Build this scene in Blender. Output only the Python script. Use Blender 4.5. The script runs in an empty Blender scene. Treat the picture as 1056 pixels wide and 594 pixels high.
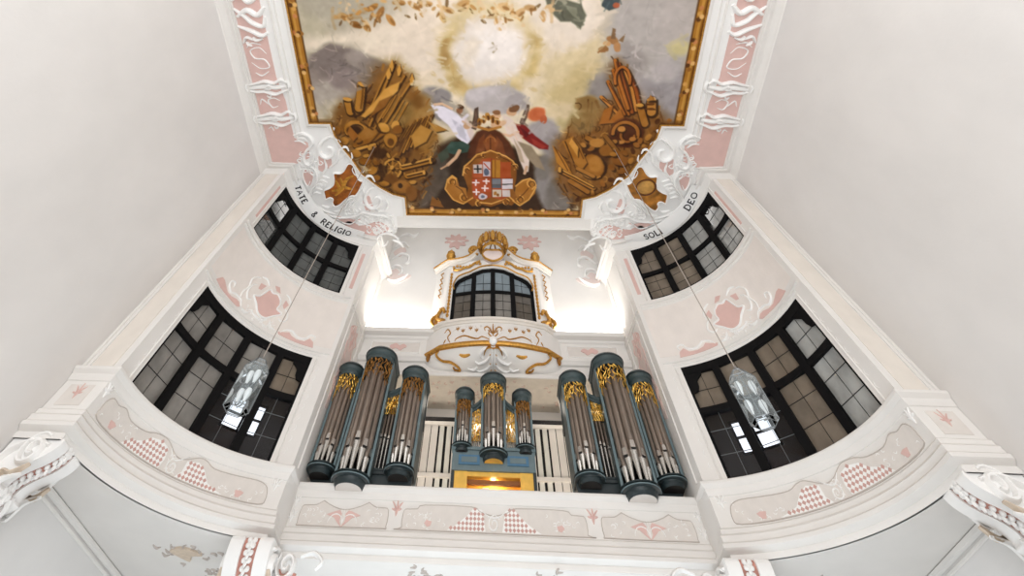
import bpy, bmesh, math, random
import numpy as np
from mathutils import Vector, Matrix, geometry
random.seed(7)
sc = bpy.context.scene
COL = sc.collection
PI = math.pi

# ------------------------------------------------------------ camera, light, exposure
def rad(d): return d*PI/180
cp, cyw, cr = rad(69.253), rad(-5.422), rad(5.125)
FW = Vector((math.sin(cyw)*math.cos(cp), math.cos(cyw)*math.cos(cp), math.sin(cp)))
RT = Vector((math.cos(cyw), -math.sin(cyw), 0)); UPV = RT.cross(FW)
R2 = RT*math.cos(cr)+UPV*math.sin(cr); U2 = UPV*math.cos(cr)-RT*math.sin(cr)
cd = bpy.data.cameras.new('camera'); cam = bpy.data.objects.new('camera', cd); COL.objects.link(cam)
M4 = Matrix((R2, U2, -FW)).transposed().to_4x4(); M4.translation = Vector((-0.064, 0, 0)); cam.matrix_world = M4
cd.sensor_fit = 'HORIZONTAL'; cd.sensor_width = 36; cd.lens = 380.786/1056*36
cd.shift_x = (528-494.01)/1056; cd.shift_y = (67.914-297)/1056; cd.clip_start = .05
sc.camera = cam
sc.view_settings.view_transform = 'Standard'; sc.view_settings.look = 'None'
sc.view_settings.gamma = 1; sc.view_settings.use_curve_mapping = False
sc.view_settings.exposure = -0.17
W = bpy.data.worlds.new('daylight'); sc.world = W; W.use_nodes = True
W.node_tree.nodes['Background'].inputs[0].default_value = (0.97, 0.98, 1.0, 1)
W.node_tree.nodes['Background'].inputs[1].default_value = 1.25
def area(name, loc, target, sx, sy, power, col=(1, 1, 1)):
    L = bpy.data.lights.new(name, 'AREA'); L.shape = 'RECTANGLE'; L.size = sx; L.size_y = sy; L.energy = power; L.color = col
    o = bpy.data.objects.new(name, L); COL.objects.link(o); o.location = loc
    o.rotation_euler = (Vector(target)-Vector(loc)).to_track_quat('-Z', 'Y').to_euler(); return o
def point(name, loc, power, col=(1, 1, 1), r=.05):
    L = bpy.data.lights.new(name, 'POINT'); L.energy = power; L.color = col; L.shadow_soft_size = r
    o = bpy.data.objects.new(name, L); COL.objects.link(o); o.location = loc; return o
area('nave_daylight', (0, -5.6, 4.6), (0, 12, 6.5), 13, 9, 820, (1, 1, 1))
area('nave_fill_low', (0, -2, -1.2), (0, 9, 6), 12, 6, 560, (.86, .93, 1))  # added cool fill from near the floor, brightens the gallery underside
area('under_gallery_fill', (0, 11.8, -1.3), (0, 11.8, 3), 13, 5, 420, (.78, .9, 1))  # added fill on the floor facing up, lights the gallery soffit
for s in (-1, 1):     # lamps lying on the ledge of the loft's back wall
    area('ledge_lamp', (s*3.3, 13.04, 8.69), (s*3.3, 13.04, 11), 2.0, .1, 54, (1, .98, .94)).rotation_euler = (PI-.05, 0, 0)
    area('passage_fill', (s*2.6, 14.3, 7.2), (s*2.6, 14.0, 4), 2.2, .5, 22, (1, .93, .82))  # unseen fill above the board screens, turned up to brighten them
    area('gallery_fill', (s*2.9, 13.3, 3.8), (s*1.9, 14.3, 7), 2.4, .6, 55, (1, .94, .86))  # added fill hidden behind the parapet, facing up to the niche soffit

# ------------------------------------------------------------ materials
def lin(c):
    return tuple(((v/255)/12.92 if v/255 <= .04045 else ((v/255+.055)/1.055)**2.4) for v in c)
def mat(name, rgb, rough=.6, metal=0, var=.0, scale=4, bump=.0, spec=.4):
    m = bpy.data.materials.new(name); m.use_nodes = True; nt = m.node_tree; b = nt.nodes['Principled BSDF']
    c = lin(rgb); b.inputs['Roughness'].default_value = rough; b.inputs['Metallic'].default_value = metal
    b.inputs['Specular IOR Level'].default_value = spec
    b.inputs['Base Color'].default_value = (*c, 1)
    if var or bump:
        tc = nt.nodes.new('ShaderNodeTexCoord'); n = nt.nodes.new('ShaderNodeTexNoise'); n.inputs['Scale'].default_value = scale; n.inputs['Detail'].default_value = 6
        nt.links.new(tc.outputs['Object'], n.inputs['Vector'])
        if var:
            r = nt.nodes.new('ShaderNodeValToRGB'); r.color_ramp.elements[0].position = .3; r.color_ramp.elements[1].position = .7
            r.color_ramp.elements[0].color = (*[max(0, v*(1-var)) for v in c], 1); r.color_ramp.elements[1].color = (*[min(1, v*(1+var*.6)) for v in c], 1)
            nt.links.new(n.outputs['Fac'], r.inputs['Fac']); nt.links.new(r.outputs['Color'], b.inputs['Base Color'])
        if bump:
            n2 = nt.nodes.new('ShaderNodeTexNoise'); n2.inputs['Scale'].default_value = scale*9; nt.links.new(tc.outputs['Object'], n2.inputs['Vector'])
            bp = nt.nodes.new('ShaderNodeBump'); bp.inputs['Strength'].default_value = bump; bp.inputs['Distance'].default_value = .02
            nt.links.new(n2.outputs['Fac'], bp.inputs['Height']); nt.links.new(bp.outputs['Normal'], b.inputs['Normal'])
    return m
WHITE = mat('white_plaster', (229, 225, 220), .75, var=.03, scale=1.5, bump=.06)
NAVE = mat('nave_plaster', (225, 222, 219), .8, var=.04, scale=.9, bump=.12)
STUC = mat('white_stucco', (242, 240, 237), .65, var=.02, scale=5)
CREAM = mat('cream_plaster', (226, 218, 208), .75, var=.05, scale=2.5, bump=.08)
GREYB = mat('beige_field', (220, 213, 206), .75, var=.05, scale=6, bump=.12)
PINK = mat('pink_stucco', (219, 184, 176), .7, var=.06, scale=3)
CHK = mat('checker_pink', (200, 160, 150), .7, var=.08, scale=6)
PALEP = mat('pale_pink_stucco', (226, 208, 201), .7, var=.05, scale=3)
ROSE = mat('rose_marbled_stucco', (190, 136, 122), .55, var=.25, scale=12)
LINEM = mat('grey_outline', (190, 180, 172), .8)
TAN = mat('tan_stucco', (212, 194, 174), .75, var=.15, scale=9)
SOFF = mat('soffit_plaster', (216, 205, 190), .8, var=.07, scale=5, bump=.1)
STONE = mat('floor_stone', (205, 200, 194), .5, var=.08, scale=3)
BLACK = mat('black_frame', (9, 8, 9), .7, spec=.15)
DARK = mat('dark_void', (26, 22, 20), .8)
GILT = mat('gilding', (196, 146, 70), .42, .75, var=.3, scale=14)
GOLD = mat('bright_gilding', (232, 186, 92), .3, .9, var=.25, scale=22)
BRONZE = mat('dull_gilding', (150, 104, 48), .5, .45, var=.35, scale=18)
TEAL = mat('teal_case_paint', (62, 75, 76), .42, var=.16, scale=5)
TEALD = mat('dark_teal_moulding', (38, 48, 50), .4, var=.15, scale=6)
TEALL = mat('pale_teal_edge', (104, 122, 126), .42, var=.12, scale=6)
BLUE = mat('blue_panel', (74, 116, 146), .45, var=.1, scale=6)
TIN = mat('pipe_tin', (140, 128, 118), .34, .8, var=.12, scale=3)
TINB = mat('polished_tin', (186, 181, 174), .26, .85)
PIPEB = mat('copper_brown_pipe', (146, 116, 104), .34, .7, var=.1, scale=3)
SLOT = mat('pipe_mouth_dark', (22, 18, 16), .6)
BOARD = mat('whitewashed_board', (226, 218, 208), .6, var=.05, scale=3)
PALEW = mat('pale_wood_and_glare', (232, 228, 216), .5, var=.05, scale=4)  # wooden pipes, and the glare painted behind the positive's flats
OCHRE = mat('honey_wood', (240, 190, 84), .45, var=.15, scale=5)
INK = mat('black_lettering', (38, 34, 34), .6)
STEEL = mat('lantern_metal', (128, 132, 134), .35, .8)
CORD = mat('lantern_cord', (166, 156, 146), .5, .3)
BULB = mat('opal_bulb', (250, 250, 250), .2)
PAPER = mat('white_paper', (245, 243, 238), .6)
RED = mat('red_velvet', (120, 24, 24), .6)
def glassmat(name, refl_tone, f_t, f_d, rough=.04, ior=1.28):  # diffuse tone paints in reflections and dim rooms seen in the glass
    m = bpy.data.materials.new(name); m.use_nodes = True; nt = m.node_tree; N = nt.nodes; Lk = nt.links; N.remove(N['Principled BSDF'])
    tr = N.new('ShaderNodeBsdfTransparent'); tr.inputs[0].default_value = (*f_t, 1)
    df = N.new('ShaderNodeBsdfDiffuse'); c = lin(refl_tone)
    tc = N.new('ShaderNodeTexCoord'); no = N.new('ShaderNodeTexNoise'); no.inputs['Scale'].default_value = 2.2; no.inputs['Detail'].default_value = 5
    rp = N.new('ShaderNodeValToRGB'); rp.color_ramp.elements[0].position = .3; rp.color_ramp.elements[1].position = .72
    rp.color_ramp.elements[0].color = (*[v*.72 for v in c], 1); rp.color_ramp.elements[1].color = (*[v*1.2 for v in c], 1)
    Lk.new(tc.outputs['Object'], no.inputs['Vector']); Lk.new(no.outputs['Fac'], rp.inputs['Fac']); Lk.new(rp.outputs['Color'], df.inputs[0])
    gl = N.new('ShaderNodeBsdfGlossy'); gl.inputs['Roughness'].default_value = rough
    m1 = N.new('ShaderNodeMixShader'); m1.inputs[0].default_value = f_d; Lk.new(tr.outputs[0], m1.inputs[1]); Lk.new(df.outputs[0], m1.inputs[2])
    fr = N.new('ShaderNodeFresnel'); fr.inputs[0].default_value = ior
    m2 = N.new('ShaderNodeMixShader'); Lk.new(fr.outputs[0], m2.inputs[0]); Lk.new(m1.outputs[0], m2.inputs[1]); Lk.new(gl.outputs[0], m2.inputs[2])
    Lk.new(m2.outputs[0], N['Material Output'].inputs[0]); return m
PANE = glassmat('grey_refl_glass', (140, 136, 130), (.5, .5, .5), .85)  # pane tones differ to imitate what each one reflects
PANEB = glassmat('brown_refl_glass', (130, 118, 104), (.5, .5, .5), .85)
PANEL_ = glassmat('light_refl_glass', (172, 172, 168), (.5, .5, .5), .85)
DIMP = glassmat('dim_refl_glass', (98, 100, 98), (.5, .5, .5), .85)
CLEARP = glassmat('clear_pane_glass', (60, 60, 64), (.9, .92, .95), .16)
LGLASS = glassmat('lantern_glass', (214, 224, 226), (.93, .96, .97), .16)
def emis(name, rgb, st):
    m = bpy.data.materials.new(name); m.use_nodes = True; b = m.node_tree.nodes['Principled BSDF']
    b.inputs['Base Color'].default_value = (*lin(rgb), 1); b.inputs['Emission Color'].default_value = (*lin(rgb), 1); b.inputs['Emission Strength'].default_value = st; return m
SKYW = emis('daylit_window_pane', (246, 248, 252), 1.6)

# ------------------------------------------------------------ mesh helpers
class MB:
    def __init__(s): s.v = []; s.f = []; s.mi = []; s.sm = []; s.cur = 0; s.flat = False
    def add(s, vs, fs):
        o = len(s.v); s.v += [tuple(v) for v in vs]; s.f += [tuple(i+o for i in f) for f in fs]; s.mi += [s.cur]*len(fs); s.sm += [not s.flat]*len(fs)
    def box(s, x0, x1, y0, y1, z0, z1, fn=None):
        P = [(x, y, z) for z in (z0, z1) for y in (y0, y1) for x in (x0, x1)]
        if fn: P = [fn(*p) for p in P]
        s.add(P, [(0, 2, 3, 1), (4, 5, 7, 6), (0, 1, 5, 4), (2, 6, 7, 3), (0, 4, 6, 2), (1, 3, 7, 5)])
    def grid(s, P, closei=False):            # P rows of points
        n, m = len(P), len(P[0]); vs = [p for r in P for p in r]; fs = []
        for i in range(n if closei else n-1):
            for j in range(m-1):
                a = i*m+j; b = ((i+1) % n)*m+j; fs.append((a, b, b+1, a+1))
        s.add(vs, fs)
    def tube(s, pts, r, n=6, cap=True, rfun=None):
        pts = [Vector(p) for p in pts]; rows = []; prev = None
        for i, p in enumerate(pts):
            t = (pts[min(i+1, len(pts)-1)]-pts[max(i-1, 0)])
            t = t.normalized() if t.length > 1e-9 else Vector((0, 0, 1))
            a = prev if prev is not None else (Vector((0, 0, 1)) if abs(t.z) < .9 else Vector((1, 0, 0)))
            a = a-t*a.dot(t); a = a.normalized() if a.length > 1e-6 else t.orthogonal().normalized(); prev = a; b = t.cross(a)
            rr = r*(rfun(i/(len(pts)-1)) if rfun else 1)
            rows.append([p+(a*math.cos(2*PI*k/n)+b*math.sin(2*PI*k/n))*rr for k in range(n+1)])
        s.grid(rows)
        if cap:
            for R in (rows[0], rows[-1]): s.add(R[:-1], [tuple(range(n))])
    def lathe(s, prof, c, n=16, a0=0, a1=2*PI, capt=False, capb=False):
        rows = []
        for k in range(n+1):
            a = a0+(a1-a0)*k/n; rows.append([(c[0]+r*math.cos(a), c[1]+r*math.sin(a), c[2]+z) for r, z in prof])
        s.grid(rows)
        if capt: s.add([r[-1] for r in rows], [tuple(range(n+1))])
        if capb: s.add([r[0] for r in rows], [tuple(range(n+1))])
    def ball(s, c, rx, ry=None, rz=None, n=8):
        ry = ry or rx; rz = rz or rx; rows = []
        for i in range(n+1):
            t = PI*i/n; rows.append([(c[0]+rx*math.sin(t)*math.cos(2*PI*k/(n+2)), c[1]+ry*math.sin(t)*math.sin(2*PI*k/(n+2)), c[2]+rz*math.cos(t)) for k in range(n+3)])
        s.grid(rows)
    def build(s, name, mats, parent=None, angle=35):
        me = bpy.data.meshes.new(name); me.from_pydata(s.v, [], s.f)
        mats = mats if isinstance(mats, (list, tuple)) else [mats]
        for m in mats: me.materials.append(m)
        me.polygons.foreach_set('material_index', s.mi); me.polygons.foreach_set('use_smooth', s.sm)
        bm = bmesh.new(); bm.from_mesh(me); bmesh.ops.remove_doubles(bm, verts=bm.verts, dist=1e-5)
        bmesh.ops.dissolve_degenerate(bm, edges=bm.edges, dist=1e-6)
        bmesh.ops.recalc_face_normals(bm, faces=bm.faces); bm.to_mesh(me); bm.free()
        sm = [p.use_smooth for p in me.polygons]; me.set_sharp_from_angle(angle=rad(angle)); me.polygons.foreach_set('use_smooth', sm); me.update()
        o = bpy.data.objects.new(name, me); COL.objects.link(o)
        if parent: o.parent = parent
        return o
def tag(o, label=None, cat=None, group=None, kind=None):
    if label: o['label'] = label
    if cat: o['category'] = cat
    if group: o['group'] = group
    if kind: o['kind'] = kind
    return o
def struct(o): o['kind'] = 'structure'; return o
def empty(name, loc=(0, 0, 0)):
    o = bpy.data.objects.new(name, None); COL.objects.link(o); o.location = loc; o.empty_display_size = .2; return o
def under(root, o):                          # parent keeping world place
    o.parent = root; o.matrix_parent_inverse = Matrix.Translation(-Vector(root.location)); return o
def dup(root, loc, label=None):
    r = root.copy(); COL.objects.link(r); r.location = loc
    if label: r['label'] = label
    for ch in list(root.children):
        c = ch.copy(); COL.objects.link(c); c.parent = r
        for g in ch.children:
            d = g.copy(); COL.objects.link(d); d.parent = c
    return r
def sweep(mb, path, prof, closed=False, capends=True):
    # path: 2D points; prof: (offset to the left of the path, z)
    n = len(path); rows = []
    for i in range(n):
        p = Vector(path[i])
        a = Vector(path[i-1]) if i > 0 else None; b = Vector(path[i+1]) if i < n-1 else None
        d1 = (p-a).normalized() if a is not None else (b-p).normalized(); d2 = (b-p).normalized() if b is not None else d1
        n1 = Vector((-d1.y, d1.x)); n2 = Vector((-d2.y, d2.x)); m = n1+n2; m = m.normalized(); k = 1/max(.3, m.dot(n1))
        rows.append([(p.x+m.x*k*o, p.y+m.y*k*o, z) for o, z in prof])
    mb.grid(rows)
    if capends:
        mb.add(rows[0], [tuple(range(len(prof)))]); mb.add(rows[-1], [tuple(range(len(prof)))])
    return rows
def cat(pts, n=6, closed=False):             # Catmull-Rom through 2D/3D points
    P = [Vector(p) for p in pts]; out = []; L = len(P)
    rng = range(L) if closed else range(L-1)
    for i in rng:
        p0 = P[i-1] if (i > 0 or closed) else P[0]*2-P[1]; p1 = P[i]; p2 = P[(i+1) % L]; p3 = P[(i+2) % L] if (i < L-2 or closed) else P[-1]*2-P[-2]
        for k in range(n):
            t = k/n; out.append(.5*((2*p1)+(p2-p0)*t+(2*p0-5*p1+4*p2-p3)*t*t+(3*p1-p0-3*p2+p3)*t**3))
    if not closed: out.append(P[-1])
    return out
def spiral(cx, cy, r0, r1, a0, turns, n=22):
    return [(cx+(r0+(r1-r0)*k/n)*math.cos(a0+2*PI*turns*k/n), cy+(r0+(r1-r0)*k/n)*math.sin(a0+2*PI*turns*k/n)) for k in range(n+1)]
def stroke(mb, pts, fm, w, h, taper=.35, n=5, base=-.01):
    # raised ornamental stroke along 2D points on a surface map fm(u, v, height)
    P0 = [Vector((p[0], p[1])) for p in pts]; P = P0[:1]
    for a, b in zip(P0, P0[1:]):
        k = max(1, int((b-a).length/.16)); P += [a+(b-a)*j/k for j in range(1, k+1)]
    rows = []; L = len(P)
    for i, p in enumerate(P):
        t = P[min(i+1, L-1)]-P[max(i-1, 0)]; t = t.normalized() if t.length > 1e-9 else Vector((1, 0)); nn = Vector((-t.y, t.x))
        f = i/(L-1); k = taper+(1-taper)*math.sin(PI*min(1, max(0, .08+f*.84)))
        row = []
        for j in range(n+1):
            a = PI*j/n; q = p+nn*(w*.5*k*math.cos(a)); row.append(fm(q.x, q.y, base+(h*k-base)*math.sin(a)))
        rows.append(row)
    mb.grid(rows); mb.add(rows[0], [tuple(range(n+1))]); mb.add(rows[-1], [tuple(range(n+1))])
def clip(poly, ax, c, keep_less):
    out = []
    for i in range(len(poly)):
        a, b = poly[i], poly[(i+1) % len(poly)]; ia = (a[ax] <= c) == keep_less or a[ax] == c; ib = (b[ax] <= c) == keep_less or b[ax] == c
        if ia: out.append(a)
        if ia != ib:
            t = (c-a[ax])/(b[ax]-a[ax]); out.append((a[0]+(b[0]-a[0])*t, a[1]+(b[1]-a[1])*t))
    return out
def relief(mb, poly, fm, h, base=-.01, step=None):
    poly = [(p[0], p[1]) for p in poly]; us = [p[0] for p in poly]; strips = [poly]
    if step:
        strips = []; u = math.floor(min(us)/step)*step
        while u < max(us):
            q = clip(clip(poly, 0, u+step, True), 0, u, False); u += step
            if len(q) >= 3: strips.append(q)
        d = []
        for i in range(len(poly)):
            a, b = poly[i], poly[(i+1) % len(poly)]; k = max(1, int(abs(b[0]-a[0])/step+1)); d += [(a[0]+(b[0]-a[0])*j/k, a[1]+(b[1]-a[1])*j/k) for j in range(k)]
        poly = d
    mb.flat = True
    for q in strips:
        tri = geometry.tessellate_polygon([[Vector((a, b, 0)) for a, b in q]])
        mb.add([fm(a, b, h) for a, b in q], [tuple(t) for t in tri])
    n = len(poly); mb.add([fm(a, b, h) for a, b in poly]+[fm(a, b, base) for a, b in poly], [(i, (i+1) % n, n+(i+1) % n, n+i) for i in range(n)]); mb.flat = False

# ------------------------------------------------------------ the plan of the end wall
XC, YC, RW = 4.0, 8.1, 3.42                   # the curved corner walls: centre and radius
WX = 8.27; HC = 10.9; YB = 13.2; ZF = -1.6
def arc(r=RW, a0=0, a1=80, n=28): return [(XC+r*math.cos(rad(a0+(a1-a0)*k/n)), YC+r*math.sin(rad(a0+(a1-a0)*k/n))) for k in range(n+1)]
KA = RW*PI/180                                 # metres per degree on the curved wall
def cylmap(s, r0=RW):
    def f(u, v, h): a = rad(u/KA); r = r0-h; return (s*(XC+r*math.cos(a)), YC+r*math.sin(a), v)
    return f
def ceilmap(s, z0=HC): return lambda u, v, h: (s*u, v, z0-h)
def facemap(y0): return lambda u, v, h: (u, y0-h, v)      # a wall facing the nave
def D(pts): return [(a*KA, z) for a, z in pts]
A_END = arc()[-1]
ROC = [([(5.42,6.35),(5.58,6.66),(5.83,6.83),(6.06,7.1),(6.06,7.42),(5.85,7.57),(5.63,7.42),(5.62,7.19),(5.78,7.15)],0.15,0.12),
([(5.28,6.93),(5.44,6.75),(5.66,6.7),(5.88,6.92)],0.1,0.1),
([(5.04,7.29),(5.1,7.13),(5.25,7.15),(5.39,7.35),(5.47,7.61),(5.65,7.84),(5.83,7.98)],0.12,0.1),
([(4.96,7.34),(4.96,7.57),(5.11,7.75)],0.07,0.08),
([(5.21,7.24),(5.22,7.47),(5.31,7.66)],0.06,0.08),
([(6.89,6.67),(6.58,6.57),(6.35,6.7),(6.26,6.94),(6.37,7.14),(6.53,7.27),(6.68,7.55),(6.66,7.8),(6.5,7.86),(6.34,7.64),(6.32,7.41)],0.1,0.12),
([(6.8,6.8),(6.53,6.76),(6.41,6.92)],0.07,0.1),
([(6.9,6.91),(6.67,6.89),(6.52,7.05)],0.06,0.09),
([(6.69,6.62),(6.49,6.62),(6.32,6.85)],0.06,0.1),
([(6.94,7.73),(6.75,7.92),(6.52,7.95),(6.38,8.07),(6.34,8.35),(6.42,8.64),(6.63,8.94),(6.78,9.23),(6.71,9.54),(6.51,9.8),(6.23,9.97),(5.92,10.08)],0.09,0.1),
([(5.97,7.65),(5.95,7.98),(6.14,8.26),(6.31,8.45)],0.1,0.09),
([(5.92,8.46),(6.16,8.36),(6.38,8.55)],0.06,0.07),
([(6.01,8.65),(6.25,8.53),(6.45,8.72)],0.06,0.07),
([(6.13,8.81),(6.34,8.7),(6.53,8.9)],0.06,0.07),
([(6.26,8.98),(6.45,8.88),(6.64,9.06)],0.06,0.07),
([(6.34,9.16),(6.52,9.08),(6.72,9.26)],0.06,0.07),
([(6.56,8.18),(6.71,8.06),(6.85,8.23),(6.86,8.54),(6.77,8.79),(6.64,8.59)],0.06,0.08),
([(4.07,9.03),(4.28,8.82),(4.56,8.97),(4.71,9.29),(4.67,9.6),(4.48,9.77),(4.22,9.64),(4.12,9.38),(4.25,9.26),(4.42,9.4)],0.14,0.12),
([(3.97,9.3),(3.88,9.59),(4.04,9.85),(4.29,9.9)],0.1,0.1),
([(4.26,8.58),(4.37,8.33),(4.57,8.38),(4.71,8.67),(4.9,9.01),(5.11,9.24)],0.12,0.1),
([(4.44,8.48),(4.51,8.69)],0.05,0.07),
([(4.77,8.87),(4.72,9.07),(4.82,9.27)],0.06,0.07),
([(5.12,9.28),(5.34,9.36),(5.54,9.61),(5.69,9.89),(5.98,9.97)],0.1,0.1),
([(4.96,9.37),(5.19,9.59),(5.33,9.9)],0.06,0.08),
([(5.13,9.4),(5.35,9.65),(5.49,9.94)],0.06,0.08),
([(5.31,9.48),(5.5,9.73),(5.64,9.98)],0.06,0.08),
([(3.75,10.71),(3.81,10.33),(4.04,10.13),(4.35,10.09),(4.67,10.0),(4.92,9.99),(5.23,10.18),(5.7,10.25),(6.06,10.2)],0.09,0.1),
([(3.85,10.88),(4.01,10.54),(4.22,10.41)],0.06,0.08),
([(4.01,10.98),(4.16,10.65),(4.33,10.49)],0.06,0.08),
([(4.17,11.05),(4.31,10.76),(4.46,10.58)],0.06,0.08),
([(4.93,10.1),(5.12,10.31),(5.41,10.54),(5.73,10.49)],0.05,0.07),
([(4.45,9.58),(4.71,9.63),(4.9,9.52)],0.06,0.08),
([(3.63,11.28),(3.88,11.03),(4.2,10.98),(4.44,11.18),(4.41,11.52),(4.19,11.59),(4.07,11.39)],0.08,0.09),
([(3.49,11.68),(3.64,11.4),(3.89,11.32)],0.07,0.08),
([(5.95,10.29),(6.25,10.12),(6.55,9.96),(6.75,9.7)],0.08,0.06),
([(5.92,9.56),(6.11,9.76),(6.39,9.7)],0.07,0.08),
([(5.7,10.29),(6.13,10.37),(6.44,10.28)],0.05,0.05),
([(4.59,8.09),(4.73,8.26),(4.92,8.28),(5.01,8.08),(4.97,7.97),(4.85,8.05)],0.05,0.08)]
CART = [(4.95,7.87),(5.14,7.82),(5.31,8.08),(5.47,8.22),(5.71,8.22),(5.74,8.51),(5.82,8.75),(6.01,8.9),(6.19,8.99),(6.2,9.22),(6.18,9.37),(6.0,9.29),(5.91,9.37),(5.96,9.53),(5.88,9.7),(5.68,9.61),(5.47,9.41),(5.22,9.21),(4.99,9.18),(4.85,8.96),(4.65,8.57),(4.84,8.47)]
RPINK = [[(5.73,7.65),(5.93,7.56),(6.15,7.51),(6.18,7.78),(6.25,8.07),(6.09,8.18),(5.93,8.05),(5.78,7.93)],
[(4.47,9.68),(4.51,9.48),(4.57,9.22),(4.8,9.42),(4.79,9.68),(4.74,9.89),(4.58,9.91)],
[(3.99,10.79),(4.06,10.52),(4.24,10.41),(4.56,10.48),(4.92,10.63),(5.24,10.54),(5.49,10.41),(5.65,10.62),(5.49,10.84),(5.13,11.02),(4.64,11.1),(4.29,11.03)],
[(5.0,10.31),(5.21,10.36),(5.61,10.25),(5.95,10.2),(5.8,10.4),(5.41,10.54)],
[(6.49,8.21),(6.62,8.1),(6.77,8.06),(6.9,8.44),(6.82,8.72),(6.71,8.8),(6.56,8.54)]]
# ------------------------------------------------------------ the room
m = MB(); m.box(-9, 9, -6, 16, ZF-.2, ZF); struct(m.build('floor', STONE))
WALLS = {}
for s, nm in ((-1, 'left'), (1, 'right')):
    m = MB(); m.box(min(s*WX, s*(WX+.4)), max(s*WX, s*(WX+.4)), -6, 15.4, ZF, 13.8)
    w = struct(m.build('wall_'+nm, NAVE)); WALLS[nm] = w
    m = MB()                                   # thin double bead beside the corner, tan strip
    for x, r in ((8.2, .022), (8.1, .016)): m.tube([(s*x, 8.14, 4.5), (s*x, 8.14, 10.85)], r)
    m.build('corner_bead', WHITE, w)
    m = MB(); m.box(min(s*7.62, s*8.06), max(s*7.62, s*8.06), 8.135, 8.16, 4.5, 10.8); m.build('tan_strip', CREAM, w)
    m = MB(); m.tube([(s*8.26, 8.9, 3.38), (s*8.26, 15.2, 3.38)], .05); m.tube([(s*8.26, 8.9, 3.28), (s*8.26, 15.2, 3.28)], .025); m.build('string_course', WHITE, w)
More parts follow.
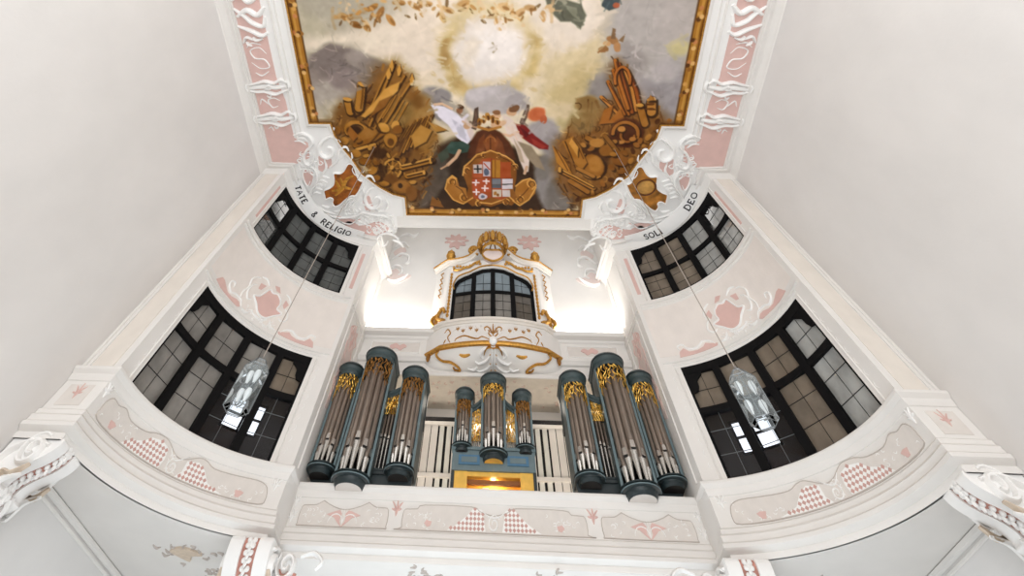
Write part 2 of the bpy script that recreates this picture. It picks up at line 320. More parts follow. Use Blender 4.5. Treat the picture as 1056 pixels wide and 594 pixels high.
# curved corner walls with their window openings
WIN = ((4.5, 6.7), (8.66, 10.6)); TA, TB = 8.5, 71.2
for s, nm in ((-1, 'corner_left'), (1, 'corner_right')):
    m = MB(); ths = [0, 3, TA]+[TA+(TB-TA)*k/20 for k in range(1, 21)]+[74, 77, 80]; zs = [4.46, 4.5, 6.7, 8.66, 10.6, 11.2]
    f = cylmap(s)
    for i in range(len(ths)-1):
        for j in range(len(zs)-1):
            if TA-.01 <= ths[i] and ths[i+1] <= TB+.01 and j in (1, 3): continue
            m.add([f(ths[i]*KA, zs[j], 0), f(ths[i+1]*KA, zs[j], 0), f(ths[i+1]*KA, zs[j+1], 0), f(ths[i]*KA, zs[j+1], 0)], [(0, 1, 2, 3)])
    for z0, z1 in WIN:                          # reveals
        lo = [f(t*KA, z0, 0) for t in ths[2:23]]; lob = [f(t*KA, z0, -.14) for t in ths[2:23]]
        hi = [f(t*KA, z1, 0) for t in ths[2:23]]; hib = [f(t*KA, z1, -.14) for t in ths[2:23]]
        m.grid([lo, lob]); m.grid([hi, hib]); m.grid([[lo[0], hi[0]], [lob[0], hib[0]]]); m.grid([[lo[-1], hi[-1]], [lob[-1], hib[-1]]])
    # return facing the nave beside the side wall
    m.add([(s*WX, 8.15, 4.46), (s*(XC+RW), 8.15, 4.46), (s*(XC+RW), 8.15, 11.2), (s*WX, 8.15, 11.2)], [(0, 1, 2, 3)])
    m.add([(s*(XC+RW), 8.15, 4.46), (s*(XC+RW), 8.1, 4.46), (s*(XC+RW), 8.1, 11.2), (s*(XC+RW), 8.15, 11.2)], [(0, 1, 2, 3)])
    w = struct(m.build('wall_'+nm, WHITE)); WALLS[nm] = w
    # trim round the openings and the sill course of the upper window
    m = MB()
    for z0, z1 in WIN:
        for a in (TA-2.2, TB+2.2): stroke(m, D([(a, z0), (a, z1)]), f, .05, .03, 1)
        stroke(m, D([(t, z1+.07) for t in range(6, 75, 2)]), f, .05, .03, 1)
    for z, ww in ((8.56, .06), (8.44, .035), (6.84, .03)): stroke(m, D([(t, z) for t in range(2, 80, 2)]), f, ww, .045, 1)
    m.build('window_trim', WHITE, w)
    m = MB(); relief(m, D([(75, 8.9), (77, 8.9), (77, 10.3), (75, 10.3)]), f, .012); relief(m, D([(4, 8.9), (5.6, 8.9), (5.6, 10.3), (4, 10.3)]), f, .012); m.build('pink_strip', PINK, w)
    # field between the windows, its pink cartouches and scrolls
    m = MB(); relief(m, D([(3, 7.0), (78, 7.0), (78, 8.36), (3, 8.36)]), f, .006, step=.12); m.build('spandrel_field', mat('spandrel_plaster_'+nm, (232, 224, 217), .75, var=.04, scale=3, bump=.1), w)
    SH = [(44.7, 7.74), (42, 7.83), (39.3, 7.79), (37.1, 7.82), (35.5, 7.64), (34.1, 7.5), (31.5, 7.43), (33, 7.36), (34.9, 7.29), (37.9, 7.13), (41.9, 7.12), (45.2, 7.27), (48.5, 7.43), (46, 7.47), (45.2, 7.5), (45.5, 7.62)]
    INN = [(69.4, 6.93), (68.6, 7.06), (66.4, 7.13), (64.4, 7.02), (60.7, 7.0), (57.6, 7.04), (56.1, 7.1), (53.9, 7.05), (51, 7.0), (51.5, 6.95), (55.8, 6.94), (62.8, 6.93)]
    OUT = [(28.6, 6.97), (27, 7.04), (25, 7.05), (22, 7.0), (19, 7.0), (16.5, 7.06), (14, 7.12), (12, 7.12), (9.8, 6.96), (15, 6.93), (21.4, 6.93), (27.4, 6.93)]
    m = MB()
    for P in (SH, INN, OUT, [(43, 7.9), (41, 8.04), (38.5, 8.0), (40.5, 7.9)], [(34.6, 7.84), (31.3, 7.8), (31.5, 7.64), (33.2, 7.66)], [(49.6, 7.74), (47.2, 7.82), (46.9, 7.66), (48.4, 7.58)]): relief(m, D(P), f, .016, step=.12)
    m.build('pink_cartouche', PINK, w)
    m = MB()
    stroke(m, cat(D(SH+SH[:1]), 4), f, .055, .05, 1)
    for P in ([(52, 7.0), (54, 7.12), (57, 7.16), (59, 7.1), (61.5, 7.06), (64.5, 7.1), (66, 7.22), (68.6, 7.2), (68.2, 7.1)], [(29, 7.0), (27, 7.12), (23, 7.12), (20.5, 7.06), (17.8, 7.14), (17.5, 7.26), (19.5, 7.3), (20.3, 7.2)], [(49, 7.6), (51, 7.52), (52, 7.36), (50, 7.26), (48, 7.3)], [(30, 7.7), (28, 7.6), (27.6, 7.4), (29.4, 7.26), (31.4, 7.3)], [(30, 7.9), (27.8, 7.86), (26, 7.7), (26.8, 7.5), (25.6, 7.3), (26.4, 7.1)], [(46, 7.98), (48.4, 7.92), (50.4, 7.78), (50.4, 7.6)], [(43.5, 7.12), (41, 7.04), (37, 7.04), (34, 7.1)], [(36, 7.9), (33, 8.0), (30, 7.96)], [(45, 7.14), (46.5, 7.02), (49, 7.0)], [(34.5, 7.06), (32.5, 6.96), (30, 6.98)]):
        stroke(m, cat(D(P), 5), f, .06, .045)
    rr = random.Random(3)
    for k in range(26):
        a, z = rr.uniform(32, 48), rr.uniform(6.95, 7.1); b = rr.uniform(0, 6.28); stroke(m, D([(a, z), (a+1*math.cos(b), z+.05*math.sin(b)), (a+1.4*math.cos(b+.5), z+.08*math.sin(b+.5))]), f, .03, .03)
    for q in ((75.6, .7), (5.2, .7)):          # faint foliage down the jambs
        for z0, z1 in WIN:
            for k in range(9):
                z = z0+.2+k*(z1-z0-.3)/9; stroke(m, cat(D([(q[0]-.5, z), (q[0]+.3, z+.06), (q[0]-.2, z+.12)]), 3), f, .02, .012)
    m.build('stucco_scrollwork', STUC, w)
# the recess: reveals, back wall, lid
for s, nm in ((-1, 'reveal_left'), (1, 'reveal_right')):
    m = MB(); xa, xb = A_END[0], 4.42
    m.grid([[(s*xa, A_END[1], 3.42), (s*xa, A_END[1], 11.15)], [(s*xb, YB, 3.42), (s*xb, YB, 11.15)], [(s*xb, 15.0, 3.42), (s*xb, 15.0, 11.15)]])
    m.grid([[(s*xa, 10.3, 11.15), (s*xa, 10.3, 13.7)], [(s*xb, YB, 11.15), (s*xb, YB, 13.7)]])
    w = struct(m.build('wall_'+nm, WHITE)); WALLS[nm] = w
    d = Vector((xb-xa, YB-A_END[1])); d.normalize(); nn = Vector((-d.y, d.x))
    rm = lambda u, v, h, s=s: (s*(xa+d.x*u+nn.x*h), A_END[1]+d.y*u+nn.y*h, v)
    m = MB(); relief(m, [(.55, 5.9), (1.15, 6.1), (1.15, 8.2), (.55, 7.9)], rm, .01); m.build('pink_panel', PALEP, w)
    m = MB()
    rr = random.Random(5)
    for k in range(34):
        u, z = rr.uniform(.58, 1.1), rr.uniform(6.0, 8.0); stroke(m, cat([(u, z), (u+rr.uniform(-.12, .12), z+.14), (u+rr.uniform(-.08, .08), z+.27)], 3), rm, .035, .03)
    m.build('stucco_drop', PINK, w)
    m = MB()
    for u in (.3, 1.42): stroke(m, [(u, 4.6), (u, 10.8)], rm, .045, .03, 1)
    for z in (8.3, 8.42): stroke(m, [(.05, z), (1.7, z)], rm, .05, .03, 1)
    m.build('reveal_bead', WHITE, w)
m = MB(); zt = 7.37; X = 4.42
m.grid([[(-X, YB, zt), (-X, YB, 13.7)], [(X, YB, zt), (X, YB, 13.7)]])
m.add([(-4.7, 10.2, 13.7), (4.7, 10.2, 13.7), (4.7, 13.4, 13.7), (-4.7, 13.4, 13.7)], [(0, 1, 2, 3)])
wb = struct(m.build('wall_back', WHITE))
m = MB(); m.box(-X, X, 14.9, 15.1, 3.4, zt); struct(m.build('wall_niche', CREAM))
m = MB(); m.box(-X, X, YB, 15.0, zt, zt+.08); so = struct(m.build('ceiling_niche', SOFF))
m = MB(); rr = random.Random(8)
for k in range(60):
    u, v = rr.uniform(-2.4, 2.4), rr.uniform(13.4, 14.7); a = rr.uniform(0, 6.3)
    stroke(m, cat([(u, v), (u+.1*math.cos(a), v+.1*math.sin(a)), (u+.12*math.cos(a+1), v+.12*math.sin(a+1))], 3), lambda u, v, h: (u, v, zt-h), .04, .02)
m.build('stucco_sprigs', mat('dull_pink_sprig', (206, 180, 166), .8), so)
# ledge with the lamps, lower string courses and the small panels between them
m = MB()
P = [(X, YB), (-X, YB)]
sweep(m, [(X, YB), (-X, YB)], [(0, 8.42), (.0, 8.42), (.05, 8.46), (.06, 8.52), (.22, 8.56), (.26, 8.62), (.26, 8.67), (.22, 8.67), (.22, 8.60), (0, 8.60)])
sweep(m, P, [(0, 7.72), (.08, 7.74), (.1, 7.8), (.14, 7.84), (.14, 7.9), (.04, 7.92), (0, 7.96)])
sweep(m, P, [(0, 7.37), (.05, 7.37), (.06, 7.45), (.02, 7.5), (0, 7.5)])
struct(m.build('trim_1', WHITE))
bm_ = facemap(YB)
m = MB(); fr = MB(); sw = MB()
for s in (-1, 1):
    q = [(s*2.45, 8.02), (s*4.1, 8.02), (s*4.1, 8.34), (s*2.45, 8.34)]; relief(fr, q, bm_, .012); stroke(sw, q+[q[0]], bm_, .03, .03, 1)
    for c in ((3.2, 8.18), ):
        relief(m, [(s*(c[0]+dx), c[1]+dz) for dx, dz in cat([(-.3, .02), (-.18, .1), (-.05, .05), (.08, .12), (.28, .03), (.16, -.06), (.05, -.03), (-.1, -.1), (-.2, -.03)], 3, True)], bm_, .03)
    q = [(s*1.62+(.46+.1*math.cos(9*a))*math.cos(a), 12.72+(.3+.07*math.cos(9*a))*math.sin(a)-.12*max(0, -math.sin(a))**3) for a in [2*PI*k/54 for k in range(54)]]; relief(m, q, bm_, .03)
    for k in range(7):
        a = rad(200+k*23); stroke(sw, [(s*1.62, 12.7), (s*(1.62+.5*math.cos(a)), 12.8-.36*math.sin(a)*-1)], bm_, .05, .05)
m.build('pink_rosette', PINK, wb); fr.build('panel_field', GREYB, wb); sw.build('panel_bead', STUC, wb)
# gallery floor slab and soffit
m = MB()
pa = [(WX, 8.1), (XC+RW, 8.1)]+arc()[1:]+[(4.62, 12.2)]
out = pa+[(-x, y) for x, y in reversed(pa)]+[(-WX, 15.2), (WX, 15.2)]
relief(m, [(x, y) for x, y in out], lambda u, v, h: (u, v, 3.42+h), .18, base=0)
m.add([(x, y, 3.42) for x, y in out], [tuple(range(len(out)))])
gs = struct(m.build('floor_gallery', WHITE))
m = MB(); lm = lambda u, v, h: (u, v, 3.42-h)
rr = random.Random(11)
for cx, cy, n in ((-6.35, 12.1, 22), (-5.9, 12.9, 14), (-1.6, 12.7, 16), (1.4, 12.7, 16), (6.2, 12.3, 16)):
    for k in range(n):
        a = rr.uniform(0, 6.3); u, v = cx+rr.gauss(0, .25), cy+rr.gauss(0, .22)
        stroke(m, cat([(u, v), (u+.1*math.cos(a), v+.1*math.sin(a)), (u+.16*math.cos(a+.9), v+.16*math.sin(a+.9))], 3), lm, .05, .03)
m.build('stucco_sprigs', LINEM, gs)
m = MB(); relief(m, cat([(-6.7, 12.0), (-6.45, 11.85), (-6.2, 11.95), (-6.05, 12.15), (-6.3, 12.2), (-6.4, 12.45), (-6.6, 12.2)], 3, True), lm, .03); m.build('tan_leaf', TAN, gs)
m = MB(); m.box(-WX, WX, 15.2, 15.4, ZF, 3.42); struct(m.build('wall_under_gallery', WHITE))
for s, nm in ((-1, 'pier_left'), (1, 'pier_right')):
    m = MB(); m.box(min(s*4.35, s*5.25), max(s*4.35, s*5.25), 12.0, 12.7, ZF, 3.42); struct(m.build('wall_'+nm, WHITE))

# ------------------------------------------------------------ ceiling
out = [(WX, -6), (WX, 8.15), (XC+RW, 8.15)]+arc()[1:]+[(4.45, 11.3), (4.2, 11.05), (3.95, 10.95), (3.62, 10.66)]
outl = out+[(-x, y) for x, y in reversed(out)]
m = MB(); relief(m, outl, lambda u, v, h: (u, v, HC+h), .25, base=0)
m.add([(x, y, HC) for x, y in outl], [tuple(range(len(outl)))])
ceil = struct(m.build('ceiling', mat('ceiling_plaster', (240, 238, 235), .75, var=.02, scale=2)))
path = [(WX, -6), (WX, 8.15), (XC+RW, 8.15)]+arc()[1:]+[(4.42, YB)]
PRC = [(0, 10.66), (.03, 10.68), (.05, 10.74), (.1, 10.78), (.12, 10.84), (.15, 10.86), (.2, 10.86), (.21, 10.82), (.27, 10.82), (.29, 10.87), (.34, 10.87), (.36, 10.91)]
for k, s in ((2, 1), (3, -1)):
    m = MB(); pp = [(s*x, y) for x, y in path]; sweep(m, pp, [(s*o, z) for o, z in PRC]); struct(m.build('trim_%d' % k, WHITE))
m = MB(); pp = [(3.62, 10.66), (-3.62, 10.66)]
sweep(m, pp, [(0, 10.92), (0, 10.86), (.05, 10.86), (.06, 10.88), (.5, 10.88), (.5, 10.92)]); struct(m.build('trim_4', WHITE))
# pink side panels with white stucco, on both sides of the picture
for s in (-1, 1):
    cm = ceilmap(s)
    m = MB(); relief(m, [(7.9, -5.5), (7.06, -5.5), (7.06, 4.5), (6.92, 5.35), (6.9, 6.79), (6.45, 6.98), (6.5, 7.6), (7.0, 7.84), (7.88, 7.77)], cm, .015)
    m.build('pink_panel', PINK, ceil)
    m = MB(); stroke(m, [(6.78, -5.5), (6.78, 6.9)], cm, .07, .06, 1); stroke(m, [(6.62, -5.5), (6.62, 6.6)], cm, .04, .04, 1); stroke(m, [(7.92, -5.5), (7.92, 7.8), (7.0, 7.86)], cm, .06, .06, 1); stroke(m, [(6.36, -5.5), (6.36, 6.35), (5.7, 6.35)], cm, .05, .05, 1)
    m.build('panel_bead', WHITE, ceil)
    m = MB()
    for yb in (4.8, 5.97):                     # cross bands, like folded vessels
        for P, w_, h_ in (([(6.72, yb-.1), (6.9, yb-.22), (7.15, yb-.1), (7.45, yb-.16), (7.75, yb-.08), (8.05, yb-.02)], .12, .14), ([(6.7, yb+.12), (6.95, yb+.22), (7.2, yb+.3), (7.5, yb+.2), (7.8, yb+.22), (8.08, yb+.16)], .12, .14), ([(6.75, yb), (7.1, yb+.06), (7.4, yb+.02), (7.8, yb+.06), (8.02, yb+.1)], .2, .12), ([(6.7, yb-.2), (6.66, yb), (6.74, yb+.2)], .1, .12), ([(8.0, yb-.12), (8.1, yb+.04), (8.04, yb+.26)], .1, .12), ([(7.2, yb+.05), (7.3, yb-.05), (7.42, yb+.05), (7.3, yb+.12)], .1, .2), ([(7.35, yb+.32), (7.4, yb+.42), (7.5, yb+.36)], .07, .08)):
            stroke(m, cat(P, 5), cm, w_, h_)
    for P in ([(7.2, 3.7), (7.4, 3.5), (7.7, 3.6), (7.6, 3.85), (7.3, 3.9), (7.2, 4.15), (7.5, 4.2), (7.75, 4.0)], [(7.3, 3.4), (7.6, 3.35), (7.8, 3.5)], [(7.25, 4.3), (7.5, 4.45), (7.7, 4.35)], [(7.1, 5.35), (7.3, 5.25), (7.5, 5.35), (7.4, 5.6), (7.2, 5.55)], [(7.5, 5.5), (7.7, 5.3), (7.8, 5.5)], [(7.55, 6.5), (7.6, 6.35), (7.72, 6.42)]): stroke(m, cat(P, 5), cm, .055, .05)
    for y0 in (2.2, -1.2):                     # trophy relief at the top of the panel
        for P, w_ in (([(7.0, y0+.8), (7.2, y0+.9), (7.5, y0+.75), (7.9, y0+.6)], .16), ([(6.95, y0), (7.2, y0+.25), (7.5, y0+.1), (7.85, y0+.3)], .2), ([(7.1, y0-.3), (7.4, y0-.15), (7.6, y0-.4), (7.9, y0-.2)], .18), ([(7.0, y0+.3), (7.1, y0+.6), (7.4, y0+.5), (7.6, y0+.3), (7.9, y0+.05)], .16), ([(7.5, y0+1.05), (7.7, y0+.95), (7.85, y0+1.15)], .09), ([(7.6, y0+1.25), (7.75, y0+1.1)], .07), ([(7.2, y0+1.0), (7.4, y0+1.05), (7.5, y0+.95)], .1), ([(6.9, y0-.5), (7.3, y0-.55), (7.9, y0-.5)], .2)): stroke(m, cat(P, 5), cm, w_, .13)
    m.build('stucco_relief', STUC, ceil)
    m = MB()
    for P in RPINK: relief(m, cat(P, 3, True), cm, .02)
    m.build('pink_ground', PINK, ceil)
    m = MB()
    for P, w_, h_ in ROC: stroke(m, cat(P, 5), cm, w_*1.05, h_)
    rr = random.Random(21)                     # small leaf curls filling the rocaille
    for k in range(170):
        t = rr.random(); u = 3.7+3.2*t; v = 11.0-3.6*t**1.6+rr.uniform(-.75, .35)
        if v > 11.0 or (u-XC)**2+(v-YC)**2 > 2.95**2 or (4.6 < u < 6.3 and 7.8 < v < 9.8) or (u < 5 and v < 9.6) or v < 7.3: continue
        a = rr.uniform(0, 6.3); stroke(m, cat([(u, v), (u+.14*math.cos(a), v+.14*math.sin(a)), (u+.2*math.cos(a+.8), v+.2*math.sin(a+.8)), (u+.12*math.cos(a+1.6), v+.12*math.sin(a+1.6))], 3), cm, .05, .06)
    m.build('rocaille', STUC, ceil)
    # rocaille hanging over the corner of the recess
    hm = lambda u, v, h, s=s: (s*(4.38-h), v, u)   # on the reveal above the cornice
    m = MB(); m2 = MB(); fm = facemap(YB)
    for P in ([(4.35, 11.0), (4.1, 11.3), (3.8, 11.25), (3.7, 11.0), (3.85, 10.9)], [(4.3, 11.6), (3.95, 11.9), (3.6, 11.8), (3.55, 11.5), (3.7, 11.45)], [(4.35, 12.2), (4.0, 12.5), (3.7, 12.3)], [(4.3, 12.8), (3.9, 13.0), (3.6, 12.9), (3.4, 13.1)], [(4.2, 10.7), (3.9, 10.6), (3.6, 10.75), (3.45, 10.95)]): stroke(m, cat([(s*u, v) for u, v in P], 5), fm, .11, .14)
    for P in ([(4.3, 10.9), (4.0, 11.2), (3.7, 10.95), (3.3, 10.9), (3.5, 10.7), (3.8, 10.55), (4.1, 10.7)], [(4.3, 12.0), (4.0, 12.3), (3.75, 12.1), (4.0, 11.8)]): relief(m2, cat([(s*u, v) for u, v in P], 3, True), fm, .03)
    m.build('corner_stucco', STUC, wb); m2.build('corner_pink_leaf', PALEP, wb)
PAINT = [
('p',[(3.63,2.62),(3.44,3.49),(2.68,4.26),(1.42,4.81),(-0.12,5.01),(-1.67,4.82),(-2.96,4.27),(-3.75,3.48),(-3.94,2.6),(-3.55,1.76),(-2.68,1.09),(-1.48,0.66),(-0.11,0.53),(1.24,0.69),(2.41,1.13),(3.25,1.8)],(224,212,184),1.019,1,1),
('p',[(-0.41,2.91),(-0.58,3.28),(-1.08,3.61),(-1.83,3.83),(-2.71,3.91),(-3.59,3.83),(-4.31,3.61),(-4.77,3.28),(-4.88,2.9),(-4.66,2.53),(-4.13,2.22),(-3.4,2.02),(-2.56,1.95),(-1.73,2.03),(-1.04,2.23),(-0.57,2.54)],(222,208,178),0.656,1,1),
('p',[(-1.53,5.01),(-1.69,5.35),(-2.13,5.64),(-2.77,5.84),(-3.53,5.91),(-4.27,5.84),(-4.89,5.65),(-5.27,5.36),(-5.37,5.02),(-5.17,4.69),(-4.71,4.42),(-4.08,4.23),(-3.36,4.17),(-2.65,4.23),(-2.05,4.41),(-1.66,4.68)],(220,204,168),0.575,1,1),
('p',[(3.55,4.49),(3.46,4.98),(3.1,5.4),(2.51,5.7),(1.79,5.8),(1.06,5.71),(0.44,5.42),(0.02,4.99),(-0.12,4.5),(0.02,4.02),(0.41,3.62),(0.98,3.37),(1.66,3.28),(2.34,3.37),(2.93,3.63),(3.36,4.02)],(222,206,170),0.427,1,1),
('p',[(2.71,5.45),(2.52,5.66),(1.91,5.85),(0.99,5.98),(-0.12,6.03),(-1.23,6.0),(-2.18,5.88),(-2.8,5.69),(-3.0,5.47),(-2.76,5.26),(-2.13,5.07),(-1.2,4.95),(-0.12,4.9),(0.96,4.94),(1.87,5.06),(2.48,5.23)],(226,212,176),0.317,1,1),
('p',[(1.0,5.81),(2.8,4.62),(4.15,3.37),(5.11,2.19),(6.26,1.72),(6.1,0.97),(4.14,1.22),(3.23,2.92),(1.55,4.17)],(208,188,142),0.287,0.85,1),
('p',[(1.64,5.88),(2.85,5.17),(3.73,4.23),(3.91,3.78),(2.76,4.16),(1.6,5.0)],(194,170,120),0.244,0.8,1),
('p',[(-2.58,2.24),(-2.73,2.49),(-3.14,2.7),(-3.73,2.85),(-4.43,2.9),(-5.12,2.84),(-5.68,2.7),(-6.03,2.48),(-6.12,2.23),(-5.94,1.98),(-5.52,1.78),(-4.93,1.65),(-4.25,1.6),(-3.6,1.65),(-3.05,1.79),(-2.69,2.0)],(176,165,146),0.413,1,1),
('p',[(-5.08,3.21),(-5.24,3.88),(-5.48,4.47),(-5.78,4.88),(-6.08,5.03),(-6.32,4.88),(-6.48,4.47),(-6.51,3.88),(-6.43,3.2),(-6.25,2.56),(-6.01,2.03),(-5.73,1.69),(-5.47,1.57),(-5.24,1.69),(-5.09,2.03),(-5.03,2.56)],(182,171,146),0.368,1,1),
('p',[(-5.49,5.03),(-5.59,5.43),(-5.75,5.78),(-5.94,6.03),(-6.14,6.11),(-6.3,6.03),(-6.41,5.79),(-6.44,5.44),(-6.4,5.03),(-6.29,4.63),(-6.14,4.3),(-5.95,4.08),(-5.77,4.01),(-5.62,4.08),(-5.51,4.3),(-5.47,4.63)],(176,160,128),0.259,1,1),
('p',[(-3.66,1.44),(-3.83,1.76),(-4.24,2.04),(-4.84,2.23),(-5.53,2.29),(-6.21,2.22),(-6.74,2.03),(-7.07,1.74),(-7.13,1.42),(-6.92,1.1),(-6.49,0.84),(-5.9,0.67),(-5.24,0.61),(-4.61,0.68),(-4.08,0.86),(-3.75,1.12)],(170,160,142),0.52,1,1),
('p',[(6.62,1.51),(6.61,1.93),(6.39,2.29),(5.99,2.54),(5.47,2.63),(4.91,2.54),(4.42,2.28),(4.06,1.91),(3.9,1.49),(3.95,1.08),(4.19,0.74),(4.59,0.52),(5.08,0.45),(5.6,0.53),(6.07,0.76),(6.43,1.1)],(176,166,152),0.543,1,1),
('p',[(-3.21,3.37),(-3.34,3.49),(-3.68,3.59),(-4.19,3.66),(-4.78,3.68),(-5.37,3.66),(-5.86,3.59),(-6.18,3.48),(-6.28,3.36),(-6.14,3.24),(-5.79,3.14),(-5.28,3.07),(-4.69,3.05),(-4.12,3.08),(-3.64,3.14),(-3.32,3.25)],(222,210,178),0.245,1,1),
('p',[(-3.64,4.51),(-3.79,4.98),(-4.13,5.39),(-4.61,5.67),(-5.15,5.77),(-5.67,5.68),(-6.07,5.4),(-6.29,4.99),(-6.31,4.51),(-6.12,4.05),(-5.77,3.67),(-5.3,3.42),(-4.8,3.33),(-4.32,3.42),(-3.93,3.67),(-3.69,4.05)],(152,138,128),0.19,1,1),
('p',[(-4.21,4.04),(-4.31,4.29),(-4.51,4.51),(-4.8,4.66),(-5.13,4.71),(-5.44,4.66),(-5.68,4.51),(-5.82,4.3),(-5.84,4.04),(-5.73,3.79),(-5.52,3.58),(-5.24,3.44),(-4.93,3.39),(-4.63,3.44),(-4.39,3.58),(-4.24,3.79)],(136,121,114),0.188,1,1),
('p',[(-3.82,3.91),(-3.87,4.02),(-3.98,4.12),(-4.13,4.18),(-4.3,4.21),(-4.46,4.18),(-4.59,4.12),(-4.68,4.02),(-4.69,3.91),(-4.64,3.8),(-4.54,3.7),(-4.39,3.64),(-4.22,3.62),(-4.06,3.64),(-3.93,3.7),(-3.84,3.8)],(160,146,136),0.124,1,1),
('p',[(-3.35,4.44),(-3.41,4.64),(-3.54,4.82),(-3.71,4.94),(-3.91,4.98),(-4.11,4.94),(-4.26,4.82),(-4.34,4.65),(-4.36,4.44),(-4.29,4.23),(-4.16,4.06),(-3.99,3.95),(-3.79,3.91),(-3.61,3.95),(-3.46,4.06),(-3.37,4.23)],(146,132,122),0.157,1,1),
('p',[(-4.63,5.3),(-4.73,5.55),(-4.94,5.76),(-5.24,5.91),(-5.58,5.96),(-5.9,5.91),(-6.15,5.77),(-6.3,5.56),(-6.32,5.31),(-6.21,5.07),(-6.0,4.86),(-5.7,4.73),(-5.38,4.68),(-5.06,4.73),(-4.81,4.86),(-4.66,5.06)],(170,158,146),0.195,1,1),
('p',[(-4.48,4.64),(-4.53,4.8),(-4.65,4.93),(-4.81,5.03),(-4.98,5.06),(-5.15,5.03),(-5.28,4.94),(-5.36,4.8),(-5.37,4.64),(-5.31,4.49),(-5.2,4.36),(-5.04,4.27),(-4.87,4.24),(-4.7,4.27),(-4.57,4.36),(-4.49,4.49)],(148,132,126),0.159,1,1),
('p',[(-4.31,5.84),(-4.39,5.98),(-4.61,6.1),(-4.92,6.19),(-5.28,6.22),(-5.64,6.19),(-5.93,6.11),(-6.11,5.99),(-6.16,5.85),(-6.06,5.71),(-5.84,5.59),(-5.53,5.51),(-5.18,5.48),(-4.83,5.51),(-4.54,5.59),(-4.36,5.7)],(186,174,150),0.198,1,1),
('p',[(-2.87,4.67),(-2.91,4.83),(-3.0,4.96),(-3.14,5.05),(-3.29,5.09),(-3.43,5.06),(-3.54,4.97),(-3.61,4.83),(-3.63,4.67),(-3.58,4.52),(-3.49,4.39),(-3.36,4.3),(-3.21,4.27),(-3.07,4.3),(-2.95,4.39),(-2.88,4.52)],(170,150,110),0.253,1,1),
('p',[(6.23,3.38),(6.27,4.12),(6.07,4.78),(5.66,5.23),(5.1,5.4),(4.49,5.24),(3.93,4.78),(3.53,4.12),(3.34,3.37),(3.37,2.66),(3.61,2.08),(4.01,1.7),(4.52,1.58),(5.06,1.71),(5.57,2.09),(5.99,2.67)],(176,167,160),0.405,1,1),
('p',[(5.31,4.82),(5.3,5.23),(5.15,5.6),(4.86,5.84),(4.49,5.93),(4.09,5.85),(3.74,5.6),(3.49,5.24),(3.37,4.82),(3.4,4.42),(3.57,4.08),(3.85,3.86),(4.2,3.78),(4.58,3.86),(4.91,4.08),(5.17,4.41)],(164,154,150),0.273,1,1),
('p',[(6.37,4.98),(6.4,5.45),(6.32,5.87),(6.13,6.15),(5.86,6.25),(5.55,6.15),(5.26,5.87),(5.04,5.46),(4.91,4.99),(4.9,4.53),(5.0,4.15),(5.19,3.9),(5.44,3.81),(5.73,3.9),(6.0,4.15),(6.22,4.52)],(160,152,152),0.273,1,1),
('p',[(4.41,5.33),(4.41,5.76),(4.31,6.14),(4.12,6.39),(3.86,6.48),(3.58,6.4),(3.33,6.14),(3.14,5.77),(3.05,5.34),(3.06,4.92),(3.17,4.57),(3.37,4.34),(3.61,4.26),(3.87,4.34),(4.11,4.57),(4.3,4.91)],(148,138,132),0.247,1,1),
('p',[(5.62,5.57),(5.62,5.87),(5.53,6.13),(5.35,6.3),(5.12,6.36),(4.87,6.3),(4.64,6.13),(4.47,5.88),(4.38,5.58),(4.39,5.28),(4.49,5.04),(4.66,4.88),(4.89,4.82),(5.13,4.87),(5.35,5.04),(5.52,5.28)],(156,147,144),0.186,1,1),
('p',[(6.07,2.57),(6.09,2.91),(6.01,3.2),(5.85,3.4),(5.62,3.47),(5.36,3.4),(5.12,3.2),(4.94,2.9),(4.84,2.57),(4.83,2.23),(4.92,1.96),(5.09,1.78),(5.31,1.72),(5.55,1.78),(5.78,1.96),(5.96,2.24)],(180,170,162),0.281,1,1),
('p',[(5.74,4.16),(5.74,4.33),(5.67,4.48),(5.55,4.58),(5.4,4.62),(5.23,4.58),(5.08,4.48),(4.97,4.33),(4.91,4.16),(4.91,3.99),(4.98,3.84),(5.1,3.75),(5.25,3.72),(5.41,3.75),(5.56,3.84),(5.68,3.99)],(182,173,168),0.178,1,1),
('p',[(4.77,3.84),(4.77,4.06),(4.71,4.25),(4.59,4.38),(4.44,4.42),(4.27,4.38),(4.12,4.25),(4.01,4.06),(3.95,3.84),(3.95,3.63),(4.02,3.44),(4.13,3.32),(4.28,3.28),(4.45,3.32),(4.59,3.44),(4.71,3.63)],(158,148,142),0.206,1,1),
('p',[(5.98,3.44),(5.98,3.54),(5.92,3.63),(5.82,3.69),(5.69,3.72),(5.55,3.69),(5.43,3.63),(5.34,3.54),(5.29,3.44),(5.3,3.33),(5.36,3.24),(5.46,3.18),(5.59,3.16),(5.72,3.18),(5.85,3.24),(5.94,3.33)],(198,184,130),0.115,0.9,1),
('p',[(6.39,4.48),(6.45,4.86),(6.46,5.19),(6.42,5.42),(6.34,5.5),(6.23,5.42),(6.11,5.19),(6.0,4.87),(5.91,4.48),(5.86,4.11),(5.86,3.8),(5.9,3.6),(5.97,3.53),(6.08,3.6),(6.19,3.8),(6.3,4.11)],(178,166,150),0.149,1,1),
('p',[(1.52,3.46),(1.43,4.07),(1.09,4.61),(0.56,4.98),(-0.09,5.11),(-0.73,4.98),(-1.27,4.61),(-1.61,4.07),(-1.71,3.46),(-1.56,2.87),(-1.19,2.39),(-0.68,2.07),(-0.09,1.97),(0.5,2.08),(1.01,2.4),(1.37,2.88)],(212,190,138),0.269,1,1),
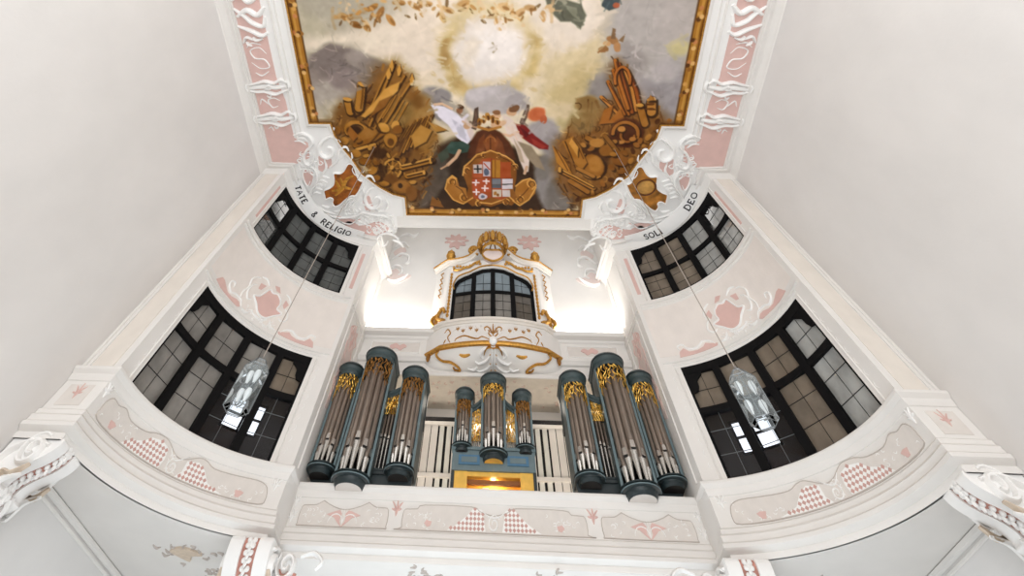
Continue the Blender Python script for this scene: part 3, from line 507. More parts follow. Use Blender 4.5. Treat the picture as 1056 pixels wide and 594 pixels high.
('p',[(-0.63,3.91),(-0.68,4.06),(-0.8,4.18),(-0.98,4.27),(-1.19,4.3),(-1.41,4.27),(-1.58,4.18),(-1.7,4.06),(-1.73,3.91),(-1.68,3.76),(-1.56,3.64),(-1.38,3.55),(-1.17,3.52),(-0.96,3.55),(-0.79,3.64),(-0.67,3.76)],(190,160,104),0.122,1,1),
('p',[(-0.35,2.76),(-0.34,2.88),(-0.41,3.04),(-0.56,3.21),(-0.77,3.36),(-1.01,3.47),(-1.23,3.52),(-1.4,3.51),(-1.5,3.43),(-1.51,3.3),(-1.42,3.14),(-1.27,2.97),(-1.06,2.82),(-0.83,2.72),(-0.61,2.67),(-0.45,2.68)],(194,165,108),0.119,1,1),
('p',[(1.39,3.43),(1.3,3.49),(1.18,3.5),(1.04,3.46),(0.9,3.37),(0.79,3.24),(0.72,3.11),(0.7,2.98),(0.74,2.88),(0.83,2.82),(0.95,2.81),(1.09,2.86),(1.22,2.94),(1.34,3.07),(1.41,3.2),(1.43,3.33)],(192,162,106),0.118,1,1),
('p',[(1.48,3.97),(1.47,4.17),(1.41,4.34),(1.32,4.45),(1.2,4.49),(1.09,4.45),(0.98,4.34),(0.91,4.17),(0.88,3.97),(0.9,3.77),(0.96,3.61),(1.05,3.5),(1.16,3.46),(1.28,3.5),(1.38,3.61),(1.45,3.77)],(202,176,120),0.121,1,1),
('p',[(0.97,4.9),(0.88,5.02),(0.61,5.12),(0.21,5.19),(-0.28,5.21),(-0.76,5.19),(-1.17,5.13),(-1.44,5.03),(-1.53,4.91),(-1.43,4.79),(-1.15,4.69),(-0.75,4.62),(-0.27,4.6),(0.2,4.62),(0.6,4.68),(0.87,4.78)],(204,178,122),0.156,0.8,1),
('p',[(-0.25,4.96),(-0.33,5.02),(-0.5,5.04),(-0.72,5.01),(-0.98,4.93),(-1.22,4.81),(-1.4,4.68),(-1.51,4.55),(-1.53,4.45),(-1.45,4.38),(-1.29,4.37),(-1.06,4.4),(-0.82,4.48),(-0.58,4.59),(-0.39,4.72),(-0.27,4.85)],(190,160,104),0.125,0.8,1),
('p',[(-1.29,3.59),(-1.31,3.76),(-1.36,3.9),(-1.42,4.0),(-1.49,4.04),(-1.56,4.0),(-1.62,3.9),(-1.65,3.76),(-1.65,3.59),(-1.63,3.42),(-1.59,3.28),(-1.52,3.18),(-1.45,3.15),(-1.39,3.18),(-1.33,3.28),(-1.3,3.42)],(178,146,92),0.091,0.8,1),
('p',[(1.19,3.43),(1.12,3.89),(0.87,4.29),(0.48,4.57),(0.01,4.66),(-0.47,4.57),(-0.86,4.3),(-1.12,3.89),(-1.2,3.43),(-1.09,2.98),(-0.82,2.61),(-0.44,2.37),(-0.0,2.29),(0.44,2.37),(0.82,2.61),(1.09,2.99)],(226,217,194),0.269,1,1),
('p',[(0.87,3.46),(0.82,3.78),(0.65,4.05),(0.4,4.23),(0.1,4.3),(-0.21,4.23),(-0.46,4.05),(-0.63,3.78),(-0.69,3.46),(-0.62,3.15),(-0.45,2.9),(-0.2,2.73),(0.09,2.67),(0.38,2.73),(0.63,2.9),(0.8,3.16)],(234,227,208),0.269,1,1),
('l',[(-0.03,3.34),(0.09,3.53),(0.0,3.65)],(186,170,140),0.024,1,0.1,0.033),
('l',[(-0.15,3.53),(0.09,3.43)],(180,165,135),0.024,1,0.1,0.022),
('p',[(-0.39,3.59),(-0.41,3.78),(-0.46,3.95),(-0.54,4.06),(-0.64,4.1),(-0.73,4.06),(-0.81,3.95),(-0.86,3.78),(-0.87,3.59),(-0.85,3.4),(-0.79,3.23),(-0.71,3.13),(-0.62,3.09),(-0.53,3.13),(-0.45,3.23),(-0.4,3.4)],(226,214,184),0.15,0.8,1),
('p',[(-4.16,2.5),(-4.17,2.53),(-4.22,2.57),(-4.29,2.61),(-4.38,2.63),(-4.46,2.64),(-4.54,2.63),(-4.59,2.61),(-4.61,2.57),(-4.59,2.53),(-4.54,2.49),(-4.47,2.46),(-4.38,2.44),(-4.3,2.43),(-4.22,2.44),(-4.17,2.46)],(176,126,58),0.036,0.9,0.6),
('p',[(-4.21,2.56),(-4.22,2.58),(-4.24,2.6),(-4.28,2.61),(-4.33,2.62),(-4.37,2.63),(-4.41,2.62),(-4.44,2.61),(-4.45,2.6),(-4.44,2.58),(-4.41,2.56),(-4.37,2.55),(-4.33,2.53),(-4.28,2.53),(-4.24,2.53),(-4.22,2.54)],(140,96,44),0.03,0.6,0.5),
('p',[(-3.8,2.25),(-3.8,2.29),(-3.83,2.34),(-3.89,2.39),(-3.96,2.44),(-4.05,2.47),(-4.12,2.49),(-4.18,2.49),(-4.21,2.47),(-4.21,2.43),(-4.17,2.38),(-4.11,2.32),(-4.04,2.27),(-3.96,2.24),(-3.88,2.22),(-3.83,2.22)],(196,146,76),0.035,0.9,0.6),
('p',[(-3.84,2.34),(-3.84,2.36),(-3.86,2.39),(-3.89,2.41),(-3.93,2.44),(-3.97,2.46),(-4.01,2.47),(-4.04,2.47),(-4.06,2.46),(-4.06,2.44),(-4.04,2.42),(-4.01,2.39),(-3.97,2.36),(-3.92,2.34),(-3.88,2.33),(-3.85,2.33)],(140,96,44),0.03,0.6,0.5),
('p',[(-3.44,2.12),(-3.44,2.15),(-3.46,2.21),(-3.52,2.26),(-3.59,2.32),(-3.67,2.36),(-3.74,2.38),(-3.8,2.39),(-3.83,2.37),(-3.83,2.33),(-3.8,2.27),(-3.75,2.22),(-3.68,2.16),(-3.6,2.12),(-3.53,2.1),(-3.47,2.1)],(184,134,62),0.035,0.9,0.6),
('p',[(-3.48,2.22),(-3.48,2.24),(-3.49,2.26),(-3.52,2.29),(-3.56,2.32),(-3.6,2.34),(-3.64,2.36),(-3.67,2.36),(-3.68,2.35),(-3.68,2.33),(-3.67,2.31),(-3.64,2.28),(-3.6,2.25),(-3.56,2.23),(-3.52,2.21),(-3.49,2.21)],(140,96,44),0.029,0.6,0.5),
('p',[(-3.29,2.23),(-3.27,2.26),(-3.27,2.32),(-3.3,2.39),(-3.34,2.47),(-3.4,2.54),(-3.46,2.59),(-3.51,2.61),(-3.55,2.61),(-3.57,2.58),(-3.57,2.52),(-3.54,2.45),(-3.49,2.37),(-3.44,2.3),(-3.38,2.25),(-3.33,2.22)],(168,118,58),0.035,0.9,0.6),
('p',[(-3.29,2.36),(-3.29,2.38),(-3.29,2.41),(-3.3,2.44),(-3.33,2.49),(-3.36,2.52),(-3.39,2.55),(-3.41,2.57),(-3.43,2.57),(-3.44,2.55),(-3.44,2.52),(-3.42,2.48),(-3.4,2.44),(-3.37,2.4),(-3.34,2.37),(-3.31,2.36)],(140,96,44),0.03,0.6,0.5),
('p',[(-3.05,2.85),(-3.09,2.86),(-3.14,2.83),(-3.19,2.78),(-3.23,2.71),(-3.26,2.63),(-3.27,2.55),(-3.26,2.5),(-3.24,2.46),(-3.2,2.46),(-3.15,2.49),(-3.1,2.54),(-3.06,2.61),(-3.03,2.69),(-3.02,2.76),(-3.03,2.82)],(190,140,76),0.036,0.9,0.6),
('p',[(-3.04,2.81),(-3.06,2.81),(-3.08,2.79),(-3.11,2.76),(-3.13,2.73),(-3.15,2.68),(-3.15,2.65),(-3.15,2.62),(-3.14,2.6),(-3.12,2.6),(-3.1,2.61),(-3.07,2.64),(-3.05,2.68),(-3.03,2.72),(-3.03,2.76),(-3.03,2.79)],(140,96,44),0.03,0.6,0.5),
('p',[(-3.97,2.85),(-4.0,2.88),(-4.06,2.9),(-4.14,2.89),(-4.22,2.87),(-4.29,2.83),(-4.35,2.78),(-4.38,2.74),(-4.37,2.7),(-4.34,2.67),(-4.28,2.66),(-4.21,2.66),(-4.13,2.68),(-4.06,2.72),(-4.0,2.77),(-3.97,2.81)],(160,112,54),0.036,0.9,0.6),
('p',[(-4.01,2.86),(-4.03,2.88),(-4.06,2.88),(-4.1,2.88),(-4.14,2.86),(-4.18,2.85),(-4.21,2.82),(-4.23,2.8),(-4.23,2.78),(-4.21,2.77),(-4.18,2.76),(-4.14,2.77),(-4.1,2.78),(-4.06,2.8),(-4.03,2.82),(-4.01,2.84)],(140,96,44),0.03,0.6,0.5),
('p',[(-3.76,3.01),(-3.8,3.02),(-3.85,3.01),(-3.91,2.96),(-3.96,2.9),(-4.0,2.83),(-4.03,2.76),(-4.03,2.7),(-4.0,2.66),(-3.96,2.65),(-3.91,2.67),(-3.85,2.71),(-3.8,2.78),(-3.76,2.85),(-3.74,2.92),(-3.74,2.98)],(182,136,72),0.036,0.9,0.6),
('p',[(-3.76,2.98),(-3.78,2.98),(-3.81,2.97),(-3.84,2.95),(-3.87,2.91),(-3.89,2.87),(-3.9,2.84),(-3.9,2.81),(-3.89,2.79),(-3.87,2.79),(-3.85,2.8),(-3.82,2.82),(-3.79,2.85),(-3.77,2.89),(-3.75,2.93),(-3.75,2.96)],(140,96,44),0.03,0.6,0.5),
('p',[(-4.45,2.47),(-4.47,2.51),(-4.52,2.54),(-4.6,2.56),(-4.68,2.57),(-4.77,2.56),(-4.84,2.54),(-4.88,2.51),(-4.89,2.47),(-4.87,2.44),(-4.82,2.4),(-4.74,2.38),(-4.66,2.38),(-4.57,2.39),(-4.5,2.41),(-4.46,2.44)],(188,150,92),0.036,0.9,0.6),
('p',[(-4.5,2.52),(-4.51,2.54),(-4.54,2.55),(-4.58,2.56),(-4.62,2.56),(-4.67,2.56),(-4.71,2.55),(-4.73,2.53),(-4.74,2.52),(-4.72,2.5),(-4.7,2.49),(-4.66,2.48),(-4.61,2.47),(-4.57,2.48),(-4.53,2.49),(-4.5,2.5)],(140,96,44),0.03,0.6,0.5),
('p',[(-2.58,2.13),(-2.6,2.16),(-2.65,2.19),(-2.73,2.21),(-2.81,2.22),(-2.89,2.21),(-2.96,2.19),(-3.01,2.16),(-3.02,2.13),(-3.0,2.09),(-2.95,2.06),(-2.88,2.04),(-2.79,2.03),(-2.71,2.04),(-2.64,2.06),(-2.6,2.09)],(180,132,70),0.035,0.9,0.6),
('p',[(-2.63,2.17),(-2.64,2.19),(-2.67,2.2),(-2.71,2.21),(-2.75,2.21),(-2.8,2.21),(-2.83,2.2),(-2.86,2.19),(-2.87,2.17),(-2.85,2.15),(-2.83,2.14),(-2.79,2.13),(-2.74,2.13),(-2.7,2.13),(-2.66,2.14),(-2.64,2.15)],(140,96,44),0.029,0.6,0.5),
('p',[(-2.16,2.3),(-2.19,2.32),(-2.25,2.32),(-2.32,2.3),(-2.39,2.27),(-2.46,2.22),(-2.51,2.17),(-2.53,2.12),(-2.52,2.08),(-2.49,2.06),(-2.43,2.05),(-2.36,2.07),(-2.29,2.11),(-2.22,2.16),(-2.18,2.21),(-2.15,2.26)],(190,144,84),0.035,0.9,0.6),
('p',[(-2.19,2.29),(-2.21,2.3),(-2.24,2.3),(-2.27,2.29),(-2.31,2.27),(-2.35,2.24),(-2.37,2.22),(-2.39,2.19),(-2.38,2.17),(-2.37,2.16),(-2.34,2.16),(-2.3,2.17),(-2.26,2.19),(-2.23,2.22),(-2.2,2.25),(-2.19,2.27)],(140,96,44),0.029,0.6,0.5),
('p',[(-1.77,2.13),(-1.79,2.17),(-1.84,2.2),(-1.91,2.22),(-2.0,2.22),(-2.08,2.22),(-2.15,2.2),(-2.19,2.17),(-2.21,2.13),(-2.19,2.09),(-2.14,2.06),(-2.07,2.05),(-1.98,2.04),(-1.9,2.05),(-1.83,2.07),(-1.79,2.1)],(196,152,92),0.035,0.9,0.6),
('p',[(-1.82,2.18),(-1.83,2.19),(-1.85,2.21),(-1.89,2.22),(-1.94,2.22),(-1.98,2.21),(-2.02,2.21),(-2.04,2.19),(-2.05,2.17),(-2.04,2.16),(-2.01,2.14),(-1.98,2.13),(-1.93,2.13),(-1.89,2.13),(-1.85,2.14),(-1.83,2.16)],(140,96,44),0.029,0.6,0.5),
('p',[(-1.44,2.74),(-1.48,2.74),(-1.53,2.71),(-1.58,2.66),(-1.63,2.59),(-1.66,2.51),(-1.68,2.44),(-1.67,2.38),(-1.65,2.35),(-1.61,2.35),(-1.56,2.37),(-1.51,2.43),(-1.46,2.5),(-1.43,2.57),(-1.41,2.65),(-1.42,2.7)],(204,168,110),0.035,0.9,0.6),
('p',[(-1.43,2.69),(-1.45,2.69),(-1.48,2.68),(-1.5,2.65),(-1.53,2.61),(-1.55,2.57),(-1.55,2.53),(-1.55,2.5),(-1.54,2.49),(-1.52,2.48),(-1.5,2.5),(-1.47,2.53),(-1.45,2.57),(-1.43,2.61),(-1.42,2.65),(-1.42,2.68)],(140,96,44),0.029,0.6,0.5),
('p',[(-1.16,2.38),(-1.19,2.41),(-1.24,2.42),(-1.32,2.42),(-1.4,2.4),(-1.47,2.36),(-1.53,2.32),(-1.56,2.27),(-1.56,2.23),(-1.53,2.2),(-1.48,2.19),(-1.4,2.2),(-1.33,2.22),(-1.25,2.26),(-1.19,2.3),(-1.16,2.34)],(200,160,106),0.035,0.9,0.6),
('p',[(-1.2,2.39),(-1.21,2.41),(-1.24,2.41),(-1.28,2.41),(-1.32,2.39),(-1.36,2.38),(-1.39,2.35),(-1.41,2.33),(-1.41,2.31),(-1.4,2.3),(-1.37,2.29),(-1.33,2.3),(-1.29,2.31),(-1.25,2.33),(-1.22,2.35),(-1.2,2.37)],(140,96,44),0.029,0.6,0.5),
('p',[(-0.69,2.06),(-0.69,2.1),(-0.73,2.15),(-0.79,2.19),(-0.86,2.22),(-0.94,2.24),(-1.02,2.25),(-1.07,2.24),(-1.1,2.21),(-1.09,2.17),(-1.06,2.13),(-1.0,2.08),(-0.92,2.05),(-0.84,2.03),(-0.77,2.02),(-0.71,2.04)],(196,156,100),0.035,0.9,0.6),
('p',[(-0.73,2.14),(-0.73,2.16),(-0.75,2.18),(-0.78,2.2),(-0.82,2.22),(-0.86,2.23),(-0.9,2.24),(-0.93,2.23),(-0.94,2.22),(-0.94,2.2),(-0.92,2.18),(-0.89,2.16),(-0.85,2.14),(-0.81,2.13),(-0.77,2.12),(-0.74,2.13)],(140,96,44),0.029,0.6,0.5),
('p',[(0.52,2.27),(0.49,2.3),(0.44,2.31),(0.36,2.31),(0.28,2.29),(0.21,2.25),(0.15,2.21),(0.12,2.16),(0.11,2.12),(0.14,2.1),(0.19,2.09),(0.26,2.09),(0.34,2.11),(0.42,2.15),(0.48,2.19),(0.51,2.24)],(206,168,116),0.034,0.9,0.6),
('p',[(0.48,2.28),(0.47,2.3),(0.44,2.3),(0.4,2.3),(0.36,2.28),(0.32,2.27),(0.29,2.24),(0.27,2.22),(0.26,2.2),(0.28,2.19),(0.31,2.19),(0.34,2.19),(0.39,2.2),(0.43,2.22),(0.46,2.24),(0.48,2.26)],(140,96,44),0.029,0.6,0.5),
('p',[(0.96,2.27),(0.96,2.31),(0.94,2.36),(0.89,2.41),(0.83,2.46),(0.75,2.49),(0.68,2.51),(0.63,2.51),(0.59,2.48),(0.59,2.45),(0.61,2.4),(0.66,2.34),(0.73,2.29),(0.8,2.26),(0.87,2.24),(0.93,2.24)],(198,158,108),0.034,0.9,0.6),
('p',[(0.93,2.36),(0.93,2.38),(0.92,2.41),(0.89,2.43),(0.86,2.46),(0.82,2.48),(0.78,2.49),(0.75,2.49),(0.74,2.48),(0.74,2.46),(0.75,2.43),(0.78,2.41),(0.81,2.38),(0.85,2.36),(0.89,2.35),(0.92,2.35)],(140,96,44),0.029,0.6,0.5),
('p',[(0.16,2.64),(0.12,2.64),(0.08,2.6),(0.03,2.54),(-0.0,2.46),(-0.02,2.38),(-0.03,2.31),(-0.02,2.25),(0.01,2.23),(0.05,2.23),(0.09,2.26),(0.14,2.32),(0.17,2.4),(0.2,2.48),(0.2,2.56),(0.19,2.61)],(208,176,128),0.035,0.9,0.6),
('p',[(0.18,2.59),(0.17,2.58),(0.14,2.56),(0.12,2.53),(0.1,2.49),(0.09,2.45),(0.09,2.41),(0.09,2.38),(0.1,2.37),(0.12,2.37),(0.14,2.39),(0.17,2.42),(0.19,2.46),(0.2,2.5),(0.2,2.54),(0.2,2.57)],(140,96,44),0.029,0.6,0.5),
('p',[(1.33,2.3),(1.31,2.33),(1.26,2.35),(1.19,2.36),(1.1,2.35),(1.02,2.33),(0.96,2.3),(0.92,2.26),(0.9,2.22),(0.93,2.19),(0.98,2.17),(1.05,2.16),(1.13,2.17),(1.21,2.19),(1.28,2.22),(1.32,2.26)],(188,148,98),0.034,0.9,0.6),
('p',[(1.29,2.33),(1.28,2.34),(1.25,2.35),(1.21,2.35),(1.17,2.35),(1.13,2.34),(1.09,2.32),(1.07,2.3),(1.06,2.28),(1.07,2.27),(1.1,2.26),(1.14,2.26),(1.18,2.26),(1.22,2.27),(1.26,2.29),(1.28,2.31)],(140,96,44),0.029,0.6,0.5),
('p',[(0.04,2.75),(0.02,2.73),(0.01,2.7),(0.0,2.66),(0.01,2.62),(0.03,2.58),(0.05,2.55),(0.07,2.53),(0.09,2.53),(0.11,2.54),(0.12,2.57),(0.13,2.61),(0.12,2.65),(0.1,2.69),(0.08,2.72),(0.06,2.74)],(218,186,138),0.023,0.75,0.4),
('p',[(1.14,2.48),(1.13,2.48),(1.12,2.45),(1.1,2.41),(1.1,2.37),(1.09,2.33),(1.1,2.29),(1.1,2.27),(1.12,2.26),(1.13,2.26),(1.14,2.29),(1.15,2.32),(1.16,2.37),(1.16,2.41),(1.16,2.45),(1.15,2.47)],(150,104,52),0.023,0.75,0.4),
('p',[(-3.12,2.12),(-3.14,2.12),(-3.17,2.12),(-3.21,2.1),(-3.26,2.08),(-3.3,2.05),(-3.33,2.02),(-3.35,2.0),(-3.36,1.98),(-3.34,1.98),(-3.31,1.98),(-3.27,2.0),(-3.22,2.02),(-3.18,2.05),(-3.14,2.08),(-3.12,2.1)],(206,164,104),0.023,0.75,0.4),
('p',[(-2.26,2.14),(-2.26,2.12),(-2.25,2.09),(-2.23,2.05),(-2.2,2.01),(-2.16,1.97),(-2.12,1.94),(-2.09,1.93),(-2.07,1.93),(-2.07,1.94),(-2.08,1.98),(-2.1,2.02),(-2.14,2.06),(-2.17,2.1),(-2.21,2.13),(-2.24,2.14)],(120,84,44),0.023,0.75,0.4),
('p',[(-4.88,2.35),(-4.9,2.35),(-4.91,2.33),(-4.92,2.3),(-4.92,2.27),(-4.91,2.24),(-4.89,2.21),(-4.87,2.19),(-4.85,2.19),(-4.84,2.19),(-4.82,2.21),(-4.82,2.24),(-4.82,2.27),(-4.82,2.3),(-4.84,2.33),(-4.86,2.35)],(186,138,78),0.024,0.75,0.4),
('p',[(-0.82,2.36),(-0.83,2.34),(-0.84,2.31),(-0.84,2.26),(-0.82,2.21),(-0.81,2.16),(-0.78,2.12),(-0.76,2.1),(-0.74,2.09),(-0.73,2.11),(-0.72,2.14),(-0.72,2.19),(-0.73,2.24),(-0.75,2.29),(-0.77,2.33),(-0.8,2.35)],(206,164,104),0.023,0.75,0.4),
('p',[(-3.81,2.23),(-3.8,2.21),(-3.77,2.2),(-3.72,2.18),(-3.67,2.17),(-3.61,2.17),(-3.57,2.18),(-3.54,2.19),(-3.53,2.2),(-3.54,2.22),(-3.57,2.24),(-3.61,2.26),(-3.67,2.26),(-3.72,2.27),(-3.77,2.26),(-3.8,2.25)],(150,104,52),0.023,0.75,0.4),
('p',[(-3.66,2.56),(-3.65,2.54),(-3.63,2.52),(-3.58,2.49),(-3.53,2.47),(-3.48,2.44),(-3.43,2.43),(-3.4,2.42),(-3.38,2.43),(-3.39,2.45),(-3.42,2.47),(-3.46,2.5),(-3.51,2.52),(-3.56,2.55),(-3.61,2.56),(-3.65,2.57)],(206,164,104),0.024,0.75,0.4),
('p',[(-3.91,2.82),(-3.92,2.83),(-3.94,2.84),(-3.98,2.84),(-4.03,2.83),(-4.07,2.82),(-4.1,2.81),(-4.12,2.8),(-4.13,2.78),(-4.12,2.77),(-4.09,2.77),(-4.05,2.77),(-4.01,2.77),(-3.97,2.78),(-3.93,2.79),(-3.91,2.8)],(120,84,44),0.024,0.75,0.4),
('p',[(-4.21,2.37),(-4.22,2.38),(-4.24,2.37),(-4.26,2.36),(-4.28,2.34),(-4.29,2.32),(-4.29,2.3),(-4.28,2.28),(-4.26,2.26),(-4.25,2.26),(-4.23,2.26),(-4.21,2.27),(-4.19,2.29),(-4.18,2.31),(-4.18,2.34),(-4.19,2.36)],(206,164,104),0.024,0.75,0.4),
('p',[(0.58,2.59),(0.57,2.61),(0.54,2.61),(0.49,2.62),(0.44,2.61),(0.39,2.6),(0.35,2.59),(0.32,2.57),(0.31,2.56),(0.32,2.54),(0.36,2.53),(0.4,2.53),(0.45,2.54),(0.5,2.55),(0.54,2.56),(0.57,2.58)],(150,104,52),0.023,0.75,0.4),
('p',[(-0.17,2.5),(-0.17,2.48),(-0.15,2.46),(-0.12,2.44),(-0.08,2.42),(-0.03,2.41),(0.0,2.4),(0.03,2.4),(0.04,2.4),(0.04,2.42),(0.02,2.44),(-0.01,2.46),(-0.05,2.48),(-0.09,2.5),(-0.13,2.51),(-0.16,2.51)],(120,84,44),0.023,0.75,0.4),
('p',[(-0.44,2.28),(-0.44,2.26),(-0.42,2.25),(-0.38,2.23),(-0.34,2.23),(-0.31,2.23),(-0.27,2.24),(-0.25,2.25),(-0.24,2.27),(-0.25,2.28),(-0.27,2.3),(-0.3,2.31),(-0.34,2.32),(-0.38,2.32),(-0.41,2.31),(-0.44,2.3)],(206,164,104),0.023,0.75,0.4),
('p',[(0.33,2.67),(0.31,2.66),(0.3,2.64),(0.3,2.61),(0.31,2.59),(0.32,2.57),(0.34,2.55),(0.36,2.55),(0.38,2.55),(0.39,2.56),(0.4,2.58),(0.4,2.61),(0.39,2.63),(0.38,2.65),(0.36,2.67),(0.34,2.67)],(218,186,138),0.023,0.75,0.4),
('p',[(0.05,2.24),(0.04,2.26),(0.03,2.28),(0.0,2.29),(-0.02,2.29),(-0.04,2.28),(-0.06,2.27),(-0.08,2.25),(-0.08,2.23),(-0.07,2.22),(-0.06,2.2),(-0.04,2.19),(-0.01,2.19),(0.01,2.2),(0.03,2.21),(0.04,2.22)],(186,138,78),0.023,0.75,0.4),
('p',[(-0.5,2.31),(-0.52,2.32),(-0.55,2.32),(-0.59,2.31),(-0.63,2.29),(-0.67,2.26),(-0.7,2.23),(-0.71,2.2),(-0.7,2.17),(-0.68,2.16),(-0.65,2.16),(-0.61,2.18),(-0.57,2.2),(-0.54,2.23),(-0.51,2.26),(-0.5,2.29)],(186,138,78),0.023,0.75,0.4),
('p',[(0.53,2.37),(0.51,2.36),(0.51,2.34),(0.51,2.31),(0.53,2.29),(0.54,2.27),(0.56,2.26),(0.58,2.25),(0.6,2.26),(0.61,2.27),(0.61,2.29),(0.61,2.31),(0.6,2.34),(0.58,2.36),(0.56,2.37),(0.54,2.38)],(186,138,78),0.023,0.75,0.4),
('p',[(-3.76,2.66),(-3.77,2.64),(-3.78,2.61),(-3.77,2.56),(-3.75,2.51),(-3.72,2.45),(-3.69,2.41),(-3.66,2.39),(-3.64,2.38),(-3.63,2.4),(-3.63,2.44),(-3.64,2.48),(-3.66,2.54),(-3.68,2.59),(-3.71,2.63),(-3.74,2.66)],(150,104,52),0.024,0.75,0.4),
('p',[(0.87,2.65),(0.85,2.66),(0.82,2.66),(0.79,2.64),(0.76,2.61),(0.73,2.59),(0.7,2.56),(0.69,2.53),(0.7,2.52),(0.71,2.51),(0.74,2.52),(0.77,2.53),(0.8,2.56),(0.83,2.59),(0.86,2.61),(0.87,2.64)],(206,164,104),0.023,0.75,0.4),
('p',[(0.23,2.89),(0.21,2.9),(0.19,2.9),(0.16,2.9),(0.13,2.88),(0.1,2.86),(0.09,2.84),(0.08,2.81),(0.09,2.79),(0.1,2.78),(0.13,2.77),(0.16,2.78),(0.19,2.79),(0.21,2.82),(0.23,2.84),(0.23,2.87)],(206,164,104),0.023,0.75,0.4),
('p',[(-2.33,2.64),(-2.34,2.63),(-2.36,2.61),(-2.37,2.57),(-2.37,2.53),(-2.37,2.48),(-2.36,2.45),(-2.35,2.42),(-2.34,2.41),(-2.32,2.42),(-2.31,2.44),(-2.3,2.48),(-2.3,2.52),(-2.3,2.56),(-2.3,2.6),(-2.32,2.63)],(120,84,44),0.024,0.75,0.4),
('p',[(0.48,2.4),(0.49,2.38),(0.51,2.36),(0.54,2.34),(0.57,2.34),(0.61,2.34),(0.64,2.35),(0.66,2.37),(0.67,2.39),(0.66,2.41),(0.64,2.43),(0.61,2.45),(0.58,2.45),(0.54,2.45),(0.51,2.44),(0.49,2.42)],(150,104,52),0.023,0.75,0.4),
('p',[(-1.39,2.24),(-1.4,2.22),(-1.42,2.19),(-1.42,2.15),(-1.41,2.1),(-1.4,2.05),(-1.38,2.0),(-1.36,1.98),(-1.34,1.97),(-1.32,1.98),(-1.31,2.01),(-1.3,2.06),(-1.31,2.11),(-1.32,2.16),(-1.34,2.2),(-1.36,2.23)],(120,84,44),0.023,0.75,0.4),
('p',[(0.55,2.52),(0.53,2.51),(0.51,2.5),(0.5,2.47),(0.5,2.44),(0.5,2.41),(0.52,2.39),(0.53,2.37),(0.55,2.37),(0.58,2.38),(0.59,2.39),(0.6,2.42),(0.61,2.45),(0.6,2.48),(0.59,2.5),(0.57,2.52)],(218,186,138),0.023,0.75,0.4),
('p',[(-1.58,2.25),(-1.6,2.25),(-1.62,2.26),(-1.64,2.25),(-1.66,2.24),(-1.67,2.22),(-1.68,2.2),(-1.68,2.18),(-1.67,2.16),(-1.65,2.15),(-1.63,2.15),(-1.61,2.16),(-1.59,2.17),(-1.58,2.19),(-1.57,2.21),(-1.57,2.23)],(206,164,104),0.023,0.75,0.4),
('p',[(0.35,2.67),(0.33,2.66),(0.31,2.64),(0.3,2.59),(0.3,2.55),(0.29,2.5),(0.3,2.45),(0.31,2.43),(0.32,2.42),(0.34,2.42),(0.35,2.45),(0.37,2.49),(0.37,2.54),(0.37,2.59),(0.37,2.63),(0.36,2.66)],(150,104,52),0.023,0.75,0.4),
('p',[(-0.43,2.54),(-0.42,2.51),(-0.4,2.49),(-0.36,2.47),(-0.32,2.45),(-0.27,2.44),(-0.22,2.45),(-0.19,2.46),(-0.18,2.47),(-0.18,2.5),(-0.21,2.52),(-0.24,2.54),(-0.29,2.56),(-0.34,2.57),(-0.38,2.56),(-0.41,2.55)],(206,164,104),0.023,0.75,0.4),
('p',[(-4.37,2.7),(-4.39,2.71),(-4.42,2.7),(-4.44,2.68),(-4.47,2.65),(-4.49,2.61),(-4.5,2.58),(-4.5,2.56),(-4.49,2.54),(-4.47,2.53),(-4.45,2.54),(-4.42,2.56),(-4.4,2.59),(-4.38,2.62),(-4.36,2.66),(-4.36,2.68)],(218,186,138),0.024,0.75,0.4),
('p',[(-4.04,2.03),(-4.06,2.05),(-4.08,2.06),(-4.1,2.07),(-4.13,2.06),(-4.15,2.05),(-4.16,2.03),(-4.16,2.01),(-4.15,1.98),(-4.14,1.97),(-4.12,1.95),(-4.09,1.95),(-4.07,1.96),(-4.05,1.97),(-4.04,1.99),(-4.03,2.01)],(206,164,104),0.023,0.75,0.4),
('p',[(-1.72,2.55),(-1.73,2.54),(-1.73,2.51),(-1.72,2.47),(-1.7,2.43),(-1.68,2.4),(-1.66,2.37),(-1.63,2.35),(-1.62,2.35),(-1.61,2.37),(-1.61,2.39),(-1.62,2.43),(-1.63,2.47),(-1.66,2.51),(-1.68,2.53),(-1.71,2.55)],(150,104,52),0.023,0.75,0.4),
('p',[(0.6,2.45),(0.59,2.45),(0.57,2.44),(0.56,2.43),(0.55,2.4),(0.54,2.38),(0.54,2.36),(0.54,2.34),(0.55,2.33),(0.57,2.33),(0.58,2.34),(0.6,2.36),(0.61,2.38),(0.62,2.4),(0.62,2.43),(0.61,2.44)],(186,138,78),0.023,0.75,0.4),
('p',[(-4.49,2.35),(-4.5,2.33),(-4.5,2.31),(-4.49,2.28),(-4.48,2.24),(-4.45,2.21),(-4.43,2.18),(-4.41,2.17),(-4.39,2.17),(-4.38,2.18),(-4.38,2.21),(-4.39,2.24),(-4.41,2.27),(-4.43,2.31),(-4.45,2.33),(-4.47,2.35)],(218,186,138),0.024,0.75,0.4),
('p',[(-3.6,2.35),(-3.62,2.36),(-3.65,2.35),(-3.68,2.33),(-3.71,2.31),(-3.73,2.28),(-3.74,2.25),(-3.74,2.22),(-3.73,2.2),(-3.71,2.19),(-3.69,2.2),(-3.66,2.21),(-3.63,2.24),(-3.61,2.27),(-3.59,2.3),(-3.59,2.33)],(206,164,104),0.024,0.75,0.4),
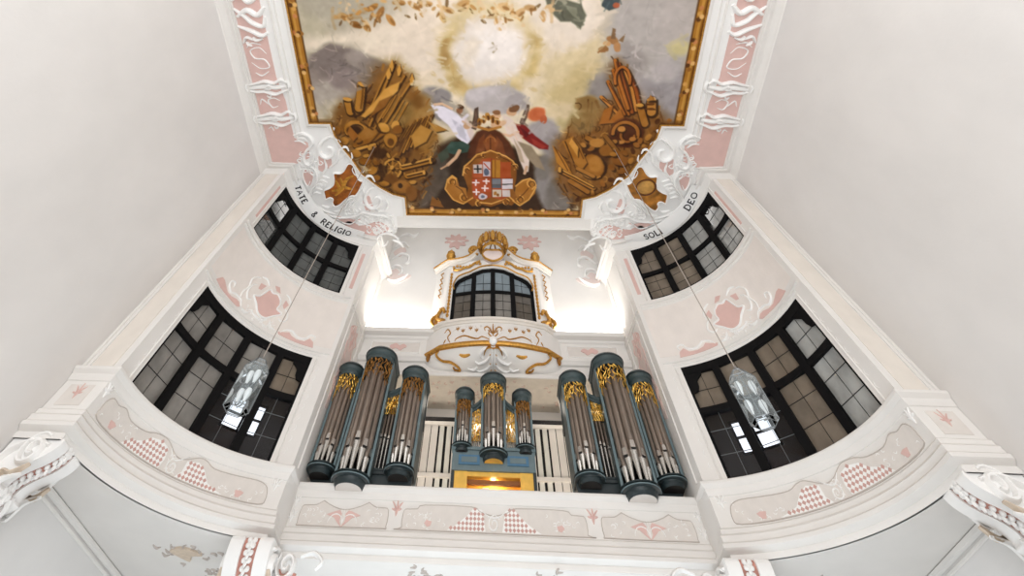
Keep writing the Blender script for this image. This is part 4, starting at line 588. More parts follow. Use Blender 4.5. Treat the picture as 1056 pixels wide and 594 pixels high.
('p',[(-2.11,2.54),(-2.14,2.54),(-2.16,2.52),(-2.19,2.48),(-2.21,2.43),(-2.22,2.38),(-2.23,2.33),(-2.22,2.3),(-2.2,2.28),(-2.18,2.28),(-2.16,2.31),(-2.13,2.34),(-2.11,2.39),(-2.1,2.44),(-2.09,2.49),(-2.1,2.52)],(186,138,78),0.023,0.75,0.4),
('p',[(1.23,2.29),(1.22,2.27),(1.23,2.24),(1.25,2.21),(1.29,2.18),(1.32,2.16),(1.36,2.14),(1.39,2.14),(1.4,2.15),(1.41,2.17),(1.4,2.2),(1.38,2.23),(1.35,2.26),(1.31,2.28),(1.28,2.3),(1.25,2.3)],(120,84,44),0.023,0.75,0.4),
('p',[(-4.67,2.1),(-4.67,2.09),(-4.67,2.07),(-4.65,2.05),(-4.63,2.04),(-4.61,2.02),(-4.59,2.02),(-4.57,2.01),(-4.56,2.02),(-4.56,2.03),(-4.57,2.05),(-4.58,2.07),(-4.6,2.09),(-4.62,2.1),(-4.64,2.11),(-4.66,2.11)],(206,164,104),0.023,0.75,0.4),
('p',[(-3.89,2.14),(-3.9,2.16),(-3.92,2.17),(-3.94,2.18),(-3.97,2.18),(-3.99,2.18),(-4.01,2.16),(-4.02,2.15),(-4.03,2.13),(-4.02,2.12),(-4.0,2.1),(-3.98,2.1),(-3.95,2.09),(-3.92,2.1),(-3.9,2.11),(-3.89,2.13)],(186,138,78),0.023,0.75,0.4),
('p',[(1.41,2.56),(1.39,2.55),(1.38,2.53),(1.37,2.51),(1.37,2.48),(1.37,2.45),(1.38,2.42),(1.4,2.41),(1.41,2.4),(1.43,2.41),(1.45,2.43),(1.45,2.45),(1.46,2.48),(1.45,2.51),(1.44,2.54),(1.43,2.55)],(206,164,104),0.023,0.75,0.4),
('p',[(-3.52,2.72),(-3.53,2.73),(-3.55,2.72),(-3.58,2.71),(-3.6,2.69),(-3.61,2.67),(-3.62,2.65),(-3.62,2.63),(-3.62,2.61),(-3.6,2.61),(-3.58,2.61),(-3.56,2.62),(-3.54,2.64),(-3.52,2.66),(-3.51,2.69),(-3.51,2.71)],(120,84,44),0.024,0.75,0.4),
('p',[(-3.65,2.87),(-3.66,2.85),(-3.66,2.82),(-3.66,2.77),(-3.65,2.71),(-3.63,2.66),(-3.6,2.61),(-3.58,2.59),(-3.56,2.58),(-3.55,2.59),(-3.55,2.62),(-3.55,2.67),(-3.57,2.73),(-3.59,2.78),(-3.61,2.83),(-3.63,2.86)],(150,104,52),0.024,0.75,0.4),
('p',[(0.52,2.33),(0.5,2.31),(0.49,2.29),(0.48,2.25),(0.48,2.21),(0.5,2.17),(0.52,2.14),(0.54,2.12),(0.56,2.11),(0.58,2.13),(0.59,2.15),(0.6,2.19),(0.59,2.23),(0.58,2.27),(0.56,2.3),(0.54,2.32)],(218,186,138),0.023,0.75,0.4),
('p',[(-0.93,2.37),(-0.93,2.35),(-0.92,2.31),(-0.9,2.28),(-0.86,2.24),(-0.82,2.2),(-0.78,2.18),(-0.75,2.17),(-0.73,2.17),(-0.73,2.19),(-0.74,2.22),(-0.76,2.26),(-0.8,2.3),(-0.84,2.33),(-0.88,2.36),(-0.91,2.37)],(218,186,138),0.023,0.75,0.4),
('p',[(-4.69,2.78),(-4.7,2.77),(-4.71,2.75),(-4.7,2.72),(-4.69,2.68),(-4.67,2.65),(-4.65,2.63),(-4.64,2.61),(-4.62,2.61),(-4.61,2.62),(-4.61,2.64),(-4.61,2.67),(-4.62,2.7),(-4.64,2.74),(-4.66,2.76),(-4.68,2.78)],(120,84,44),0.024,0.75,0.4),
('p',[(0.37,2.19),(0.36,2.18),(0.36,2.16),(0.36,2.14),(0.36,2.11),(0.37,2.08),(0.38,2.05),(0.4,2.04),(0.41,2.04),(0.43,2.05),(0.43,2.07),(0.43,2.09),(0.43,2.12),(0.42,2.15),(0.4,2.18),(0.39,2.19)],(206,164,104),0.023,0.75,0.4),
('p',[(-3.8,2.8),(-3.82,2.8),(-3.84,2.78),(-3.86,2.75),(-3.89,2.71),(-3.9,2.66),(-3.92,2.62),(-3.92,2.59),(-3.91,2.58),(-3.89,2.58),(-3.87,2.6),(-3.85,2.63),(-3.82,2.67),(-3.8,2.72),(-3.79,2.76),(-3.79,2.79)],(218,186,138),0.024,0.75,0.4),
('p',[(-0.45,2.2),(-0.46,2.18),(-0.48,2.16),(-0.48,2.13),(-0.48,2.09),(-0.47,2.05),(-0.45,2.02),(-0.43,2.0),(-0.41,2.0),(-0.39,2.01),(-0.38,2.04),(-0.38,2.07),(-0.38,2.11),(-0.39,2.14),(-0.41,2.17),(-0.43,2.19)],(218,186,138),0.023,0.75,0.4),
('p',[(-3.57,2.64),(-3.57,2.63),(-3.57,2.6),(-3.55,2.56),(-3.52,2.51),(-3.5,2.47),(-3.47,2.43),(-3.44,2.41),(-3.43,2.41),(-3.42,2.42),(-3.43,2.45),(-3.45,2.49),(-3.47,2.54),(-3.5,2.58),(-3.53,2.62),(-3.55,2.64)],(150,104,52),0.024,0.75,0.4),
('p',[(-3.54,2.66),(-3.55,2.65),(-3.55,2.62),(-3.53,2.58),(-3.51,2.54),(-3.49,2.5),(-3.47,2.46),(-3.45,2.44),(-3.43,2.44),(-3.42,2.45),(-3.43,2.48),(-3.44,2.52),(-3.46,2.56),(-3.48,2.6),(-3.51,2.64),(-3.53,2.66)],(186,138,78),0.024,0.75,0.4),
('p',[(-3.57,2.49),(-3.58,2.51),(-3.61,2.52),(-3.64,2.53),(-3.67,2.52),(-3.69,2.5),(-3.71,2.48),(-3.72,2.46),(-3.71,2.43),(-3.7,2.42),(-3.67,2.41),(-3.64,2.4),(-3.61,2.41),(-3.59,2.43),(-3.57,2.45),(-3.56,2.47)],(206,164,104),0.024,0.75,0.4),
('p',[(-0.62,2.42),(-0.64,2.42),(-0.65,2.41),(-0.67,2.39),(-0.69,2.36),(-0.71,2.33),(-0.72,2.3),(-0.72,2.28),(-0.71,2.26),(-0.7,2.26),(-0.68,2.28),(-0.66,2.3),(-0.64,2.33),(-0.62,2.36),(-0.62,2.39),(-0.61,2.41)],(120,84,44),0.023,0.75,0.4),
('p',[(-2.5,2.55),(-2.52,2.57),(-2.54,2.57),(-2.57,2.58),(-2.61,2.57),(-2.64,2.56),(-2.67,2.54),(-2.69,2.52),(-2.69,2.5),(-2.68,2.49),(-2.65,2.48),(-2.62,2.48),(-2.58,2.49),(-2.55,2.5),(-2.52,2.52),(-2.51,2.53)],(120,84,44),0.024,0.75,0.4),
('p',[(-1.84,2.33),(-1.85,2.31),(-1.84,2.29),(-1.83,2.26),(-1.81,2.24),(-1.78,2.22),(-1.75,2.21),(-1.73,2.21),(-1.71,2.22),(-1.7,2.23),(-1.71,2.26),(-1.72,2.28),(-1.74,2.31),(-1.77,2.33),(-1.8,2.34),(-1.82,2.34)],(186,138,78),0.023,0.75,0.4),
('p',[(0.29,2.7),(0.28,2.71),(0.25,2.72),(0.22,2.71),(0.18,2.7),(0.15,2.69),(0.12,2.67),(0.1,2.65),(0.1,2.63),(0.11,2.62),(0.14,2.61),(0.17,2.62),(0.21,2.63),(0.24,2.64),(0.27,2.66),(0.29,2.68)],(186,138,78),0.023,0.75,0.4),
('p',[(0.95,2.77),(0.93,2.78),(0.91,2.79),(0.88,2.79),(0.84,2.78),(0.81,2.76),(0.79,2.73),(0.78,2.7),(0.78,2.68),(0.8,2.67),(0.83,2.66),(0.86,2.66),(0.89,2.67),(0.92,2.69),(0.94,2.72),(0.95,2.74)],(218,186,138),0.023,0.75,0.4),
('p',[(0.81,2.65),(0.8,2.63),(0.79,2.61),(0.8,2.58),(0.81,2.54),(0.83,2.51),(0.85,2.49),(0.87,2.47),(0.89,2.47),(0.9,2.49),(0.9,2.51),(0.89,2.54),(0.88,2.58),(0.86,2.61),(0.84,2.63),(0.82,2.65)],(150,104,52),0.023,0.75,0.4),
('p',[(0.73,2.52),(0.71,2.53),(0.68,2.53),(0.65,2.52),(0.61,2.5),(0.58,2.48),(0.56,2.45),(0.54,2.43),(0.55,2.41),(0.56,2.4),(0.59,2.4),(0.62,2.41),(0.66,2.43),(0.69,2.45),(0.72,2.48),(0.73,2.5)],(218,186,138),0.023,0.75,0.4),
('p',[(-4.02,2.81),(-4.04,2.8),(-4.06,2.78),(-4.07,2.76),(-4.07,2.73),(-4.06,2.69),(-4.05,2.66),(-4.03,2.65),(-4.01,2.64),(-3.99,2.64),(-3.98,2.66),(-3.97,2.69),(-3.97,2.72),(-3.97,2.75),(-3.98,2.78),(-4.0,2.8)],(120,84,44),0.024,0.75,0.4),
('p',[(-3.98,2.67),(-3.99,2.67),(-4.01,2.64),(-4.03,2.61),(-4.05,2.56),(-4.07,2.51),(-4.07,2.47),(-4.07,2.44),(-4.07,2.43),(-4.05,2.43),(-4.03,2.45),(-4.01,2.49),(-3.99,2.53),(-3.97,2.58),(-3.97,2.62),(-3.97,2.65)],(186,138,78),0.024,0.75,0.4),
('p',[(-4.3,2.17),(-4.31,2.18),(-4.33,2.18),(-4.36,2.17),(-4.38,2.16),(-4.4,2.14),(-4.41,2.12),(-4.42,2.1),(-4.41,2.09),(-4.4,2.08),(-4.37,2.07),(-4.35,2.08),(-4.33,2.09),(-4.31,2.11),(-4.29,2.13),(-4.29,2.15)],(218,186,138),0.024,0.75,0.4),
('p',[(-2.99,2.34),(-2.99,2.33),(-2.97,2.3),(-2.95,2.28),(-2.91,2.25),(-2.88,2.23),(-2.84,2.22),(-2.82,2.21),(-2.8,2.22),(-2.8,2.23),(-2.82,2.25),(-2.84,2.28),(-2.88,2.31),(-2.91,2.33),(-2.95,2.34),(-2.97,2.35)],(150,104,52),0.023,0.75,0.4),
('p',[(-1.07,2.35),(-1.06,2.33),(-1.04,2.31),(-1.0,2.29),(-0.95,2.27),(-0.89,2.25),(-0.85,2.24),(-0.81,2.25),(-0.8,2.26),(-0.8,2.28),(-0.83,2.3),(-0.87,2.32),(-0.92,2.34),(-0.97,2.36),(-1.02,2.37),(-1.05,2.36)],(120,84,44),0.023,0.75,0.4),
('p',[(-0.01,2.49),(-0.03,2.49),(-0.06,2.47),(-0.09,2.44),(-0.12,2.4),(-0.15,2.36),(-0.17,2.32),(-0.17,2.29),(-0.17,2.27),(-0.15,2.27),(-0.12,2.28),(-0.09,2.31),(-0.06,2.35),(-0.03,2.39),(-0.01,2.44),(-0.0,2.47)],(120,84,44),0.023,0.75,0.4),
('p',[(-3.47,2.75),(-3.49,2.74),(-3.5,2.72),(-3.51,2.68),(-3.51,2.64),(-3.5,2.6),(-3.49,2.57),(-3.47,2.54),(-3.45,2.53),(-3.44,2.54),(-3.42,2.56),(-3.42,2.6),(-3.42,2.64),(-3.42,2.68),(-3.44,2.72),(-3.45,2.74)],(150,104,52),0.024,0.75,0.4),
('p',[(-2.07,2.25),(-2.09,2.26),(-2.11,2.27),(-2.14,2.27),(-2.17,2.26),(-2.2,2.25),(-2.22,2.23),(-2.23,2.21),(-2.22,2.19),(-2.21,2.17),(-2.19,2.16),(-2.16,2.16),(-2.13,2.17),(-2.1,2.19),(-2.08,2.2),(-2.07,2.23)],(150,104,52),0.023,0.75,0.4),
('p',[(-0.44,2.41),(-0.45,2.39),(-0.46,2.37),(-0.46,2.33),(-0.44,2.3),(-0.43,2.26),(-0.41,2.23),(-0.38,2.22),(-0.37,2.22),(-0.35,2.23),(-0.35,2.26),(-0.35,2.29),(-0.36,2.33),(-0.38,2.36),(-0.4,2.39),(-0.42,2.41)],(206,164,104),0.023,0.75,0.4),
('p',[(-3.13,2.1),(-3.14,2.11),(-3.18,2.12),(-3.22,2.12),(-3.27,2.11),(-3.32,2.1),(-3.35,2.08),(-3.37,2.05),(-3.38,2.03),(-3.36,2.01),(-3.33,2.01),(-3.28,2.01),(-3.23,2.02),(-3.19,2.03),(-3.15,2.05),(-3.13,2.08)],(206,164,104),0.023,0.75,0.4),
('p',[(-4.04,2.81),(-4.03,2.78),(-4.02,2.76),(-3.99,2.73),(-3.96,2.72),(-3.92,2.7),(-3.89,2.7),(-3.86,2.71),(-3.85,2.72),(-3.85,2.74),(-3.86,2.77),(-3.89,2.79),(-3.92,2.81),(-3.96,2.82),(-4.0,2.83),(-4.02,2.82)],(218,186,138),0.024,0.75,0.4),
('p',[(-0.21,2.7),(-0.22,2.71),(-0.25,2.72),(-0.28,2.71),(-0.32,2.7),(-0.35,2.67),(-0.38,2.65),(-0.39,2.62),(-0.39,2.6),(-0.37,2.59),(-0.34,2.58),(-0.31,2.59),(-0.27,2.61),(-0.24,2.63),(-0.22,2.66),(-0.21,2.68)],(120,84,44),0.023,0.75,0.4),
('p',[(-2.12,2.43),(-2.12,2.42),(-2.11,2.4),(-2.09,2.37),(-2.07,2.34),(-2.04,2.32),(-2.01,2.3),(-1.99,2.3),(-1.98,2.3),(-1.97,2.32),(-1.98,2.34),(-2.0,2.37),(-2.02,2.39),(-2.05,2.42),(-2.08,2.43),(-2.1,2.44)],(206,164,104),0.023,0.75,0.4),
('p',[(0.15,2.75),(0.13,2.74),(0.11,2.72),(0.08,2.68),(0.06,2.63),(0.05,2.57),(0.04,2.52),(0.05,2.49),(0.07,2.47),(0.09,2.47),(0.11,2.5),(0.14,2.54),(0.16,2.59),(0.17,2.65),(0.18,2.7),(0.17,2.73)],(186,138,78),0.023,0.75,0.4),
('p',[(1.5,1.92),(2.01,1.98),(2.53,2.15),(2.73,2.5),(2.59,2.91),(2.34,2.68),(2.0,2.67),(1.63,2.32)],(112,110,92),0.043,1,0.25),
('p',[(2.02,2.15),(2.43,2.27),(2.57,2.68),(2.33,2.5)],(140,138,116),0.028,1,0.25),
('p',[(1.83,2.26),(1.82,2.31),(1.79,2.35),(1.75,2.37),(1.69,2.38),(1.64,2.37),(1.59,2.34),(1.56,2.31),(1.54,2.26),(1.55,2.22),(1.58,2.18),(1.63,2.16),(1.68,2.15),(1.74,2.16),(1.78,2.18),(1.82,2.22)],(206,170,124),0.028,1,1),
('p',[(1.59,2.5),(1.58,2.56),(1.57,2.62),(1.54,2.66),(1.51,2.67),(1.47,2.66),(1.44,2.62),(1.42,2.56),(1.41,2.5),(1.42,2.43),(1.43,2.37),(1.46,2.33),(1.49,2.32),(1.52,2.33),(1.55,2.37),(1.58,2.43)],(200,160,110),0.029,1,1),
('p',[(3.07,1.93),(3.69,1.99),(3.67,2.27),(3.4,2.36),(3.16,2.21)],(76,88,90),0.034,1,0.25),
('p',[(3.72,2.21),(3.71,2.25),(3.69,2.28),(3.66,2.29),(3.62,2.3),(3.57,2.29),(3.53,2.27),(3.51,2.25),(3.49,2.21),(3.5,2.18),(3.52,2.15),(3.55,2.14),(3.6,2.13),(3.64,2.14),(3.68,2.15),(3.71,2.18)],(180,100,70),0.028,1,1),
('p',[(3.82,3.35),(3.79,3.39),(3.74,3.41),(3.67,3.42),(3.59,3.4),(3.52,3.36),(3.46,3.31),(3.42,3.26),(3.42,3.21),(3.44,3.17),(3.49,3.15),(3.56,3.15),(3.64,3.17),(3.72,3.2),(3.78,3.25),(3.81,3.3)],(172,128,84),0.029,1,1),
('p',[(3.6,3.4),(3.59,3.44),(3.57,3.47),(3.52,3.49),(3.47,3.5),(3.41,3.49),(3.36,3.47),(3.32,3.44),(3.31,3.4),(3.32,3.37),(3.35,3.34),(3.39,3.32),(3.45,3.31),(3.5,3.32),(3.55,3.34),(3.59,3.37)],(200,158,110),0.029,1,1),
('p',[(3.93,3.5),(3.93,3.56),(3.91,3.61),(3.88,3.64),(3.84,3.65),(3.79,3.64),(3.75,3.61),(3.72,3.56),(3.7,3.5),(3.7,3.44),(3.72,3.39),(3.76,3.35),(3.8,3.34),(3.84,3.35),(3.89,3.39),(3.92,3.44)],(186,140,94),0.029,1,1),
('p',[(3.55,3.22),(3.57,2.89),(3.66,2.92),(3.7,3.25)],(140,108,76),0.02,1,0.25),
('p',[(3.79,3.28),(3.97,3.07),(3.94,3.34)],(150,118,84),0.02,1,0.25),
('l',[(3.4,3.47),(3.22,3.65)],(170,126,80),0.015,1,0.1,0.037),
('p',[(3.53,3.59),(3.53,3.63),(3.49,3.66),(3.44,3.68),(3.37,3.68),(3.3,3.68),(3.24,3.66),(3.2,3.63),(3.18,3.59),(3.19,3.55),(3.23,3.52),(3.28,3.5),(3.35,3.5),(3.42,3.5),(3.48,3.52),(3.52,3.55)],(158,114,66),0.029,1,1),
('p',[(-1.81,4.43),(-1.83,4.46),(-1.87,4.47),(-1.91,4.46),(-1.95,4.44),(-1.99,4.41),(-2.01,4.37),(-2.02,4.33),(-2.01,4.3),(-1.99,4.28),(-1.95,4.27),(-1.91,4.28),(-1.87,4.3),(-1.83,4.33),(-1.81,4.36),(-1.8,4.4)],(206,180,128),0.047,0.7,1),
('p',[(-1.57,4.7),(-1.59,4.73),(-1.63,4.74),(-1.67,4.73),(-1.72,4.71),(-1.75,4.68),(-1.78,4.64),(-1.79,4.6),(-1.78,4.57),(-1.75,4.55),(-1.72,4.54),(-1.67,4.54),(-1.63,4.56),(-1.59,4.59),(-1.57,4.63),(-1.56,4.67)],(206,180,128),0.047,0.7,1),
('p',[(0.46,4.83),(0.43,4.86),(0.4,4.87),(0.35,4.86),(0.31,4.84),(0.27,4.81),(0.24,4.77),(0.23,4.73),(0.24,4.7),(0.26,4.68),(0.3,4.67),(0.34,4.67),(0.39,4.69),(0.42,4.72),(0.45,4.76),(0.46,4.8)],(206,180,128),0.047,0.7,1),
('p',[(1.33,5.04),(1.31,5.06),(1.27,5.07),(1.23,5.06),(1.19,5.04),(1.15,5.01),(1.12,4.97),(1.11,4.93),(1.11,4.9),(1.13,4.88),(1.17,4.87),(1.21,4.87),(1.26,4.89),(1.3,4.92),(1.33,4.96),(1.34,5.0)],(206,180,128),0.047,0.7,1),
('p',[(-1.35,5.18),(-1.4,5.32),(-1.53,5.43),(-1.72,5.51),(-1.94,5.54),(-2.16,5.51),(-2.34,5.44),(-2.46,5.32),(-2.5,5.19),(-2.44,5.06),(-2.31,4.94),(-2.12,4.87),(-1.9,4.84),(-1.69,4.87),(-1.51,4.94),(-1.39,5.05)],(152,143,140),0.095,1,1),
('p',[(-1.37,5.61),(-1.41,5.73),(-1.51,5.84),(-1.66,5.91),(-1.83,5.94),(-2.01,5.91),(-2.15,5.84),(-2.24,5.74),(-2.27,5.61),(-2.23,5.49),(-2.12,5.39),(-1.97,5.32),(-1.8,5.29),(-1.63,5.31),(-1.49,5.38),(-1.4,5.49)],(138,128,126),0.097,1,1),
('p',[(0.89,5.24),(0.83,5.45),(0.65,5.62),(0.37,5.74),(0.04,5.78),(-0.29,5.74),(-0.57,5.63),(-0.75,5.45),(-0.81,5.25),(-0.74,5.05),(-0.56,4.88),(-0.28,4.77),(0.04,4.73),(0.36,4.77),(0.63,4.88),(0.82,5.05)],(180,171,166),0.126,1,1),
('p',[(0.16,5.04),(0.13,5.15),(0.04,5.24),(-0.11,5.3),(-0.28,5.32),(-0.45,5.3),(-0.59,5.24),(-0.68,5.15),(-0.71,5.04),(-0.68,4.94),(-0.58,4.85),(-0.44,4.79),(-0.27,4.77),(-0.11,4.79),(0.03,4.85),(0.13,4.93)],(192,184,178),0.126,1,1),
('p',[(1.05,5.38),(1.03,5.52),(0.95,5.63),(0.83,5.71),(0.68,5.74),(0.53,5.71),(0.41,5.64),(0.32,5.52),(0.29,5.39),(0.32,5.25),(0.4,5.14),(0.52,5.06),(0.66,5.04),(0.81,5.06),(0.93,5.14),(1.02,5.25)],(168,158,156),0.095,1,1),
('p',[(2.38,6.46),(2.34,6.67),(2.22,6.86),(2.01,6.99),(1.76,7.03),(1.51,6.99),(1.29,6.87),(1.14,6.68),(1.09,6.47),(1.13,6.26),(1.26,6.08),(1.46,5.96),(1.71,5.91),(1.95,5.95),(2.17,6.07),(2.32,6.25)],(166,156,154),0.129,1,1),
('p',[(2.55,6.99),(2.53,7.19),(2.44,7.37),(2.3,7.49),(2.12,7.53),(1.94,7.49),(1.78,7.38),(1.67,7.2),(1.63,6.99),(1.65,6.79),(1.74,6.62),(1.89,6.5),(2.06,6.46),(2.23,6.5),(2.39,6.61),(2.5,6.78)],(150,140,136),0.131,1,1),
('p',[(3.67,5.94),(3.64,6.16),(3.49,6.35),(3.26,6.48),(2.96,6.53),(2.67,6.49),(2.41,6.36),(2.23,6.17),(2.15,5.95),(2.2,5.73),(2.35,5.54),(2.58,5.42),(2.86,5.37),(3.15,5.42),(3.41,5.54),(3.59,5.72)],(186,166,120),0.19,1,1),
('p',[(3.16,5.58),(3.12,5.72),(2.97,5.84),(2.73,5.92),(2.44,5.94),(2.15,5.92),(1.89,5.84),(1.72,5.73),(1.66,5.59),(1.71,5.46),(1.86,5.34),(2.1,5.27),(2.39,5.24),(2.67,5.26),(2.92,5.34),(3.09,5.45)],(214,194,150),0.188,1,1),
('p',[(-2.07,5.61),(-2.12,5.81),(-2.23,5.97),(-2.38,6.08),(-2.56,6.12),(-2.73,6.09),(-2.88,5.98),(-2.96,5.81),(-2.98,5.62),(-2.93,5.42),(-2.82,5.26),(-2.66,5.16),(-2.49,5.12),(-2.32,5.16),(-2.18,5.26),(-2.1,5.42)],(190,164,110),0.194,1,1),
('p',[(3.42,5.3),(3.4,5.41),(3.33,5.5),(3.21,5.56),(3.07,5.58),(2.93,5.56),(2.8,5.5),(2.71,5.41),(2.67,5.31),(2.69,5.2),(2.77,5.11),(2.88,5.05),(3.02,5.03),(3.16,5.05),(3.29,5.11),(3.38,5.2)],(170,140,86),0.093,1,1),
('p',[(2.66,5.17),(3.03,5.1),(3.42,5.3),(3.26,5.58),(2.82,5.59)],(146,116,66),0.062,0.8,0.25),
('p',[(-2.89,9.76),(-2.67,8.66),(-1.79,7.03),(-1.11,6.64),(-0.29,7.01),(0.71,7.0),(1.71,7.38),(2.6,8.17),(3.08,9.52),(2.9,9.88),(-3.02,9.99)],(64,42,24),0.171,1,0.6),
('p',[(-2.43,9.31),(-2.03,8.44),(-1.51,7.62),(-1.03,7.33),(-1.19,8.22),(-1.72,9.29)],(52,34,20),0.104,1,0.25),
('p',[(-1.88,8.88),(-2.09,9.29),(-2.34,9.61),(-2.58,9.78),(-2.78,9.77),(-2.9,9.59),(-2.92,9.27),(-2.84,8.86),(-2.68,8.43),(-2.47,8.04),(-2.23,7.75),(-2.0,7.6),(-1.82,7.6),(-1.7,7.76),(-1.67,8.06),(-1.74,8.45)],(104,88,74),0.14,1,1),
('p',[(-1.51,8.04),(-1.61,8.24),(-1.74,8.38),(-1.88,8.46),(-2.02,8.45),(-2.13,8.35),(-2.19,8.19),(-2.19,7.98),(-2.14,7.77),(-2.05,7.57),(-1.92,7.43),(-1.77,7.36),(-1.64,7.37),(-1.54,7.46),(-1.47,7.62),(-1.46,7.82)],(92,78,66),0.137,1,1),
('p',[(2.69,8.49),(2.75,9.04),(2.71,9.53),(2.58,9.89),(2.37,10.05),(2.13,9.98),(1.88,9.7),(1.68,9.24),(1.55,8.7),(1.5,8.16),(1.55,7.69),(1.69,7.37),(1.88,7.24),(2.11,7.3),(2.34,7.55),(2.54,7.97)],(150,142,138),0.137,1,1),
('p',[(2.85,9.22),(2.84,9.55),(2.75,9.84),(2.61,10.04),(2.42,10.11),(2.23,10.05),(2.05,9.86),(1.93,9.57),(1.88,9.24),(1.9,8.91),(1.99,8.63),(2.13,8.45),(2.31,8.38),(2.5,8.44),(2.66,8.62),(2.79,8.89)],(128,118,110),0.139,1,1),
('p',[(2.07,7.85),(2.06,8.07),(2.0,8.26),(1.9,8.39),(1.77,8.43),(1.63,8.39),(1.52,8.26),(1.44,8.08),(1.4,7.86),(1.42,7.65),(1.48,7.47),(1.59,7.35),(1.71,7.3),(1.84,7.34),(1.95,7.46),(2.04,7.64)],(134,124,116),0.101,1,1),
('p',[(-5.66,6.48),(-5.44,5.92),(-4.83,5.34),(-4.32,4.92),(-3.67,4.24),(-3.14,3.91),(-2.68,4.3),(-2.54,4.91),(-2.2,5.54),(-1.98,6.19),(-1.78,6.83),(-1.98,7.5),(-2.36,8.24),(-2.69,8.87),(-2.82,9.8),(-3.19,9.36),(-4.0,8.94),(-4.46,8.26),(-4.87,7.61),(-5.33,6.98),(-5.54,6.6)],(128,84,28),0.335,0.92,0.6),
('p',[(5.87,6.14),(5.45,5.71),(4.87,5.5),(4.53,4.89),(4.27,4.29),(3.81,3.91),(3.6,4.16),(3.86,4.89),(3.51,5.58),(3.09,5.8),(2.63,6.31),(2.08,6.91),(2.07,7.77),(2.41,8.84),(3.08,9.52),(3.62,9.34),(4.39,8.81),(4.92,7.98),(5.25,7.27),(5.67,6.65)],(138,90,34),0.287,0.92,0.6),
('clutter',),
('p',[(-3.93,4.85),(-3.22,4.04),(-2.81,4.37),(-2.69,5.19),(-3.22,6.09),(-3.78,5.84)],(158,112,48),0.128,0.8,0.25),
('p',[(-2.9,5.47),(-2.21,5.72),(-1.87,6.64),(-2.31,7.42),(-2.8,6.65)],(168,126,60),0.132,0.8,0.25),
('p',[(-2.67,5.83),(-2.72,6.06),(-2.84,6.25),(-3.0,6.38),(-3.18,6.43),(-3.35,6.38),(-3.49,6.25),(-3.57,6.06),(-3.59,5.84),(-3.53,5.62),(-3.41,5.43),(-3.25,5.31),(-3.08,5.26),(-2.91,5.3),(-2.77,5.43),(-2.69,5.61)],(150,124,70),0.163,0.7,1),
('p',[(-1.96,5.83),(-1.99,5.94),(-2.06,6.03),(-2.17,6.1),(-2.3,6.12),(-2.42,6.1),(-2.53,6.04),(-2.59,5.94),(-2.61,5.83),(-2.57,5.72),(-2.5,5.63),(-2.39,5.56),(-2.26,5.54),(-2.14,5.56),(-2.04,5.62),(-1.98,5.72)],(176,140,80),0.097,0.8,1),
('l',[(-4.21,6.4),(-3.13,4.08)],(52,30,10),0.025,0.8,0.1,0.06),
('l',[(-4.24,6.36),(-3.16,4.04)],(184,130,48),0.016,1,0.1,0.035),
('l',[(-4.19,6.37),(-3.11,4.05)],(62,36,12),0.013,0.8,0.1,0.013),
('l',[(-4.01,6.4),(-2.82,4.47)],(52,30,10),0.025,0.8,0.1,0.052),
('l',[(-4.04,6.36),(-2.85,4.44)],(184,130,48),0.016,1,0.1,0.029),
('l',[(-3.99,6.37),(-2.81,4.45)],(62,36,12),0.013,0.8,0.1,0.013),
('l',[(-3.82,6.47),(-2.62,4.68)],(52,30,10),0.025,0.8,0.1,0.052),
('l',[(-3.85,6.43),(-2.65,4.64)],(184,130,48),0.016,1,0.1,0.029),
('l',[(-3.8,6.45),(-2.6,4.65)],(62,36,12),0.013,0.8,0.1,0.013),
('l',[(-4.3,6.03),(-3.34,4.27)],(52,30,10),0.025,0.8,0.1,0.048),
('l',[(-4.32,5.99),(-3.36,4.24)],(184,130,48),0.016,1,0.1,0.026),
('l',[(-4.28,6.0),(-3.32,4.25)],(62,36,12),0.013,0.8,0.1,0.013),
('l',[(-3.62,6.13),(-3.07,5.19)],(184,130,48),0.016,1,0.1,0.023),
('l',[(-3.57,6.15),(-3.03,5.2)],(62,36,12),0.013,0.8,0.1,0.013),
('l',[(-3.49,6.2),(-2.96,5.33)],(184,130,48),0.016,1,0.1,0.023),
('l',[(-3.45,6.22),(-2.91,5.35)],(62,36,12),0.013,0.8,0.1,0.013),
('l',[(-3.37,6.32),(-2.83,5.4)],(184,130,48),0.016,1,0.1,0.023),
('l',[(-3.32,6.33),(-2.79,5.42)],(62,36,12),0.013,0.8,0.1,0.013),
('l',[(-3.73,5.98),(-3.19,5.12)],(184,130,48),0.016,1,0.1,0.023),
('l',[(-3.69,6.0),(-3.15,5.14)],(62,36,12),0.013,0.8,0.1,0.013),
('p',[(-3.28,4.34),(-3.29,4.14),(-3.17,3.92),(-3.13,4.18),(-3.21,4.34)],(52,30,10),0.03,0.8,0.1),
('p',[(-3.31,4.3),(-3.32,4.1),(-3.2,3.88),(-3.17,4.14),(-3.24,4.3)],(206,156,72),0.016,1,0.25),
('p',[(-3.04,4.48),(-3.05,4.28),(-2.94,4.05),(-2.9,4.31),(-2.97,4.48)],(52,30,10),0.03,0.8,0.1),
('p',[(-3.07,4.44),(-3.08,4.24),(-2.97,4.01),(-2.93,4.27),(-3.01,4.44)],(206,156,72),0.016,1,0.25),
('p',[(-2.66,4.82),(-2.67,4.61),(-2.56,4.38),(-2.52,4.64),(-2.59,4.82)],(52,30,10),0.03,0.8,0.1),
('p',[(-2.69,4.77),(-2.7,4.57),(-2.59,4.34),(-2.55,4.6),(-2.62,4.77)],(206,156,72),0.016,1,0.25),
('p',[(-3.4,4.61),(-3.41,4.41),(-3.29,4.18),(-3.25,4.44),(-3.33,4.61)],(52,30,10),0.03,0.8,0.1),
